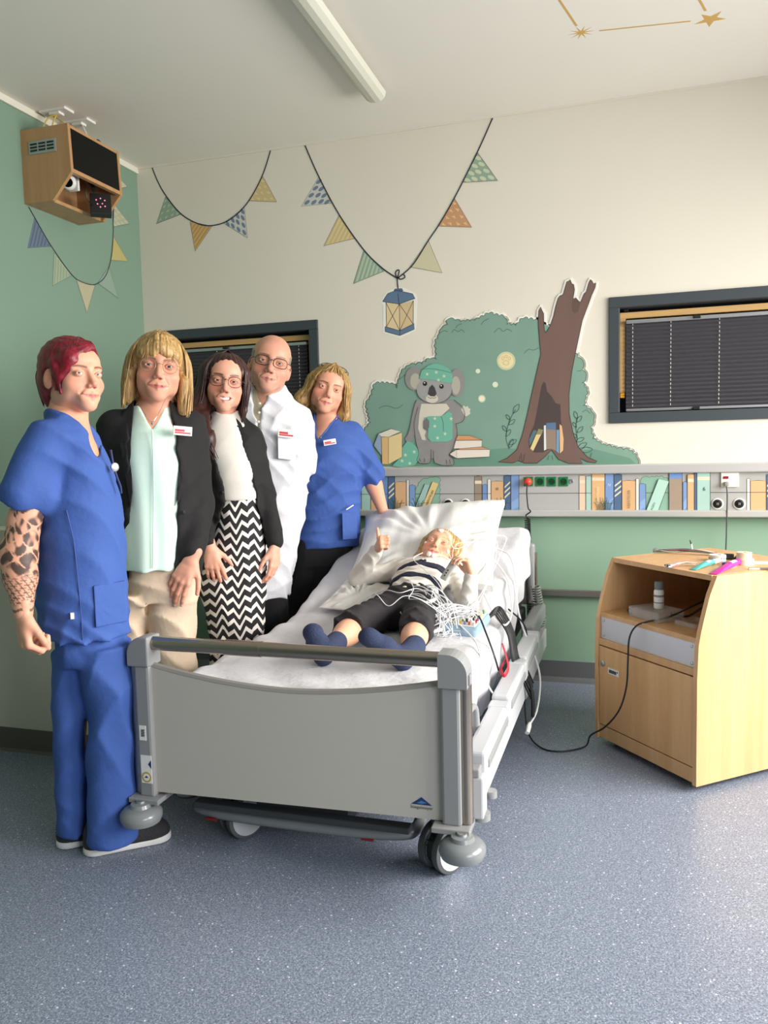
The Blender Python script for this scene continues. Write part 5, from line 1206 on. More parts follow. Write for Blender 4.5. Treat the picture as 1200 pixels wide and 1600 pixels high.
def head_color(w=1.0, skin=(224, 172, 146), lip=(196, 112, 108), brow=(120, 90, 66), blush=.35, smile=.5, brow_z=0.0, stubble=None, lash=(50, 36, 30), mouth_open=False):
    sk, lp, bw, la = (np.array(lin(c)) for c in (skin, lip, brow, lash)); red = np.array(lin((222, 120, 100)))
    e = .0315 * w; lift = .0085 * smile
    def f(P):
        x, y, z = P[:, 0], P[:, 1], P[:, 2]; ax = np.abs(x); C = np.repeat(sk[None, :], len(P), 0); fr = np.clip((-y - .03) / .02, 0, 1)
        def mixin(col, k): 
            nonlocal C
            k = np.clip(k, 0, 1)[:, None]; C = C * (1 - k) + col[None, :] * k
        mixin(red, blush * np.exp(-((ax - .042 * w) / .02) ** 2 - ((z + .03) / .018) ** 2) * fr)
        mixin(red, blush * .7 * np.exp(-(x / .013) ** 2 - ((z + .033) / .012) ** 2) * (y < -.09))
        # ears a little redder
        mixin(red, .25 * (ax > .071 * w) * (np.abs(z + .006) < .034) * (y > -.02))
        # lips
        ml = -.0667 + lift * (ax / .0300) ** 1.7
        hw = np.clip(1 - (ax / .0305) ** 2, 0, 1)
        up = .0066 * hw ** .6; dn = .0090 * hw ** .6
        k = np.where(z > ml, np.clip((up - (z - ml)) / .0018, 0, 1), np.clip((dn - (ml - z)) / .0022, 0, 1)) * (hw > 0) * (y < -.07)
        mixin(lp, k * .9); mixin(lp * .35, np.clip(1 - np.abs(z - ml) / .0013, 0, 1) * (ax < .0315) * (y < -.07) * .8)
        # brows
        zb = .0185 + brow_z + .004 * np.sin(np.clip((ax - .012) / .038, 0, 1) * np.pi * .75) - .05 * np.maximum(ax - .046, 0)
        mixin(bw, np.clip(1.25 - np.abs(z - zb) / .0040, 0, 1) * np.clip((ax - .010) / .004, 0, 1) * np.clip((.053 * w - ax) / .006, 0, 1) * fr * .95)
        # lash line around the eye opening
        r2 = ((ax - e) / .0137) ** 2 + ((z - .0006) / .0054) ** 2
        mixin(la, np.clip(1 - np.abs(r2 - 1.0) / .34, 0, 1) * (z > .0008) * (y < -.055) * .95)
        mixin(la * 1.5, np.clip(1 - np.abs(r2 - 1.0) / .25, 0, 1) * (z <= .0008) * (y < -.055) * .4)
        # nostrils
        mixin(sk * .25, np.clip(1.2 - (((ax - .0065) / .0036) ** 2 + ((z + .0425) / .0022) ** 2), 0, 1) * (y < -.085))
        if stubble: mixin(np.array(lin(stubble)), .16 * (z < -.045) * (z > -.11) * (y < -.02))
        return np.concatenate([C, np.full((len(C), 1), .46)], 1)
    return f
def sphere_np(c, r, n=18, m=12):
    V = []; Q = []
    for i in range(m + 1):
        t = math.pi * i / m
        for j in range(n): p = 2 * math.pi * j / n; V.append((c[0] + r * math.sin(t) * math.cos(p), c[1] - r * math.cos(t), c[2] + r * math.sin(t) * math.sin(p)))
    for i in range(m):
        for j in range(n): Q.append((i * n + j, (i + 1) * n + j, (i + 1) * n + (j + 1) % n, i * n + (j + 1) % n))
    return np.array(V), np.array(Q)
def eyes_np(w, iris, gaze=(0, 0), sq=1.0):
    out = []; e = .0315 * w
    for s in (-1, 1):
        c = np.array((s * e, -.0735, .0005)); V, Q = sphere_np(c, .0122, 30, 40); d = (V - c) / .0122
        g = np.array((gaze[0], -1.0, gaze[1])); g /= np.linalg.norm(g); ang = np.degrees(np.arccos(np.clip(d @ g, -1, 1)))
        C = np.repeat(np.array([[*lin((226, 220, 214)), .25]]), len(V), 0); C[ang < 27] = (*lin(iris), .15); C[ang < 12] = (.006, .006, .007, .1)
        C[(ang > 24) & (ang < 29)] = (*[v * .4 for v in lin(iris)], .15)
        hl = np.array((g[0] + .22, g[1], g[2] + .25)); hl /= np.linalg.norm(hl)
        out.append((V, Q, C))
    return out
# ---- hand: wrist at origin, fingers along +x, palm facing -z, thumb on +y (mirror with side=-1)
FB = [(.086, .030, 0), (.090, .010, .002), (.086, -.010, .001), (.078, -.028, -.002)]
FLN = [(.040, .025, .021), (.044, .028, .022), (.041, .026, .021), (.033, .020, .019)]
def hand_prims(curl, thumb=(.9, .3, .2), side=1, spread=.06, sc=1.0, wrist=.024, fat=1.0):
    """curl: four triples of joint bends (rad); thumb: (outward angle, inward bend, down angle)"""
    def V(x, y, z): return np.array((x * sc, y * sc * side, z * sc))
    P = [Cap(V(-.028, 0, 0), V(.006, 0, 0), wrist * 1.0 * sc, wrist * sc, .012, ((0, 0, 1), 1.22)), Cap(V(.012, .004, 0), V(.05, .012, 0), .021 * sc, .020 * sc, .014, ((0, 0, 1), 1.35)), Cap(V(.012, -.006, 0), V(.05, -.016, -.001), .020 * sc, .018 * sc, .014, ((0, 0, 1), 1.35))]
    for i in range(4):
        b = V(*FB[i]); r = (.0094, .0096, .0091, .008)[i] * sc * fat
        P.append(Cap(V(.04, (.016, .006, -.006, -.015)[i], 0), b, .0125 * sc, .0108 * sc * fat, .011))
        a = 0; ya = (1.5 - i) * spread; p = b
        for j in range(3):
            a += curl[i][j]; L = FLN[i][j] * sc
            d = np.array((math.cos(a) * math.cos(ya), math.sin(ya) * math.cos(a) * side, -math.sin(a))); q = p + d * L
            P.append(Cap(p, q, r * (1, .93, .86)[j], r * (.93, .86, .74)[j], .0035 if j else .006)); p = q
    b = V(.022, .022, -.006); t0, t1, t2 = thumb
    d = np.array((math.cos(t0), math.sin(t0) * side, -math.sin(t2))); d /= np.linalg.norm(d); q = b + d * .040 * sc
    P.append(Cap(b, q, .0150 * sc, .0105 * sc * fat, .014)); 
    d2 = np.array((math.cos(t0 - t1), math.sin(t0 - t1) * side, -math.sin(t2 * 1.2))); d2 /= np.linalg.norm(d2); q2 = q + d2 * .032 * sc
    P.append(Cap(q, q2, .0100 * sc * fat, .0092 * sc * fat, .004)); d3 = np.array((math.cos(t0 - 1.6 * t1), math.sin(t0 - 1.6 * t1) * side, -math.sin(t2 * 1.3))); d3 /= np.linalg.norm(d3)
    P.append(Cap(q2, q2 + d3 * .025 * sc, .0092 * sc * fat, .0076 * sc * fat, .003))
    return P
REL = [(.25, .35, .25), (.32, .42, .3), (.38, .48, .32), (.42, .5, .35)]
FIST = [(1.25, 1.55, .9), (1.3, 1.6, .9), (1.35, 1.6, .9), (1.35, 1.55, .9)]
FLAT = [(.08, .12, .08), (.06, .12, .08), (.08, .14, .1), (.12, .16, .1)]
GRIP = [(.75, 1.0, .55), (.8, 1.05, .6), (.85, 1.05, .6), (.85, 1.0, .6)]
def frame(o, xdir, down):
    """matrix: x along xdir, -z along `down` (palm normal)"""
    x = Vector(xdir).normalized(); z = -Vector(down); z = (z - x * z.dot(x)).normalized(); y = z.cross(x)
    M = Matrix((x, y, z)).transposed().to_4x4(); M.translation = Vector(o); return M
def hand_np(M, curl, side, skin, thumb=(.9, .3, .2), sc=1.0, h=.0026, spread=.06, nails=True, wrist=.024, fat=1.0):
    P = hand_prims(curl, thumb, side, spread, sc, wrist, fat); V, Q, L = surf(P, h, M=M)
    keep = L[:, 0] > -.062 * sc; 
    C = np.repeat(np.array([[*lin(skin), .5]]), len(V), 0)
    red = np.array(lin((214, 120, 100)))
    k = np.clip((L[:, 0] - .06 * sc) / (.1 * sc), 0, 1)[:, None] * .22; C[:, :3] = C[:, :3] * (1 - k) + red * k
    if nails:
        pale = np.array(lin((236, 190, 176)))
        for i in range(4):
            a = 0; ya = (1.5 - i) * spread; p = np.array((FB[i][0] * sc, FB[i][1] * sc * side, FB[i][2] * sc))
            for j in range(3):
                a += curl[i][j]; d = np.array((math.cos(a) * math.cos(ya), math.sin(ya) * math.cos(a) * side, -math.sin(a))); p = p + d * FLN[i][j] * sc
            up_ = np.array((math.sin(a), 0, math.cos(a))); w_ = L - (p - d * .004 * sc)
            m_ = (np.linalg.norm(w_, axis=1) < .0085 * sc) & (w_ @ up_ > .0035 * sc); C[m_, :3] = pale
    return V, Q, C
def body_np(prims, skin, h=.008, lo=None, hi=None, color=None, disp=None):
    V, Q, L = surf(prims, h, lo, hi, disp); C = np.repeat(np.array([[*lin(skin), .5]]), len(V), 0)
    if color: C = color(V, C)
    return V, Q, C
def garment(name, prims, h, material, parent, disp=None, label=None, M=None, smooth=1):
    V, Q, L = surf(prims, h, disp=disp, M=M, smooth=smooth); o = npmesh(name, [(V, Q)], material, parent)
    if label: o['label'] = label
    return o
def glasses(parent, HM, color, w=1.0, rx=.0235, ry=.020, shape=2.2, r=.0013, z=-.001, y=-.1, name='eyeglasses', lens=True, temple=True, label=None, tintc=None):
    m_ = mat('frame_%02x%02x%02x' % color, color, rough=.3); b = MB(); c = .0335 * w
    for s in (-1, 1):
        ring = []
        for i in range(28):
            t = 2 * math.pi * i / 28; ct, st = math.cos(t), math.sin(t); k = (abs(ct) ** shape + abs(st) ** shape) ** (-1 / shape)
            ring.append((s * c + rx * k * ct, y + .004 * ((ct * s + 1) / 2) ** 2 * 2.2 * 1.0, z + ry * k * st))
        b.tube(ring, r, 8, closed=True)
        if temple: b.tube([(s * (c + rx), y + .008, z + .006), (s * (c + rx + .008), y + .014, z + .006), (s * .0775 * w, y + .05, z + .006), (s * .079 * w, .008, z + .004), (s * .077 * w, .022, z - .012)], r * .9, 6)
    b.tube([(-c + rx * .95, y + .001, z + .004), (0, y - .003, z + .008), (c - rx * .95, y + .001, z + .004)], r, 6)
    b.v = [tuple(HM @ Vector(v)) for v in b.v]; g = b.build(name, m_, parent, True)
    if label: g['label'] = label
    if lens:
        lm = D.materials.get('spectacle_lens')
        if not lm:
            lm = D.materials.new('spectacle_lens'); lm.use_nodes = True; nt = lm.node_tree; out = nt.nodes['Material Output']
            t = nt.nodes.new('ShaderNodeBsdfTransparent'); gl = nt.nodes.new('ShaderNodeBsdfGlossy'); gl.inputs['Roughness'].default_value = .05; mx = nt.nodes.new('ShaderNodeMixShader'); mx.inputs[0].default_value = .045
            t.inputs['Color'].default_value = (.96, .96, .96, 1)
            nt.links.new(t.outputs[0], mx.inputs[1]); nt.links.new(gl.outputs[0], mx.inputs[2]); nt.links.new(mx.outputs[0], out.inputs[0])
        for s in (-1, 1):
            pts = []
            for i in range(20):
                t = 2 * math.pi * i / 20; ct, st = math.cos(t), math.sin(t); k = (abs(ct) ** shape + abs(st) ** shape) ** (-1 / shape); pts.append(HM @ Vector((s * c + rx * k * ct * .97, y + .0022, z + ry * k * st * .97)))
            MB().add(pts, [tuple(range(20))]).build('lens', lm, g)
    return g
def lift_parts(names, root):
    for o in root.children_recursive:
        if o.name.split('.')[0] in names:
            for v in o.data.vertices: v.co.z += LIFT[0] * min(1, max(0, (v.co.z - 1.02) / .26))
def locks(HM, A, B, n, r, jit, seed=1, taper=.25):
    """n tapering strands between two guide lines A and B (head frame)"""
    rn = random.Random(seed); out = []
    for i in range(n):
        t = (i + rn.random() * .8) / n; j = [Vector((rn.uniform(-1, 1), rn.uniform(-1, 1), rn.uniform(-1, 1))) * jit for _ in A]
        P = [Vector(a).lerp(Vector(b), t) + j[k] * (k / (len(A) - 1)) ** .7 for k, (a, b) in enumerate(zip(A, B))]
        S_ = spline(P, 5); R_ = [r * (1 - (1 - taper) * (k / (len(S_) - 1)) ** 1.5) * (.7 + .6 * rn.random() if k == 0 else 1) for k in range(len(S_))]
        R_[0] = r * .5; v, q = tube_np([HM @ p for p in S_], R_, 6); out.append((v, q))
    return out
def badge(parent, c, nrm, up, w, h, label='white name badge with red print', lines=True):
    c, n, u = Vector(c), Vector(nrm).normalized(), Vector(up); r = u.cross(n).normalized(); u = n.cross(r)
    M = Matrix((r, u, n)).transposed().to_4x4(); M.translation = c
    def bx(lo, hi, bev=0): b = MB().box(lo, hi, bev); b.v = [tuple(M @ Vector(v)) for v in b.v]; return b
    o = bx((-w / 2, -h / 2, 0), (w / 2, h / 2, .003), .0012).build('name_badge', m_white, parent); o['label'] = label
    if lines:
        mr = mat('red_badge_print', (196, 52, 66), rough=.5); b = bx((-w * .42, -h * .1, .003), (w * .1, h * .16, .0035)); b2 = bx((-w * .42, -h * .32, .003), (w * .42, -h * .14, .0035)); b.add(b2.v, b2.f); b.build('badge_print', mr, o)
    return o
def person(loc, label):
    """the body mesh is added to this root; clothing and hair become its children"""
    return loc, label
def make_person(X, Y, parts, label, phi=None):
    o = npmesh('person', parts, m_skin); o.location = (X, Y, 0)
    o.rotation_euler = (0, 0, math.atan2(-X, Y) if phi is None else phi)
    return tag(o, label, 'person')
def headM(c, yaw=0, pitch=0, roll=0, s=1.0):
    """yaw>0 turns the face to image right, pitch>0 looks down, roll>0 tilts clockwise as seen"""
    return Matrix.Translation(Vector(c)) @ Matrix.Rotation(rad(yaw), 4, 'Z') @ Matrix.Rotation(rad(pitch), 4, 'X') @ Matrix.Rotation(rad(roll), 4, 'Y') @ Matrix.Scale(s, 4)
HEADL = []
def head_np(HM, hp, col, w, iris, neck, gaze=(0, 0), h=.0022):
    inv = HM.inverted(); sc = HM.to_scale().x
    np_ = []
    for c in neck:
        q = c.xf(inv); q.ra /= sc; q.rb /= sc; np_.append(q)
    P = head_prims(neck=np_, **hp); V, Q, L = surf(P, h, lo=(-.1, -.128, -.155), hi=(.1, .125, .135), M=HM); HEADL[:] = [L]
    out = [(V, Q, col(L))]
    for (v, q, c) in eyes_np(w, iris, gaze):
        A = np.array(HM); out.append((v @ A[:3, :3].T + A[:3, 3], q, c))
    return out
LIFTED = {'pocket','care_label','seam','badge_reel','key_strap','lapel','name_badge','badge_print','necklace','button_placket','jacket_button','shirt_button','breast_pocket','coat_placket','neckline_trim','pen'}
m_blue = cloth('royal_blue_scrub', (58, 90, 162), rough=.8, bump=.3, bscale=30); m_black_cloth = cloth('black_wool', (22, 20, 22), rough=.85); m_black2 = cloth('black_jersey', (22, 21, 23), rough=.9)
m_coat = cloth('white_coat_cotton', (218, 218, 224), rough=.8); m_mint = cloth('mint_blouse', (212, 238, 224), rough=.55, bump=.1); m_beige = cloth('beige_chino', (206, 184, 160), rough=.85)
m_wtop = cloth('white_knit', (226, 221, 212), rough=.85, bump=.1); m_shirt = cloth('beige_striped_shirt', (196, 186, 158), rough=.8)
def zigzag_material():
    m = D.materials.new('zigzag_print'); m.use_nodes = True; nt = m.node_tree; b = nt.nodes['Principled BSDF']; L = nt.links.new
    tc = nt.nodes.new('ShaderNodeTexCoord'); sx = nt.nodes.new('ShaderNodeSeparateXYZ'); L(tc.outputs['Object'], sx.inputs[0])
    def mth(op, a, c, use=True):
        n = nt.nodes.new('ShaderNodeMath'); n.operation = op
        for i, v in enumerate((a, c)):
            if v is None: continue
            if isinstance(v, (int, float)): n.inputs[i].default_value = v
            else: L(v, n.inputs[i])
        return n.outputs[0]
    t1 = mth('PINGPONG', mth('ADD', sx.outputs['X'], 3.0), .0235); t2 = mth('PINGPONG', mth('ADD', sx.outputs['X'], 3.013), .058)
    nz = nt.nodes.new('ShaderNodeTexNoise'); nz.inputs['Scale'].default_value = 9; L(tc.outputs['Object'], nz.inputs['Vector'])
    off = mth('ADD', mth('MULTIPLY', t1, 1.25), mth('ADD', mth('MULTIPLY', t2, .5), mth('MULTIPLY', nz.outputs['Fac'], .02)))
    z = mth('ADD', mth('SUBTRACT', sx.outputs['Z'], off), 5.0); fr = mth('MODULO', z, .044); w = mth('LESS_THAN', fr, .0175)
    mx = nt.nodes.new('ShaderNodeMix'); mx.data_type = 'RGBA'; L(w, mx.inputs[0]); mx.inputs[6].default_value = (*lin((26, 23, 26)), 1); mx.inputs[7].default_value = (*lin((232, 226, 220)), 1)
    L(mx.outputs[2], b.inputs['Base Color']); b.inputs['Roughness'].default_value = .8; return m
def strands(n=46, amp=.0022, wav=1.2, seed=0, twist=8.0):
    def f(x, y, z):
        a = np.arctan2(y - .015, x); return amp * (np.sin(n * a + wav * np.sin(twist * z + 3 * a + seed)) + .6 * np.sin(n * 2.3 * a + 2 * np.sin(twist * 1.7 * z + seed)))
    return f
def neck_caps(base, top, r0=.056, r1=.05): return [Cap(base, top, r0, r1, .03)]
def trunk(rows, grow=-.010): return ZL(rows, .03, 2.2, grow)

# ================= red-haired nurse in blue scrubs, turned to the right, tattooed arm
LIFT[0] = 0.025
SK = (226, 166, 138)
HM = headM((-.012, -.005, 1.477), 34, -3, 1, .98)
nk = neck_caps((-.035, .02, 1.30), (-.022, .02, 1.45), .058, .052)
rows = [(.70, -.012, .0, .118, .125), (.77, -.02, .0, .131, .14), (.87, -.018, .0, .130, .145), (.97, -.014, 0, .126, .145), (1.07, -.012, .0, .119, .14), (1.17, -.012, .01, .102, .14), (1.25, -.028, .015, .084, .14), (1.31, -.04, .02, .066, .125), (1.345, -.045, .02, .052, .085), (1.36, -.045, .02, .04, .06)]
arm = [Cap((-.12, -.105, 1.22), (-.185, -.112, .965), .04, .048, .03), Cap((-.185, -.11, .965), (-.182, -.135, .90), .046, .045, .03), Cap((-.182, -.135, .90), (-.178, -.16, .80), .043, .026, .02)]
far = [Cap((.0, .13, 1.25), (.03, .17, .97), .05, .04, .03), Cap((.03, .17, .97), (.09, .12, .80), .04, .026, .02)]
bp = [trunk(rows), Cap((-.08, -.08, 1.24), (-.17, -.108, 1.05), .045, .045, .03), *far, Cap((-.05, 0.02, .75), (-.085, .03, .1), .05, .03, .04), Cap((.03, 0, .75), (.03, -.03, .1), .05, .035, .04), *nk]
inkc = np.array(lin((52, 46, 46)))
def tattoo(V, C):
    x, y, z = V[:, 0], V[:, 1], V[:, 2]; u = np.arctan2(y + .13, x + .182) * .045; 
    sw = np.sin(70 * u + 3 * np.sin(60 * z + 1)) + np.sin(95 * z + 3.2 * np.sin(75 * u)) ; up_ = np.clip((z - .895) / .02, 0, 1)
    blob = np.clip(.75 - ((u + .055) / .03) ** 2 - ((z - .95) / .05) ** 2, 0, 1) * 2
    k1 = np.clip(.55 + .9 * np.clip(sw, -.7, 1) + blob - (np.abs(np.sin(48 * u + 40 * z) * np.sin(60 * z - 30 * u)) < .12) * 1.4, 0, .95) * up_
    a = (u * 62 + z * 36); b = (z * 72); ca, cb = np.mod(a, 1), np.mod(b + .5 * np.floor(a), 1)
    k2 = ((np.abs(ca - .5) < .10) | (np.abs(cb - .5) < .11) | ((np.abs(ca - .5) + np.abs(cb - .5)) < .3)) * .8 * (1 - up_) * np.clip((z - .822) / .01, 0, 1)
    k3 = (np.abs(z - .812 - .003 * np.sin(160 * u)) < .004) * .75
    k = np.clip(k1 + k2 + k3, 0, .92) * (z < 1.13) * (x < -.09) * (y < -.04); C[:, :3] = C[:, :3] * (1 - k[:, None]) + inkc * k[:, None]; return C
parts = [body_np(bp, SK, .008), body_np(arm, SK, .0028, color=tattoo)]
parts += head_np(HM, dict(w=1.02, smile=.7, age=.6, jaw=1.0), head_color(1.02, SK, (204, 122, 114), (104, 66, 52), .5, .7), 1.02, (92, 128, 150), nk, (-.35, .02))
parts.append(hand_np(frame((-.178, -.16, .80), (-.02, .0, -1), (.9, .4, 0)), [(1.0, 1.3, .8)] * 4, 1, SK, (.5, .5, .5), 1.02, wrist=.025))
w1 = make_person(-1.60, 2.05, parts, 'red-haired person in blue scrubs with tattooed forearm standing at the far left')
top_ = [ZL([(.69, -.012, .0, .125, .142)] + [r for r in rows[1:]], .02, 2.2, .004), Cap((-.095, -.085, 1.265), (-.168, -.112, 1.125), .060, .062, .04), Cap((.0, .12, 1.26), (.03, .17, 1.10), .06, .06, .04), Cap((-.10, -.09, 1.2), (-.118, -.108, 1.115), .05, .045, .02),
        Poly([(-.12, 1.46), (-.085, 1.362), (-.045, 1.348), (.0, 1.318), (.022, 1.28), (.040, 1.212), (.062, 1.26), (.10, 1.33), (.10, 1.46)], -.4, .05, .006)]
top_.append(Cap((-.16, -.115, 1.05), (-.215, -.115, 1.062), .045, .045, .004, op='s'))
g = garment('scrub_top', top_, .006, m_blue, w1, folds(3, 0.0090, 8, 15, 11), 'blue scrub top')
# pocket, side slit label
b_ = MB().box((.012, -.152, .735), (.105, -.136, .86), .004); b_.v = [(x, y + max(0, x - .01) * .55, z) for x, y, z in b_.v]; o = b_.build('pocket', m_blue, g)
MB().box((-.055, -.152, .768), (-.045, -.142, .786)).build('care_label', m_white, g)
b_ = MB()
b_.tube([(-.026, -.143, .70), (-.026, -.148, .78), (-.03, -.15, .9), (-.035, -.148, 1.0), (-.05, -.14, 1.08)], .0016, 6); b_.build('seam', mat('scrub_seam', (44, 72, 146)), g)
pant = [ZL([(.60, -.005, .0, .105, .11), (.66, -.006, 0, .108, .118), (.70, -.008, 0, .108, .12), (.76, -.01, 0, .11, .12)], .03, 2.2),
        ZL([(.045, -.090, .045, .048, .072), (.1, -.088, .045, .049, .074), (.3, -.086, .045, .050, .076), (.5, -.074, .04, .058, .085), (.64, -.055, .03, .068, .095)], .012, 2.3),
        ZL([(.035, .030, -.05, .080, .075), (.1, .032, -.05, .079, .078), (.3, .038, -.045, .075, .082), (.42, .042, -.045, .071, .09), (.5, .046, -.04, .076, .1), (.57, .038, -.03, .084, .104), (.66, .026, -.015, .088, .112)], .012, 2.3),
        Cap((-.036, -.125, .05), (-.034, -.13, .40), .010, .009, .014, op='s'), Cap((-.034, -.13, .40), (-.062, -.13, .60), .009, .004, .014, op='s')]
garment('scrub_trousers', pant, .0065, m_blue, w1, folds(8, 0.0090, 6, 15, 5), 'blue scrub trousers')
def shoe(parent, heel, toe, w, col, sole, lace=None, h=.004):
    heel, toe = Vector(heel), Vector(toe); d = (toe - heel); L = d.length; M = frame(heel, d, (0, 0, -1)); s = L / .27
    up = [Cap((.04 * s, 0, .055), (.10 * s, 0, .06), .038, .036, .03), Cap((.10 * s, 0, .05), (.2 * s, 0, .036), .040, .038, .03), Cap((.03 * s, 0, .03), (.225 * s, 0, .028), .036, .040, .02), Cap((.035 * s, 0, .07), (.045 * s, 0, .10), .036, .034, .02), Poly([(-.1, .018), (.4, .018), (.4, -.2), (-.1, -.2)], -1, 1, .002)]
    V, Q, _ = surf(up, h, M=M); o = npmesh('shoe', [(V, Q)], col, parent)
    so = [Cap((.032 * s, 0, .012), (.225 * s, 0, .012), .040, .043, .02, ((0, 0, 1), 1.0)), Poly([(-.1, .001), (.4, .001), (.4, -.2), (-.1, -.2)], -1, 1, .003), Poly([(-.1, .2), (-.1, .026), (.1, .021), (.2, .022), (.4, .034), (.4, .2)], -1, 1, .003)]
    V, Q, _ = surf(so, h, M=M); npmesh('sole', [(V, Q)], sole, o)
    if lace:
        b = MB()
        for i in range(4):
            x = (.09 + .022 * i) * s; z = .098 - .0095 * i; b.tube([M @ Vector((x, -.02, z - .008)), M @ Vector((x + .008, 0, z)), M @ Vector((x + .012, .02, z - .008))], .0028, 6)
        b.build('laces', lace, o)
    return o
m_shoe = cloth('dark_grey_knit', (48, 47, 50), bump=.5, bscale=160); m_sole = mat('white_sole', (226, 224, 222), rough=.6)
shoe(w1, (-.052, -.035, 0), (.208, -.025, 0), .08, m_shoe, m_sole, m_black); shoe(w1, (-.13, .05, 0), (.11, .062, 0), .08, m_shoe, m_sole)
hair_r = hair_material('dark_red_hair', (66, 2, 18), (150, 16, 44), (90, 90, 10))
hp = [Ell((0, .022, .046), (.083, .102, .084), .02), Ell((0, .05, -.01), (.078, .075, .06), .03), Ell((0, .075, -.055), (.058, .035, .045), .03),
      Cap((-.074, -.02, .03), (-.069, -.036, -.056), .014, .004, .02), Cap((.074, -.015, .03), (.069, -.026, -.02), .012, .004, .02), Cap((-.05, -.055, .05), (.02, -.062, .088), .018, .014, .03), Cap((-.066, -.04, -.01), (-.045, -.066, .04), .011, .014, .02),
      Poly([(-.058, -.25), (-.059, -.055), (-.052, -.012), (-.038, .022), (-.014, .050), (.018, .072), (.042, .074), (.058, .046), (.065, .0), (.067, -.25)], -.3, -.012, .008),
      Cap((-.09, .012, -.045), (-.085, .010, .004), .022, .021, .008, op='s'), Cap((.09, .012, -.045), (.085, .010, .006), .022, .022, .008, op='s')]
V, Q, _ = surf(hp, .003, M=HM, disp=lambda x, y, z: .0009 * np.sin(26 * np.arctan2(z - .1, x - .03) + 3 * np.sin(20 * y)))
npmesh('hair', [(V, Q)] + locks(HM, [(.03, -.0, .128), (-.02, -.062, .098), (-.052, -.064, .04), (-.070, -.036, -.05)], [(.03, .05, .128), (-.05, -.01, .105), (-.080, -.012, .04), (-.076, -.018, -.045)], 34, .0032, .002, 3) + locks(HM, [(.03, -.0, .128), (.05, -.045, .09), (.066, -.045, .04), (.072, -.03, -.02)], [(.03, .05, .128), (.07, .0, .1), (.084, .0, .04), (.08, .0, -.01)], 16, .003, .002, 4) + locks(HM, [(0, .1, .1), (-.05, .115, .03), (-.055, .105, -.03), (-.05, .10, -.08)], [(0, .1, .1), (.05, .115, .03), (.055, .105, -.03), (.05, .10, -.08)], 24, .0035, .003, 5), hair_r, w1)
# badge reel hanging at the neckline
o = MB().lathe([(.003, .0), (.012, .0), (.0125, .006), (.009, .008)], (0, 0, 0), Matrix.Translation((.089, -.085, 1.188)) @ Matrix.Rotation(rad(90), 4, 'X') @ Matrix.Rotation(rad(25), 4, 'Y'), 24).build('badge_reel', m_alu, w1, True)
MB().tube(spline([(.082, -.08, 1.235), (.086, -.088, 1.2), (.094, -.085, 1.165), (.104, -.075, 1.135), (.106, -.07, 1.115)], 5), .0035, 8).build('key_strap', mat('navy_strap', (36, 48, 96)), o, True)
lift_parts(LIFTED, w1)

# ================= blond woman in black blazer and mint blouse
LIFT[0] = 0.022
SK = (220, 160, 134)
HM = headM((0, -.03, 1.536), 2, -4, 6, 1.09)
nk = neck_caps((-.02, .02, 1.33), (-.006, .01, 1.48), .062, .058)
rows = [(.78, -.015, .01, .10, .08), (.83, -.018, .01, .138, .105), (.95, -.02, .01, .135, .105), (1.08, -.022, .005, .135, .11), (1.2, -.024, 0, .145, .12), (1.29, -.024, .01, .155, .11), (1.35, -.022, .02, .125, .08), (1.385, -.02, .02, .075, .055), (1.41, -.02, .02, .06, .05)]
LA = [Cap((.105, .02, 1.325), (.122, .02, 1.04), .036, .036, .03), Cap((.122, .02, 1.04), (.085, -.09, .865), .036, .027, .03)]
RA = [Cap((-.165, .02, 1.325), (-.205, .05, 1.04), .036, .036, .03), Cap((-.205, .05, 1.04), (-.20, .0, .83), .036, .027, .03)]
bp = [trunk(rows, -.016), *LA, *RA, Cap((-.12, .02, .72), (-.135, .03, .08), .036, .03, .01), Cap((.01, .01, .72), (.005, .02, .08), .05, .035, .01), *nk, Ell((-.022, -.03, 1.30), (.085, .05, .05), .03)]
parts = [body_np(bp, SK, .007)]
parts += head_np(HM, dict(w=1.0, smile=.45, age=.7, jaw=1.04), head_color(1.0, SK, (186, 104, 100), (118, 84, 58), .5, .45), 1.0, (84, 92, 96), nk)
parts.append(hand_np(frame((.085, -.105, .862), (-.50, -.12, -.85), (.3, .9, -.2)), [(.22, .3, .2), (.25, .32, .2), (.28, .36, .2), (.3, .4, .25)], 1, SK, (.75, .3, .2), 1.0, spread=.05))
w2 = make_person(-1.62, 2.52, parts, 'person with blond bob and glasses in black blazer over mint blouse')
jac = [ZL([(.80,) + rows[1][1:]] + rows[2:], .02, 2.3, .008), Cap((.105, .02, 1.315), (.124, .01, 1.04), .058, .056, .045), Cap((.124, .01, 1.04), (.088, -.08, .885), .055, .049, .02), Cap((-.16, .02, 1.325), (-.205, .05, 1.04), .058, .055, .045), Cap((-.205, .05, 1.04), (-.2, .0, .86), .054, .045, .02), 
       Poly([(-.085, 1.50), (-.092, 1.40), (-.108, 1.26), (-.112, 1.05), (-.135, .9), (-.15, .7), (.02, .7), (.026, .84), (.040, 1.0), (.054, 1.18), (.040, 1.33), (.034, 1.41), (.03, 1.50)], -.5, -.012, .006),
       Poly([(-.085, 1.50), (-.085, 1.38), (.035, 1.38), (.035, 1.5)], -.5, .03, .006)]
g = garment('blazer', jac, .0055, m_black_cloth, w2, folds(14, 0.0076, 7, 14, 5), 'black blazer')
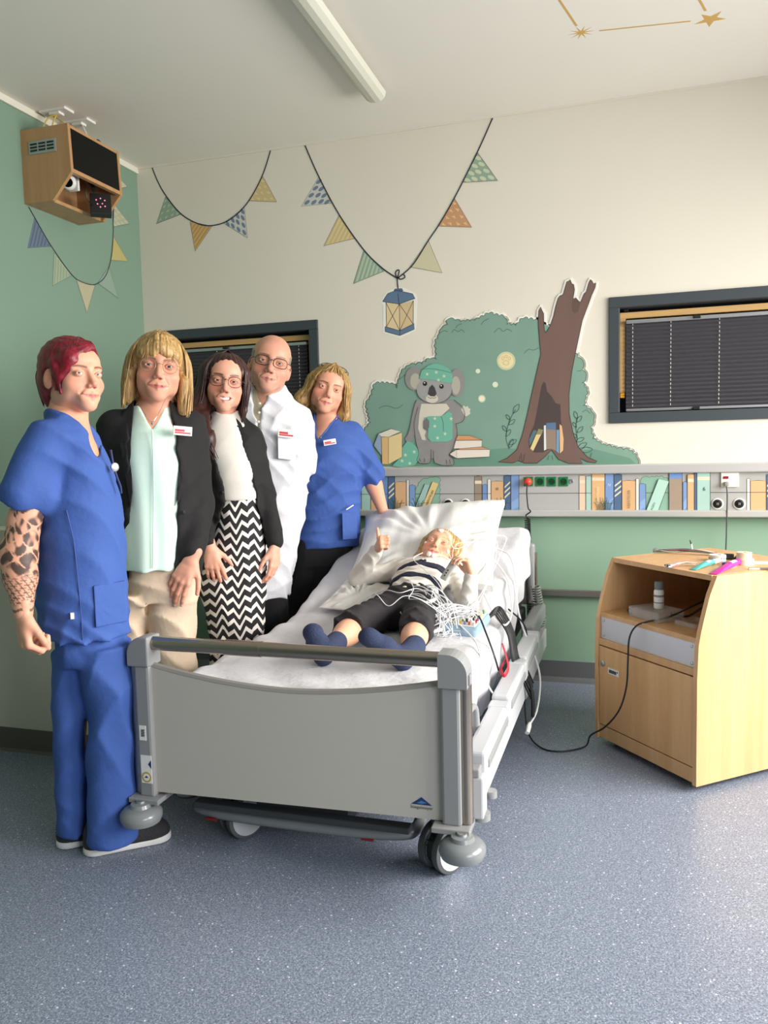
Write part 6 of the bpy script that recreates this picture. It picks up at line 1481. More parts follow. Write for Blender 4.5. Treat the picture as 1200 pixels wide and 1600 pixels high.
for s, P in ((1, [(.032, 1.415), (.062, 1.375), (.088, 1.30), (.080, 1.27), (.086, 1.26), (.056, 1.08), (.042, 1.05), (.056, 1.2), (.040, 1.33)]), (-1, [(-.09, 1.415), (-.13, 1.36), (-.14, 1.30), (-.135, 1.265), (-.142, 1.255), (-.116, 1.05), (-.106, 1.1), (-.104, 1.26), (-.09, 1.38)])):
    b = MB().prism(P, lambda x, y, k: (x, -.108 - .010 * math.sin((1.42 - y) * 5) + k + (abs(x + .024) ** 2) * 2.2 + max(0, y - 1.25) * .45, y), .012); o = b.build('lapel', m_black_cloth, g); mo = o.modifiers.new('bevel', 'BEVEL'); mo.width = .003; mo.segments = 2
bl = [ZL([(.825, -.05, .0, .105, .115), (.95, -.04, .0, .115, .115), (1.08, -.03, 0, .115, .113), (1.2, -.026, -.005, .125, .118), (1.29, -.026, .0, .11, .105), (1.35, -.026, .015, .09, .075), (1.39, -.026, .015, .07, .05)], .02, 2.3), Poly([(-.092, 1.48), (-.086, 1.42), (-.03, 1.302), (.030, 1.41), (.04, 1.48)], -.4, .0, .004)]
g = garment('blouse', bl, .0055, m_mint, w2, lambda x, y, z: .0035 * np.sin(75 * x + 2.2 * np.sin(5 * z)) * np.clip((1.32 - z) * 3, 0, 1), 'mint green blouse')
MB().lathe([(.001, 0), (.008, 0), (.008, .003), (.001, .004)], (.062, -.112, 1.03), My, 14).build('jacket_button', m_black, w2)
MB().tube([(-.03, -.121, 1.30), (-.031, -.1285, 1.2), (-.036, -.121, 1.08), (-.044, -.122, .95), (-.05, -.121, .84)], .0028, 6).build('button_placket', m_mint, g)
pa = [ZL([(.70, -.02, .01, .128, .105), (.78, -.018, .01, .128, .105), (.86, -.018, .01, .125, .10)], .02, 2.3), ZL([(.05, -.13, .03, .062, .07), (.4, -.135, .03, .058, .075), (.6, -.14, .02, .055, .085), (.74, -.13, .01, .062, .1)], .015, 2.3), ZL([(.05, .01, .02, .075, .07), (.4, .012, .02, .08, .08), (.6, .004, .01, .088, .09), (.74, .01, .0, .096, .1)], .012, 2.3)]
garment('trousers', pa, .006, m_beige, w2, folds(23, 0.0114, 10, 14, 12), 'beige trousers')
shoe(w2, (-.12, .1, 0), (-.14, -.14, 0), .08, m_shoe, m_sole); shoe(w2, (.02, .1, 0), (.04, -.14, 0), .08, m_shoe, m_sole)
hair_b = hair_material('blond_hair', (128, 90, 44), (214, 178, 118), (110, 110, 8))
hp = [Ell((0, .02, .048), (.085, .105, .082), .02), Cap((-.078, .01, .03), (-.090, .02, -.095), .030, .026, .03, ((1, 0, 0), 1.5)), Cap((.078, .01, .03), (.088, .02, -.115), .030, .028, .03, ((1, 0, 0), 1.5)), Ell((0, .07, -.05), (.078, .05, .09), .04), Cap((-.085, -.02, -.02), (-.088, -.005, -.10), .016, .012, .02), Cap((.084, -.02, -.03), (.082, -.004, -.125), .016, .013, .02),
      Poly([(-.068, -.3), (-.066, -.02), (-.058, .028), (-.03, .040), (.0, .046), (.03, .040), (.056, .026), (.066, -.03), (.068, -.3)], -.3, -.005, .01),
      Cap((-.05, -.062, .040), (-.005, -.084, .058), .016, .014, .02), Cap((.05, -.062, .040), (.005, -.084, .060), .016, .014, .02), Cap((-.02, -.082, .034), (-.012, -.07, .09), .010, .014, .02), Cap((.02, -.082, .036), (.012, -.07, .09), .010, .014, .02)]
def bangs(x, y, z):
    a = np.arctan2(y - .015, x); return .0011 * (np.sin(29 * a + 2.5 * np.sin(11 * z + 5 * a)) + .8 * np.sin(67 * a + 3 * np.sin(14 * z)))
V, Q, _ = surf(hp, .003, M=HM, disp=bangs)
npmesh('hair', [(V, Q)] + locks(HM, [(0, -.02, .13), (-.03, -.075, .085), (-.045, -.083, .05), (-.052, -.082, .018)], [(0, -.02, .13), (.03, -.075, .085), (.045, -.083, .05), (.052, -.082, .018)], 40, .0028, .004, 6)
       + locks(HM, [(-.01, -.0, .132), (-.075, -.035, .07), (-.094, -.028, -.03), (-.098, -.03, -.12)], [(-.01, .05, .13), (-.092, .03, .06), (-.112, .035, -.04), (-.104, .04, -.13)], 34, .0038, .006, 7)
       + locks(HM, [(.01, -.0, .132), (.075, -.035, .07), (.094, -.028, -.03), (.092, -.03, -.135)], [(.01, .05, .13), (.092, .03, .06), (.112, .035, -.05), (.112, .04, -.165)], 36, .0038, .007, 8), hair_b, w2)
glasses(w2, HM, (150, 118, 78), 1.0, .0225, .0215, 2.15, .0011, -.003, -.103, label='thin gold-brown framed glasses')
badge(w2, (.072, -.128, 1.295), (.25, -1, .05), (.1, 0, 1), .066, .032)
MB().tube(spline([(-.07, -.07, 1.40), (-.055, -.105, 1.36), (-.03, -.115, 1.328), (-.005, -.108, 1.36), (.02, -.075, 1.41)], 6), .0012, 6).lathe([(.001, -.005), (.005, 0), (.001, .005)], (-.03, -.118, 1.322), None, 10).build('necklace', mat('silver', (210, 206, 200), rough=.2, metal=1), w2, True)
lift_parts(LIFTED, w2)

# ================= dark-haired woman in zigzag trousers
LIFT[0] = 0.012
SK = (226, 166, 142)
HM = headM((-.014, -.03, 1.511), 3, -3, 7, 1.07)
nk = neck_caps((-.018, .02, 1.31), (-.016, .01, 1.45), .048, .046)
rows = [(.80, .0, .01, .115, .095), (.9, .01, .01, .105, .09), (1.03, .016, .01, .085, .08), (1.15, .008, .0, .105, .1), (1.22, 0, 0, .115, .105), (1.28, -.005, .01, .12, .09), (1.33, -.01, .02, .1, .065), (1.365, -.015, .02, .06, .05)]
LA = [Cap((.095, .02, 1.29), (.132, .03, 1.07), .036, .036, .03), Cap((.132, .03, 1.07), (.162, -.04, .85), .032, .025, .03)]
RA = [Cap((-.118, .02, 1.29), (-.165, .03, 1.08), .036, .036, .03), Cap((-.165, .03, 1.08), (-.098, -.10, .868), .032, .025, .03)]
bp = [trunk(rows, -.012), *LA, *RA, Cap((-.05, .02, .8), (-.10, .02, .1), .05, .03, .04), Cap((.05, .02, .8), (.0, .02, .1), .05, .03, .04), *nk, Ell((-.016, -.005, 1.32), (.05, .04, .04), .03)]
parts = [body_np(bp, SK, .007)]
parts += head_np(HM, dict(w=.93, smile=1.0, jaw=.95, teeth=True), head_color(.93, SK, (196, 96, 96), (58, 38, 32), .6, 1.0, .002), .93, (70, 50, 38), nk)
parts.append(hand_np(frame((.162, -.045, .845), (-.05, -.02, -1), (-.75, .6, 0)), REL, -1, SK, (.7, .3, .3), .92))
parts.append(hand_np(frame((-.098, -.105, .862), (.16, -.10, -1), (.1, .9, -.25)), [(.3, .25, .15), (.35, .3, .2), (.4, .35, .2), (.4, .35, .2)], 1, SK, (.8, .25, .2), .93, spread=.09))
w3 = make_person(-1.56, 2.93, parts, 'smiling person with long dark hair in black blazer and zigzag patterned trousers')
# teeth shown by the smile
tm = MB(); N = 12
for k in range(N + 1):
    x = (-.0195 + .039 * k / N) * .97; y = -.0875 + x * x * 16; zc = -.0655 + abs(x) * .16
    tm.v += [tuple(HM @ Vector(p)) for p in ((x, y, zc + .0065), (x, y, zc - .0042), (x, y + .006, zc - .0042), (x, y + .006, zc + .0065))]
for k in range(N): tm.f += [(4 * k + a, 4 * k + (a + 1) % 4, 4 * k + 4 + (a + 1) % 4, 4 * k + 4 + a) for a in range(4)]
tm.f += [(0, 1, 2, 3), (4 * N, 4 * N + 3, 4 * N + 2, 4 * N + 1)]
tm.build('teeth', mat('tooth_white', (238, 232, 222), rough=.25), w3)
tee = [ZL([(1.04, .018, .005, .086, .084), (1.1, .014, 0, .096, .094), (1.16, .008, -.004, .106, .104), (1.22, .0, -.004, .112, .106), (1.28, -.008, .006, .108, .088), (1.33, -.012, .014, .092, .072), (1.37, -.015, .02, .066, .062), (1.395, -.015, .02, .058, .056)], .02, 2.2), Poly([(-.06, 1.45), (-.056, 1.392), (-.034, 1.380), (-.0, 1.379), (.024, 1.39), (.03, 1.45)], -.4, .02, .004)]
garment('white_top', tee, .0055, m_wtop, w3, folds(31, 0.0016, 14, 18, 5), 'white fitted top')
jac = [ZL([(.82, .0, .012, .125, .1), (.92, .008, .01, .116, .098), (1.03, .014, .01, .104, .092), (1.15, .004, .002, .118, .108), (1.22, -.004, .002, .126, .11), (1.28, -.008, .012, .13, .096), (1.33, -.01, .022, .108, .072), (1.37, -.014, .024, .066, .054)], .02, 2.2, .004), Cap((.085, .02, 1.285), (.130, .03, 1.07), .048, .046, .04), Cap((.130, .03, 1.07), (.162, -.03, .865), .045, .040, .02), Cap((-.115, .02, 1.285), (-.168, .03, 1.08), .05, .046, .04), Cap((-.168, .03, 1.08), (-.105, -.088, .888), .045, .038, .02),
       Poly([(-.05, 1.45), (-.055, 1.37), (-.062, 1.24), (-.050, 1.15), (-.028, 1.09), (-.032, 1.03), (-.08, .9), (-.1, .7), (.135, .7), (.128, .86), (.098, 1.0), (.086, 1.09), (.060, 1.2), (.022, 1.33), (.012, 1.38), (.01, 1.45)], -.5, -.008, .006)]
g = garment('blazer', jac, .0055, m_black_cloth, w3, folds(37, 0.0076, 8, 14, 6), 'black blazer')
for P in ([(.014, 1.375), (.045, 1.34), (.066, 1.27), (.058, 1.255), (.07, 1.245), (.09, 1.1), (.078, 1.11), (.052, 1.22)], [(-.054, 1.37), (-.085, 1.33), (-.098, 1.27), (-.09, 1.255), (-.1, 1.245), (-.05, 1.09), (-.048, 1.15), (-.066, 1.24)]):
    b = MB().prism(P, lambda x, y, k: (x, -.102 + k + (abs(x) ** 2) * 3 + max(0, y - 1.24) * .5 + max(0, 1.2 - y) * .08, y), .01); o = b.build('lapel', m_black_cloth, g)
MB().lathe([(.001, 0), (.006, 0), (.006, .003), (.001, .004)], (-.04, -.086, 1.075), My, 12).build('jacket_button', m_black, g)
pz = [ZL([(.1, -.05, .02, .10, .1), (.45, -.004, .015, .112, .1), (.56, -.008, .012, .122, .105), (.70, -.014, .01, .142, .112), (.80, .002, .008, .128, .108), (.86, .012, .005, .114, .1), (.95, .018, .005, .098, .092), (1.03, .02, .005, .084, .084), (1.055, .02, .005, .082, .082)], .02, 2.3), Cap((.012, -.14, .05), (.02, -.128, .86), .03, .006, .04, op='s')]
garment('patterned_trousers', pz, .0055, zigzag_material(), w3, folds(41, 0.0066, 5, 22, 3), 'black and white zigzag trousers')
shoe(w3, (-.10, .09, 0), (-.12, -.13, 0), .08, m_black, m_black); shoe(w3, (.0, .09, 0), (.01, -.13, 0), .08, m_black, m_black)
hair_d = hair_material('dark_brown_hair', (18, 9, 9), (72, 36, 30), (70, 70, 10))
hp = [Ell((0, .022, .045), (.086, .104, .078), .02), Ell((0, .06, -.04), (.08, .06, .11), .04), Cap((-.078, -.01, .04), (-.083, .0, -.08), .028, .03, .03, ((1, 0, 0), 1.3)), Cap((.076, -.008, .04), (.080, .012, -.09), .020, .016, .03, ((1, 0, 0), 1.5)),
      Cap((-.086, -.0, -.07), (-.094, -.055, -.15), .034, .036, .04), Cap((-.094, -.055, -.15), (-.058, -.105, -.22), .036, .030, .04), Cap((-.058, -.105, -.22), (-.024, -.116, -.275), .030, .012, .03), Cap((-.10, .03, -.08), (-.12, .02, -.2), .035, .03, .04), Cap((.08, .012, -.09), (.07, .02, -.15), .014, .006, .02),
      Poly([(-.058, -.3), (-.060, -.04), (-.058, .02), (-.040, .052), (-.012, .073), (.012, .076), (.040, .056), (.058, .022), (.064, -.04), (.066, -.3)], -.3, -.004, .010)]
hp[-1].bb_ = None
def waves(x, y, z):
    a = np.arctan2(y - .015, x); return .0013 * np.sin(31 * a + 2.6 * np.sin(12 * z + 3 * a)) + .0035 * np.sin(60 * x + 26 * z + 30 * y + 2 * np.sin(22 * z)) * np.clip((-z - .03) * 14, 0, 1)
hp_carve = hp.pop(); hp_fr = hp[4:7]; hp_back = hp[:4] + hp[7:]
V, Q, _ = surf(hp_back + [hp_carve] + hp_fr, .0032, M=HM, disp=waves)
npmesh('hair', [(V, Q)] + locks(HM, [(.0, -.01, .128), (-.065, -.05, .06), (-.078, -.045, -.05), (-.085, -.08, -.15), (-.045, -.125, -.23), (-.012, -.125, -.285)], [(.0, .05, .128), (-.092, .02, .05), (-.108, .02, -.06), (-.12, -.04, -.15), (-.085, -.11, -.22), (-.05, -.12, -.28)], 46, .0042, .010, 9)
       + locks(HM, [(.0, -.01, .128), (.062, -.05, .06), (.072, -.042, -.04), (.070, -.02, -.13)], [(.0, .05, .128), (.088, .01, .05), (.092, .015, -.05), (.082, .02, -.15)], 22, .0032, .006, 10), hair_d, w3)
glasses(w3, HM, (74, 40, 40), .95, .0235, .0195, 2.5, .0013, -.003, -.102, label='dark red framed glasses')
lift_parts(LIFTED, w3)

# ================= doctor in the white coat
LIFT[0] = 0.022
SK = (218, 158, 134)
HM = headM((-.022, -.04, 1.614), 4, -4, 13, 1.16)
nk = neck_caps((-.035, .02, 1.40), (-.028, .0, 1.55), .066, .062)
rows = [(.6, -.09, .01, .12, .1), (.8, -.06, .01, .135, .115), (.95, -.035, .01, .145, .12), (1.1, -.02, .01, .15, .12), (1.25, -.015, .01, .16, .125), (1.34, -.018, .02, .16, .11), (1.41, -.025, .03, .125, .08), (1.455, -.035, .02, .085, .065), (1.49, -.04, .02, .072, .062)]
LA = [Cap((.10, .03, 1.365), (.115, .05, 1.16), .036, .036, .03), Cap((.115, .05, 1.16), (-.06, -.125, .975), .036, .03, .03)]
RA = [Cap((-.16, .03, 1.365), (-.20, .05, 1.14), .036, .036, .03), Cap((-.20, .05, 1.14), (-.10, -.12, .99), .036, .03, .03)]
bp = [trunk(rows, -.014), *LA, *RA, Cap((-.11, .01, .7), (-.12, .02, .08), .05, .035, .04), Cap((-.05, .01, .7), (-.03, .02, .08), .05, .035, .04), *nk]
parts = [body_np(bp, SK, .008)]
parts += head_np(HM, dict(w=1.0, smile=.5, age=.6, jaw=1.1, nose=1.15), head_color(1.0, SK, (184, 110, 102), (116, 90, 70), .45, .5, .001, (150, 130, 120)), 1.0, (96, 108, 112), nk)
parts.append(hand_np(frame((-.06, -.125, .975), (-1, -.05, -.3), (.1, .9, -.4)), REL, 1, SK, sc=1.08)); parts.append(hand_np(frame((-.10, -.12, .99), (.3, -.1, -1), (0, 1, -.1)), REL, -1, SK, sc=1.08))
md = make_person(-1.52, 3.3, parts, 'bald person with dark glasses in a white doctor coat')
sh = [ZL([(1.2, -.05, .0, .07, .10), (1.34, -.05, .015, .085, .092), (1.41, -.045, .024, .074, .070), (1.46, -.04, .022, .071, .066), (1.515, -.042, .02, .073, .068)], .015, 2.2), Poly([(-.12, 1.56), (-.105, 1.53), (-.062, 1.432), (-.014, 1.50), (.02, 1.53), (.03, 1.6)], -.4, .0, .004)]
g = garment('shirt', sh, .0055, m_shirt, md, None, 'beige shirt under the coat')
for i in range(3): MB().lathe([(.001, 0), (.0055, 0), (.005, .002), (.001, .0025)], (-.072 - .004 * i, -.078 - .004 * i, 1.425 - .04 * i), My, 12).build('shirt_button', m_wtop, g)
ct = [ZL([(.575, -.10, .01, .124, .11), (.7, -.085, .01, .134, .118), (.8, -.065, .01, .14, .122), (.95, -.038, .01, .148, .128)] + rows[3:-2] + [(1.45, -.035, .02, .094, .078), (1.505, -.042, .02, .084, .076)], .02, 2.3, .007), Cap((.098, .03, 1.355), (.116, .03, 1.17), .066, .060, .045), Cap((.116, .03, 1.17), (-.02, -.11, 1.0), .060, .047, .02), Cap((-.155, .03, 1.362), (-.20, .05, 1.14), .066, .062, .045), Cap((-.20, .05, 1.14), (-.11, -.10, 1.02), .060, .046, .02),
      Poly([(-.13, 1.6), (-.12, 1.52), (-.10, 1.43), (-.086, 1.34), (-.082, 1.30), (-.074, 1.36), (-.052, 1.43), (-.012, 1.485), (.01, 1.6)], -.4, -.015, .005)]
g = garment('doctor_coat', ct, .006, m_coat, md, folds(53, 0.0114, 8, 14, 9), 'white doctor coat')
b = MB().prism([(.0, 1.19), (.075, 1.18), (.08, 1.29), (.002, 1.30)], lambda x, y, k: (x, -.140 + k + x * x * 2.6, y), .005); b.build('breast_pocket', m_coat, g)
MB().tube([(-.078, -.133, 1.30), (-.076, -.146, 1.2), (-.082, -.142, 1.0), (-.1, -.138, .8), (-.12, -.125, .6)], .003, 6).build('coat_placket', m_coat, g)
badge(md, (.038, -.146, 1.29), (.05, -1, .05), (.12, 0, 1), .072, .036)
pb = [ZL([(.05, -.125, .02, .06, .07), (.4, -.12, .02, .065, .08), (.66, -.10, .01, .08, .095)], .02, 2.3), ZL([(.05, -.02, .02, .06, .07), (.4, -.04, .02, .066, .08), (.66, -.06, .01, .08, .095)], .01, 2.3)]
garment('trousers', pb, .008, m_black2, md, None, 'black trousers')
shoe(md, (-.12, .1, 0), (-.14, -.16, 0), .09, m_black, m_black); shoe(md, (-.02, .1, 0), (.0, -.16, 0), .09, m_black, m_black)
hair_g = hair_material('short_grey_hair', (112, 100, 84), (170, 160, 142), (160, 160, 30))
hp = [Ell((0, .023, .040), (.0772, .0955, .080), .01), Ell((0, .06, -.03), (.068, .048, .05), .02), Half((0, .0, .052), (0, -.42, 1), .006), Half((0, -.034, 0), (0, -1, .25), .006), Cap((-.085, .010, -.05), (-.083, .008, -.0), .02, .02, .006, op='s'), Cap((.085, .010, -.05), (.083, .008, -.0), .02, .02, .006, op='s')]
V, Q, _ = surf(hp, .003, M=HM); npmesh('hair', [(V, Q)], hair_g, md)
glasses(md, HM, (40, 30, 32), 1.0, .0255, .0175, 3.2, .0016, -.003, -.103, label='dark rectangular glasses')
lift_parts(LIFTED, md)

# ================= second nurse in blue scrubs by the bed head
LIFT[0] = 0.01
SK = (226, 164, 136)
HM = headM((-.022, -.03, 1.525), 6, -2, 17, 1.08)
nk = neck_caps((-.03, .02, 1.31), (-.03, .01, 1.45), .056, .052)
rows = [(.70, -.075, .01, .145, .105), (.77, -.055, .01, .158, .115), (.9, -.04, .01, .16, .12), (1.05, -.026, .01, .155, .125), (1.15, -.02, .0, .15, .125), (1.25, -.015, .01, .142, .12), (1.31, -.015, .02, .125, .095), (1.36, -.022, .02, .09, .065), (1.40, -.03, .02, .062, .052)]
LA = [Cap((.105, .02, 1.30), (.195, .02, 1.05), .036, .036, .03), Cap((.195, .02, 1.05), (.236, .03, .925), .043, .027, .02)]
RA = [Cap((-.14, .02, 1.30), (-.20, .04, 1.03), .036, .036, .03), Cap((-.20, .04, 1.03), (-.2, .07, .83), .040, .027, .02)]
bp = [trunk(rows, -.014), *LA, *RA, Cap((-.12, .01, .7), (-.24, .02, .08), .045, .035, .03), Cap((-.05, .01, .7), (-.12, .02, .08), .045, .035, .03), *nk, Ell((-.03, -.03, 1.29), (.07, .045, .045), .03)]
parts = [body_np(bp, SK, .006)]
parts += head_np(HM, dict(w=1.02, smile=.55, age=.3, jaw=1.06), head_color(1.02, SK, (192, 104, 98), (110, 78, 54), .55, .55), 1.02, (80, 84, 80), nk)
parts.append(hand_np(frame((.236, .03, .925), (.2, .35, -.85), (.1, -1, -.3)), [(.3, .3, .2)] * 4, -1, SK, sc=.95))
parts.append(hand_np(frame((-.2, .07, .83), (.05, .05, -1), (.8, .3, 0)), REL, 1, SK, sc=.95))
w5 = make_person(-1.40, 3.7, parts, 'blond person in blue scrubs with glasses pushed up on the head, hand on the pillow')
top_ = [ZL([(.755, -.055, .01, .160, .118)] + rows[2:], .02, 2.25, .006), Cap((.095, .02, 1.305), (.192, .02, 1.10), .062, .062, .04), Cap((-.13, .02, 1.305), (-.2, .03, 1.08), .062, .062, .04), Cap((.168, .02, 1.015), (.25, .02, 1.046), .042, .042, .003, op='s'),
        Poly([(-.10, 1.46), (-.088, 1.39), (-.074, 1.276), (-.05, 1.31), (.022, 1.385), (.03, 1.46)], -.4, .0, .005)]
g = garment('scrub_top', top_, .006, m_blue, w5, folds(61, 0.0114, 8, 15, 10), 'blue scrub top')
MB().tube([(-.072, -.126, 1.276), (-.035, -.118, 1.32), (.025, -.072, 1.392)], .004, 6).build('neckline_trim', m_blue, g)
b = MB().prism([(.03, .80), (.10, .80), (.10, .93), (.03, .93)], lambda x, y, k: (x, -.138 + k + max(0, x) ** 2 * 3.2, y), .005); b.build('pocket', m_blue, g)
MB().tube([(.05, -.137, .945), (.085, -.125, .965)], .003, 8).build('pen', m_white, g)
pb = [ZL([(.66, -.085, .01, .135, .1), (.74, -.07, .01, .15, .11), (.80, -.06, .01, .155, .112)], .03, 2.3), ZL([(.05, -.24, .02, .06, .07), (.4, -.21, .02, .07, .085), (.8, -.11, .01, .10, .1)], .02, 2.3), ZL([(.05, -.12, .02, .055, .07), (.4, -.10, .02, .065, .085), (.62, -.07, .01, .09, .095), (.8, -.05, .01, .1, .1)], .01, 2.3)]
garment('trousers', pb, .008, m_black2, w5, None, 'black trousers')
shoe(w5, (-.24, .1, 0), (-.26, -.13, 0), .08, m_shoe, m_sole); shoe(w5, (-.12, .1, 0), (-.11, -.13, 0), .08, m_shoe, m_sole)
hair_b2 = hair_material('honey_blond_hair', (110, 78, 42), (206, 168, 106), (100, 100, 10))
hp = [Ell((0, .022, .045), (.088, .106, .080), .02), Ell((0, .065, -.04), (.085, .055, .085), .04), Cap((-.082, -.0, .03), (-.095, .01, -.075), .026, .03, .03, ((1, 0, 0), 1.2)), Cap((.08, -.0, .03), (.092, .015, -.085), .024, .027, .03, ((1, 0, 0), 1.3)), Ell((-.112, .02, -.075), (.03, .04, .04), .03), Ell((.105, .03, -.09), (.028, .04, .035), .03),
      Poly([(-.066, -.3), (-.068, -.03), (-.062, .025), (-.040, .058), (-.005, .068), (.03, .066), (.056, .04), (.064, -.03), (.068, -.3)], -.3, -.006, .012)]
V, Q, _ = surf(hp, .003, M=HM, disp=waves)
npmesh('hair', [(V, Q)] + locks(HM, [(.0, -.03, .126), (-.062, -.06, .055), (-.082, -.04, -.02), (-.105, -.02, -.075), (-.12, -.01, -.115)], [(.0, .05, .128), (-.095, .01, .05), (-.115, .02, -.03), (-.14, .02, -.08), (-.13, .03, -.125)], 34, .0036, .008, 12)
       + locks(HM, [(.0, -.03, .126), (.06, -.06, .055), (.082, -.04, -.02), (.10, -.02, -.08), (.10, -.0, -.125)], [(.0, .05, .128), (.095, .01, .05), (.113, .02, -.03), (.13, .03, -.09), (.115, .04, -.13)], 34, .0036, .008, 13)
       + locks(HM, [(.0, -.02, .128), (-.03, -.078, .082), (-.062, -.055, .04)], [(.0, -.02, .128), (.04, -.076, .078), (.06, -.058, .045)], 16, .003, .004, 14), hair_b2, w5)
G2 = HM @ Matrix.Translation((0, -.018, .098)) @ Matrix.Rotation(rad(-58), 4, 'X') @ Matrix.Translation((0, .088, 0))
glasses(w5, G2, (36, 30, 28), 1.0, .026, .02, 2.6, .0016, 0, -.1, name='glasses_on_head', label='dark glasses pushed up into the hair')
badge(w5, (-.02, -.136, 1.262), (.05, -1, .1), (-.14, 0, 1), .06, .026)
MB().tube(spline([(-.085, -.06, 1.37), (-.075, -.1, 1.32), (-.062, -.118, 1.29), (-.03, -.11, 1.32), (.012, -.07, 1.38)], 6), .0012, 6).lathe([(.002, -.006), (.006, 0), (.002, .006)], (-.062, -.128, 1.284), None, 10).build('necklace', mat('silver', (210, 206, 200), rough=.2, metal=1), w5, True)
lift_parts(LIFTED, w5)

LIFT[0] = 0
# ================= child lying on the bed with sensors
SK = (232, 176, 144); O = Vector((-.835, 2.96, .60))
def L_(x, y, z): return (x - O.x, y - O.y, z - O.z)
face_dir = Matrix.Rotation(rad(12), 3, 'Z') @ Matrix.Rotation(rad(-42), 3, 'X') @ Vector((0, -1, 0))
ho = Vector((-.796, 3.345, .826)) - face_dir * .074
HM = headM(Vector(L_(*ho)), 12, -42, 19, .93)
nk = [Cap(L_(-.85, 3.35, .715), L_(-.822, 3.40, .745), .040, .038, .02)]
shl, ell_, wrl = (-.96, 3.345, .705), (-1.15, 3.285, .668), (-1.028, 3.205, .808)
shr, elr, wrr = (-.735, 3.325, .70), (-.622, 3.115, .602), (-.603, 3.10, .722)
sx_ = (0, -.28, 1)
tor = [Ell(L_(-.838, 3.05, .628), (.115, .10, .068), .04), Ell(L_(-.842, 3.18, .672), (.118, .12, .072), .05), Ell(L_(-.848, 3.29, .705), (.115, .08, .062), .04), Cap(L_(-.945, 3.33, .705), L_(-.75, 3.315, .70), .05, .05, .04)]
bp = [Ell(L_(-.838, 3.05, .625), (.10, .09, .055), .04), Ell(L_(-.845, 3.22, .68), (.10, .13, .055), .05), Cap(L_(*shl), L_(*ell_), .03, .03, .02), Cap(L_(*ell_), L_(*wrl), .030, .023, .02), Cap(L_(*shr), L_(*elr), .03, .03, .02), Cap(L_(*elr), L_(*wrr), .030, .023, .02),
      Cap(L_(-.90, 2.93, .60), L_(-.95, 2.70, .60), .055, .045, .02), Cap(L_(-.95, 2.70, .60), L_(-.958, 2.43, .58), .046, .026, .02), Cap(L_(-.77, 2.93, .60), L_(-.73, 2.71, .60), .055, .045, .02), Cap(L_(-.73, 2.71, .60), L_(-.686, 2.46, .578), .046, .026, .02),
      Ell(L_(-.95, 2.60, .592), (.046, .08, .046), .02), Ell(L_(-.705, 2.60, .592), (.046, .08, .046), .02), *nk]
parts = [body_np(bp, SK, .005)]
parts += head_np(HM, dict(w=1.0, smile=.9, nose=.72, jaw=1.0, chin=.97, eye_open=.55), head_color(1.0, SK, (214, 116, 112), (186, 146, 104), .7, .9, .004, lash=(90, 66, 50)), 1.0, (80, 96, 110), nk, (0, -.25))
fd = (Vector(wrl) - Vector(ell_)).normalized()
parts.append(hand_np(frame(L_(*wrl), (.42, -.62, .50), (.85, .5, -.1)), FIST, 1, SK, (1.5, .0, -.05), .76, wrist=.027, h=.0022))
parts.append(hand_np(frame(L_(*wrr), (-.35, .1, .9), (-.7, -.5, -.1)), [(.9, .8, .5), (.95, .8, .5), (1.0, .8, .5), (1.0, .8, .5)], -1, SK, (.6, .4, .3), .74, wrist=.027, h=.0022))
ch = npmesh('person', parts, m_skin); ch.location = O
tag(ch, 'blond child lying on the bed giving a thumbs up, with white sensors on the face', 'person')
neckcut = Ell(L_(-.838, 3.415, .80), (.062, .06, .075), .006, op='s')
g = garment('long_sleeved_top', tor + [Cap(L_(*shl), L_(*ell_), .044, .040, .03), Cap(L_(*ell_), L_(-1.036, 3.21, .80), .040, .031, .015), Cap(L_(*shr), L_(*elr), .044, .040, .03), Cap(L_(*elr), L_(-.604, 3.10, .712), .041, .031, .015), neckcut], .0045, m_wtop, ch, folds(71, 0.0066, 16, 34, 18), 'cream long-sleeved top')
ax_ = Vector((-.02, .95, .28)).normalized()
for i, (y, w_) in enumerate(((3.245, .020), (3.115, .013))):
    c0 = Vector(L_(-.842, y, .65)); P = [type(p)(*( (p.c, p.r + .0045, p.k) if isinstance(p, Ell) else (p.a, p.b, p.ra + .0045, p.rb + .0045, p.k))) for p in tor]
    o = garment('respiration_belt', P + [Half(c0 + ax_ * w_, ax_), Half(c0 - ax_ * w_, -ax_)], .0042, cloth('navy_elastic', (34, 36, 58), bump=.5, bscale=120), ch, lambda x, y_, z: .0015 * np.sin(60 * x))
    o['label'] = ('navy chest belt with a small sensor', 'narrower navy belt at the waist')[i]
b = MB().box(L_(-.855, 3.232, .749), L_(-.825, 3.256, .762), .004); sb_ = b.build('belt_sensor', m_black, ch)
MB().lathe([(.006, 0), (.006, .003), (.003, .004)], L_(-.84, 3.244, .762), None, 14).build('sensor_button', m_white, sb_)
pantm = cloth('black_soft_jersey', (38, 34, 38), bump=.25)
garment('trousers', [Ell(L_(-.838, 3.03, .625), (.128, .07, .074), .03), Ell(L_(-.836, 2.94, .605), (.132, .10, .072), .03), Cap(L_(-.90, 2.93, .605), L_(-.95, 2.70, .604), .070, .060, .03), Cap(L_(-.95, 2.70, .604), L_(-.955, 2.615, .602), .060, .062, .02), Cap(L_(-.77, 2.93, .605), L_(-.73, 2.71, .604), .070, .060, .03), Cap(L_(-.73, 2.71, .604), L_(-.708, 2.625, .602), .060, .062, .02),
    Half(L_(-.955, 2.595, .6), (0.25, -1, 0)) if False else Half(L_(-.83, 2.605, .6), (0, -1, 0), .006), Half(L_(-.838, 3.085, .64), (0, .95, .28), .004)], .0048, pantm, ch, folds(77, 0.0095, 14, 26, 14), 'black three-quarter trousers')
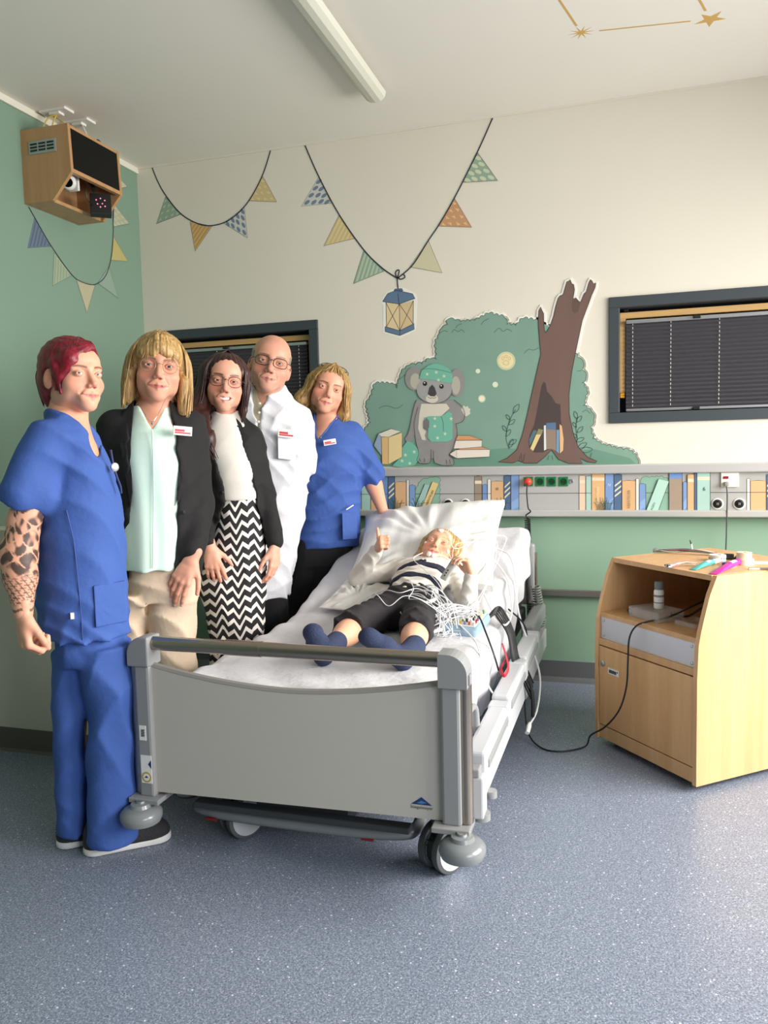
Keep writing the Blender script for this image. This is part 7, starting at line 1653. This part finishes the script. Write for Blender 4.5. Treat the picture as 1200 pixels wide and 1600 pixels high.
m_sock = mat('navy_sock', (44, 54, 84), rough=.9, noise=.35, nscale=(120, 120, 120), bump=.3, bscale=200)
for nm, an, he, to in (('sock', (-.957, 2.50, .582), (-.962, 2.385, .562), (-.962, 2.305, .660)), ('sock', (-.680, 2.50, .582), (-.690, 2.39, .562), (-.782, 2.325, .650))):
    an, he, to = (Vector(L_(*q)) for q in (an, he, to)); mid = he.lerp(to, .55)
    o = garment('sock', [Cap(an, he + Vector((0, .012, .012)),   .037, .034, .02), Cap(he, mid, .032, .033, .02), Cap(mid, to, .035, .027, .02, None), Ell(tuple(to), (.032, .022, .024), .02)], .004, m_sock, ch, None, 'dark blue patterned sock')
    d = (to - he).normalized()
    for t, c in ((.62, (176, 60, 66)), (.5, (70, 120, 150))):
        pass
hair_c = hair_material('light_blond_hair', (150, 112, 66), (226, 190, 132), (120, 120, 12))
hp = [Ell((0, .024, .045), (.084, .102, .080), .02), Cap((.074, -.02, .05), (.098, .0, -.05), .030, .034, .03), Cap((.098, .0, -.05), (.10, .02, -.10), .030, .012, .03), Cap((-.078, .01, .04), (-.085, .03, -.06), .018, .02, .03), Cap((-.085, .03, -.06), (-.11, .045, -.11), .02, .01, .03), Ell((0, .06, -.03), (.08, .05, .07), .03),
      Poly([(-.070, -.3), (-.070, -.02), (-.062, .03), (-.042, .062), (-.005, .086), (.022, .080), (.046, .04), (.058, .0), (.062, -.05), (.062, -.3)], -.3, -.006, .010)]
V, Q, _ = surf(hp, .003, M=HM, disp=strands(40, .0022, 1.6, 4, 10)); npmesh('hair', [(V, Q)], hair_c, ch)
def onhead(x, y, z): return HM @ Vector((x, y, z))
HL = HEADL[0]
def patch(x, z, r, n=(0, -1, 0), name='face_electrode', th=.005):
    k = np.argmin((HL[:, 0] - x) ** 2 + (HL[:, 2] - z) ** 2 + .0004 * (HL[:, 1] > 0)); p = HL[k] * np.array((1, 1, 1)) - np.array((0, .001, 0))
    q = Vector(n).to_track_quat('Z', 'Y').to_matrix().to_4x4(); b = MB().lathe([(r, -.003), (r, th * .5), (r * .8, th * .8), (.001, th * .9)], tuple(p), q, 18); b.v = [tuple(HM @ Vector(v)) for v in b.v]; o = b.build(name, m_white, ch, True); o['label'] = 'white sensor patch'; return o
patch(-.004, .062, .013, (0, -1, .45)); patch(-.014, -.086, .012, (-.15, -1, -.25)); patch(.012, -.088, .012, (.15, -1, -.25)); patch(-.058, -.012, .008, (-.8, -.7, 0)); patch(.06, -.03, .008, (.8, -.7, 0))
w_ = lambda v: Vector(v) + O
for P, lab in (([w_(onhead(.012, -.09, -.088)), w_(onhead(.05, -.085, -.07)), w_(onhead(.10, -.05, -.05)), Vector((-.64, 3.44, .83)), Vector((-.56, 3.5, .80)), Vector((-.60, 3.3, .70)), Vector((-.61, 3.02, .60))], 'thin white lead from the child\'s chin sensor over the pillow'), ([w_(onhead(-.006, -.084, .06)), w_(onhead(.04, -.09, .05)), w_(onhead(.085, -.06, .0)), Vector((-.62, 3.46, .83)), Vector((-.545, 3.62, .82)), Vector((-.54, 3.5, .77)), Vector((-.57, 3.0, .6))], 'thin white lead from the child\'s forehead sensor across the hair'), ([w_(onhead(.066, -.05, -.03)), w_(onhead(.09, -.07, -.06)), Vector((-.69, 3.27, .83)), Vector((-.56, 3.42, .80)), Vector((-.56, 3.25, .68)), Vector((-.6, 2.98, .59))], 'thin white lead from the child\'s cheek sensor beside the raised hand'),
               ([w_(L_(-.84, 3.248, .79)), Vector((-.86, 3.17, .775)), Vector((-.80, 3.10, .745)), Vector((-.72, 3.02, .70)), Vector((-.66, 2.95, .62))], 'thin white lead from the chest belt sensor'),
               ([Vector((-.98, 2.95, .655)), Vector((-.90, 2.9, .69)), Vector((-.83, 2.86, .69)), Vector((-.77, 2.9, .70)), Vector((-.69, 2.88, .66)), Vector((-.64, 2.9, .6))], 'thin white lead lying across the dark trousers'),
               ([Vector((-1.03, 2.9, .545)), Vector((-1.0, 2.86, .60)), Vector((-.93, 2.84, .686)), Vector((-.86, 2.8, .65)), Vector((-.80, 2.83, .685)), Vector((-.7, 2.84, .65)), Vector((-.64, 2.88, .58))], 'thin white lead looping over both thighs'),
               ([Vector((-.86, 3.06, .705)), Vector((-.83, 3.0, .71)), Vector((-.80, 2.94, .69)), Vector((-.78, 2.80, .68)), Vector((-.72, 2.74, .69)), Vector((-.66, 2.8, .63)), Vector((-.64, 2.88, .58))], 'thin white lead running down from the waist belt')):
    lead(P, .0017, 'electrode_lead', lab)
r_ = random.Random(5)
for i in range(12):
    a = Vector((-.73 + r_.uniform(-.03, .03), 2.97 + r_.uniform(-.1, .05), .69 + r_.uniform(-.02, .012))); b = Vector((-.64 + r_.uniform(-.03, .03), 2.84 + r_.uniform(-.08, .06), .56))
    lead([a + Vector((-.05, .02, -.0)), a, (a + b) / 2 + Vector((r_.uniform(-.03, .03), r_.uniform(-.03, .03), .02)), b, b + Vector((r_.uniform(-.06, .04), r_.uniform(-.06, .04), -.012)), b + Vector((r_.uniform(0, .05), r_.uniform(0, .06), -.005))])
# remote held in the child's hand
c0 = Vector((-.685, 3.085, .752)); R_ = Matrix.Translation(c0) @ frame((0, 0, 0), (.45, .35, .75), (.3, 1, -.3))
b = MB().box((-.055, -.016, -.007), (.055, .016, .007), .006); b.v = [tuple(R_ @ Vector(v)) for v in b.v]
rm = empty('hand_sensor', c0, 'flat grey sensor piece held in the child\'s left hand', 'sensor'); at(rm, b, 'sensor_housing', mat('sensor_grey', (176, 174, 168), rough=.45))
b = MB()
for i in range(3): b.box((-.04 + i * .012, -.003, .0068), (-.034 + i * .012, .003, .0082), .001)
b.v = [tuple(R_ @ Vector(v)) for v in b.v]; at(rm, b, 'sensor_holes', m_black, False)
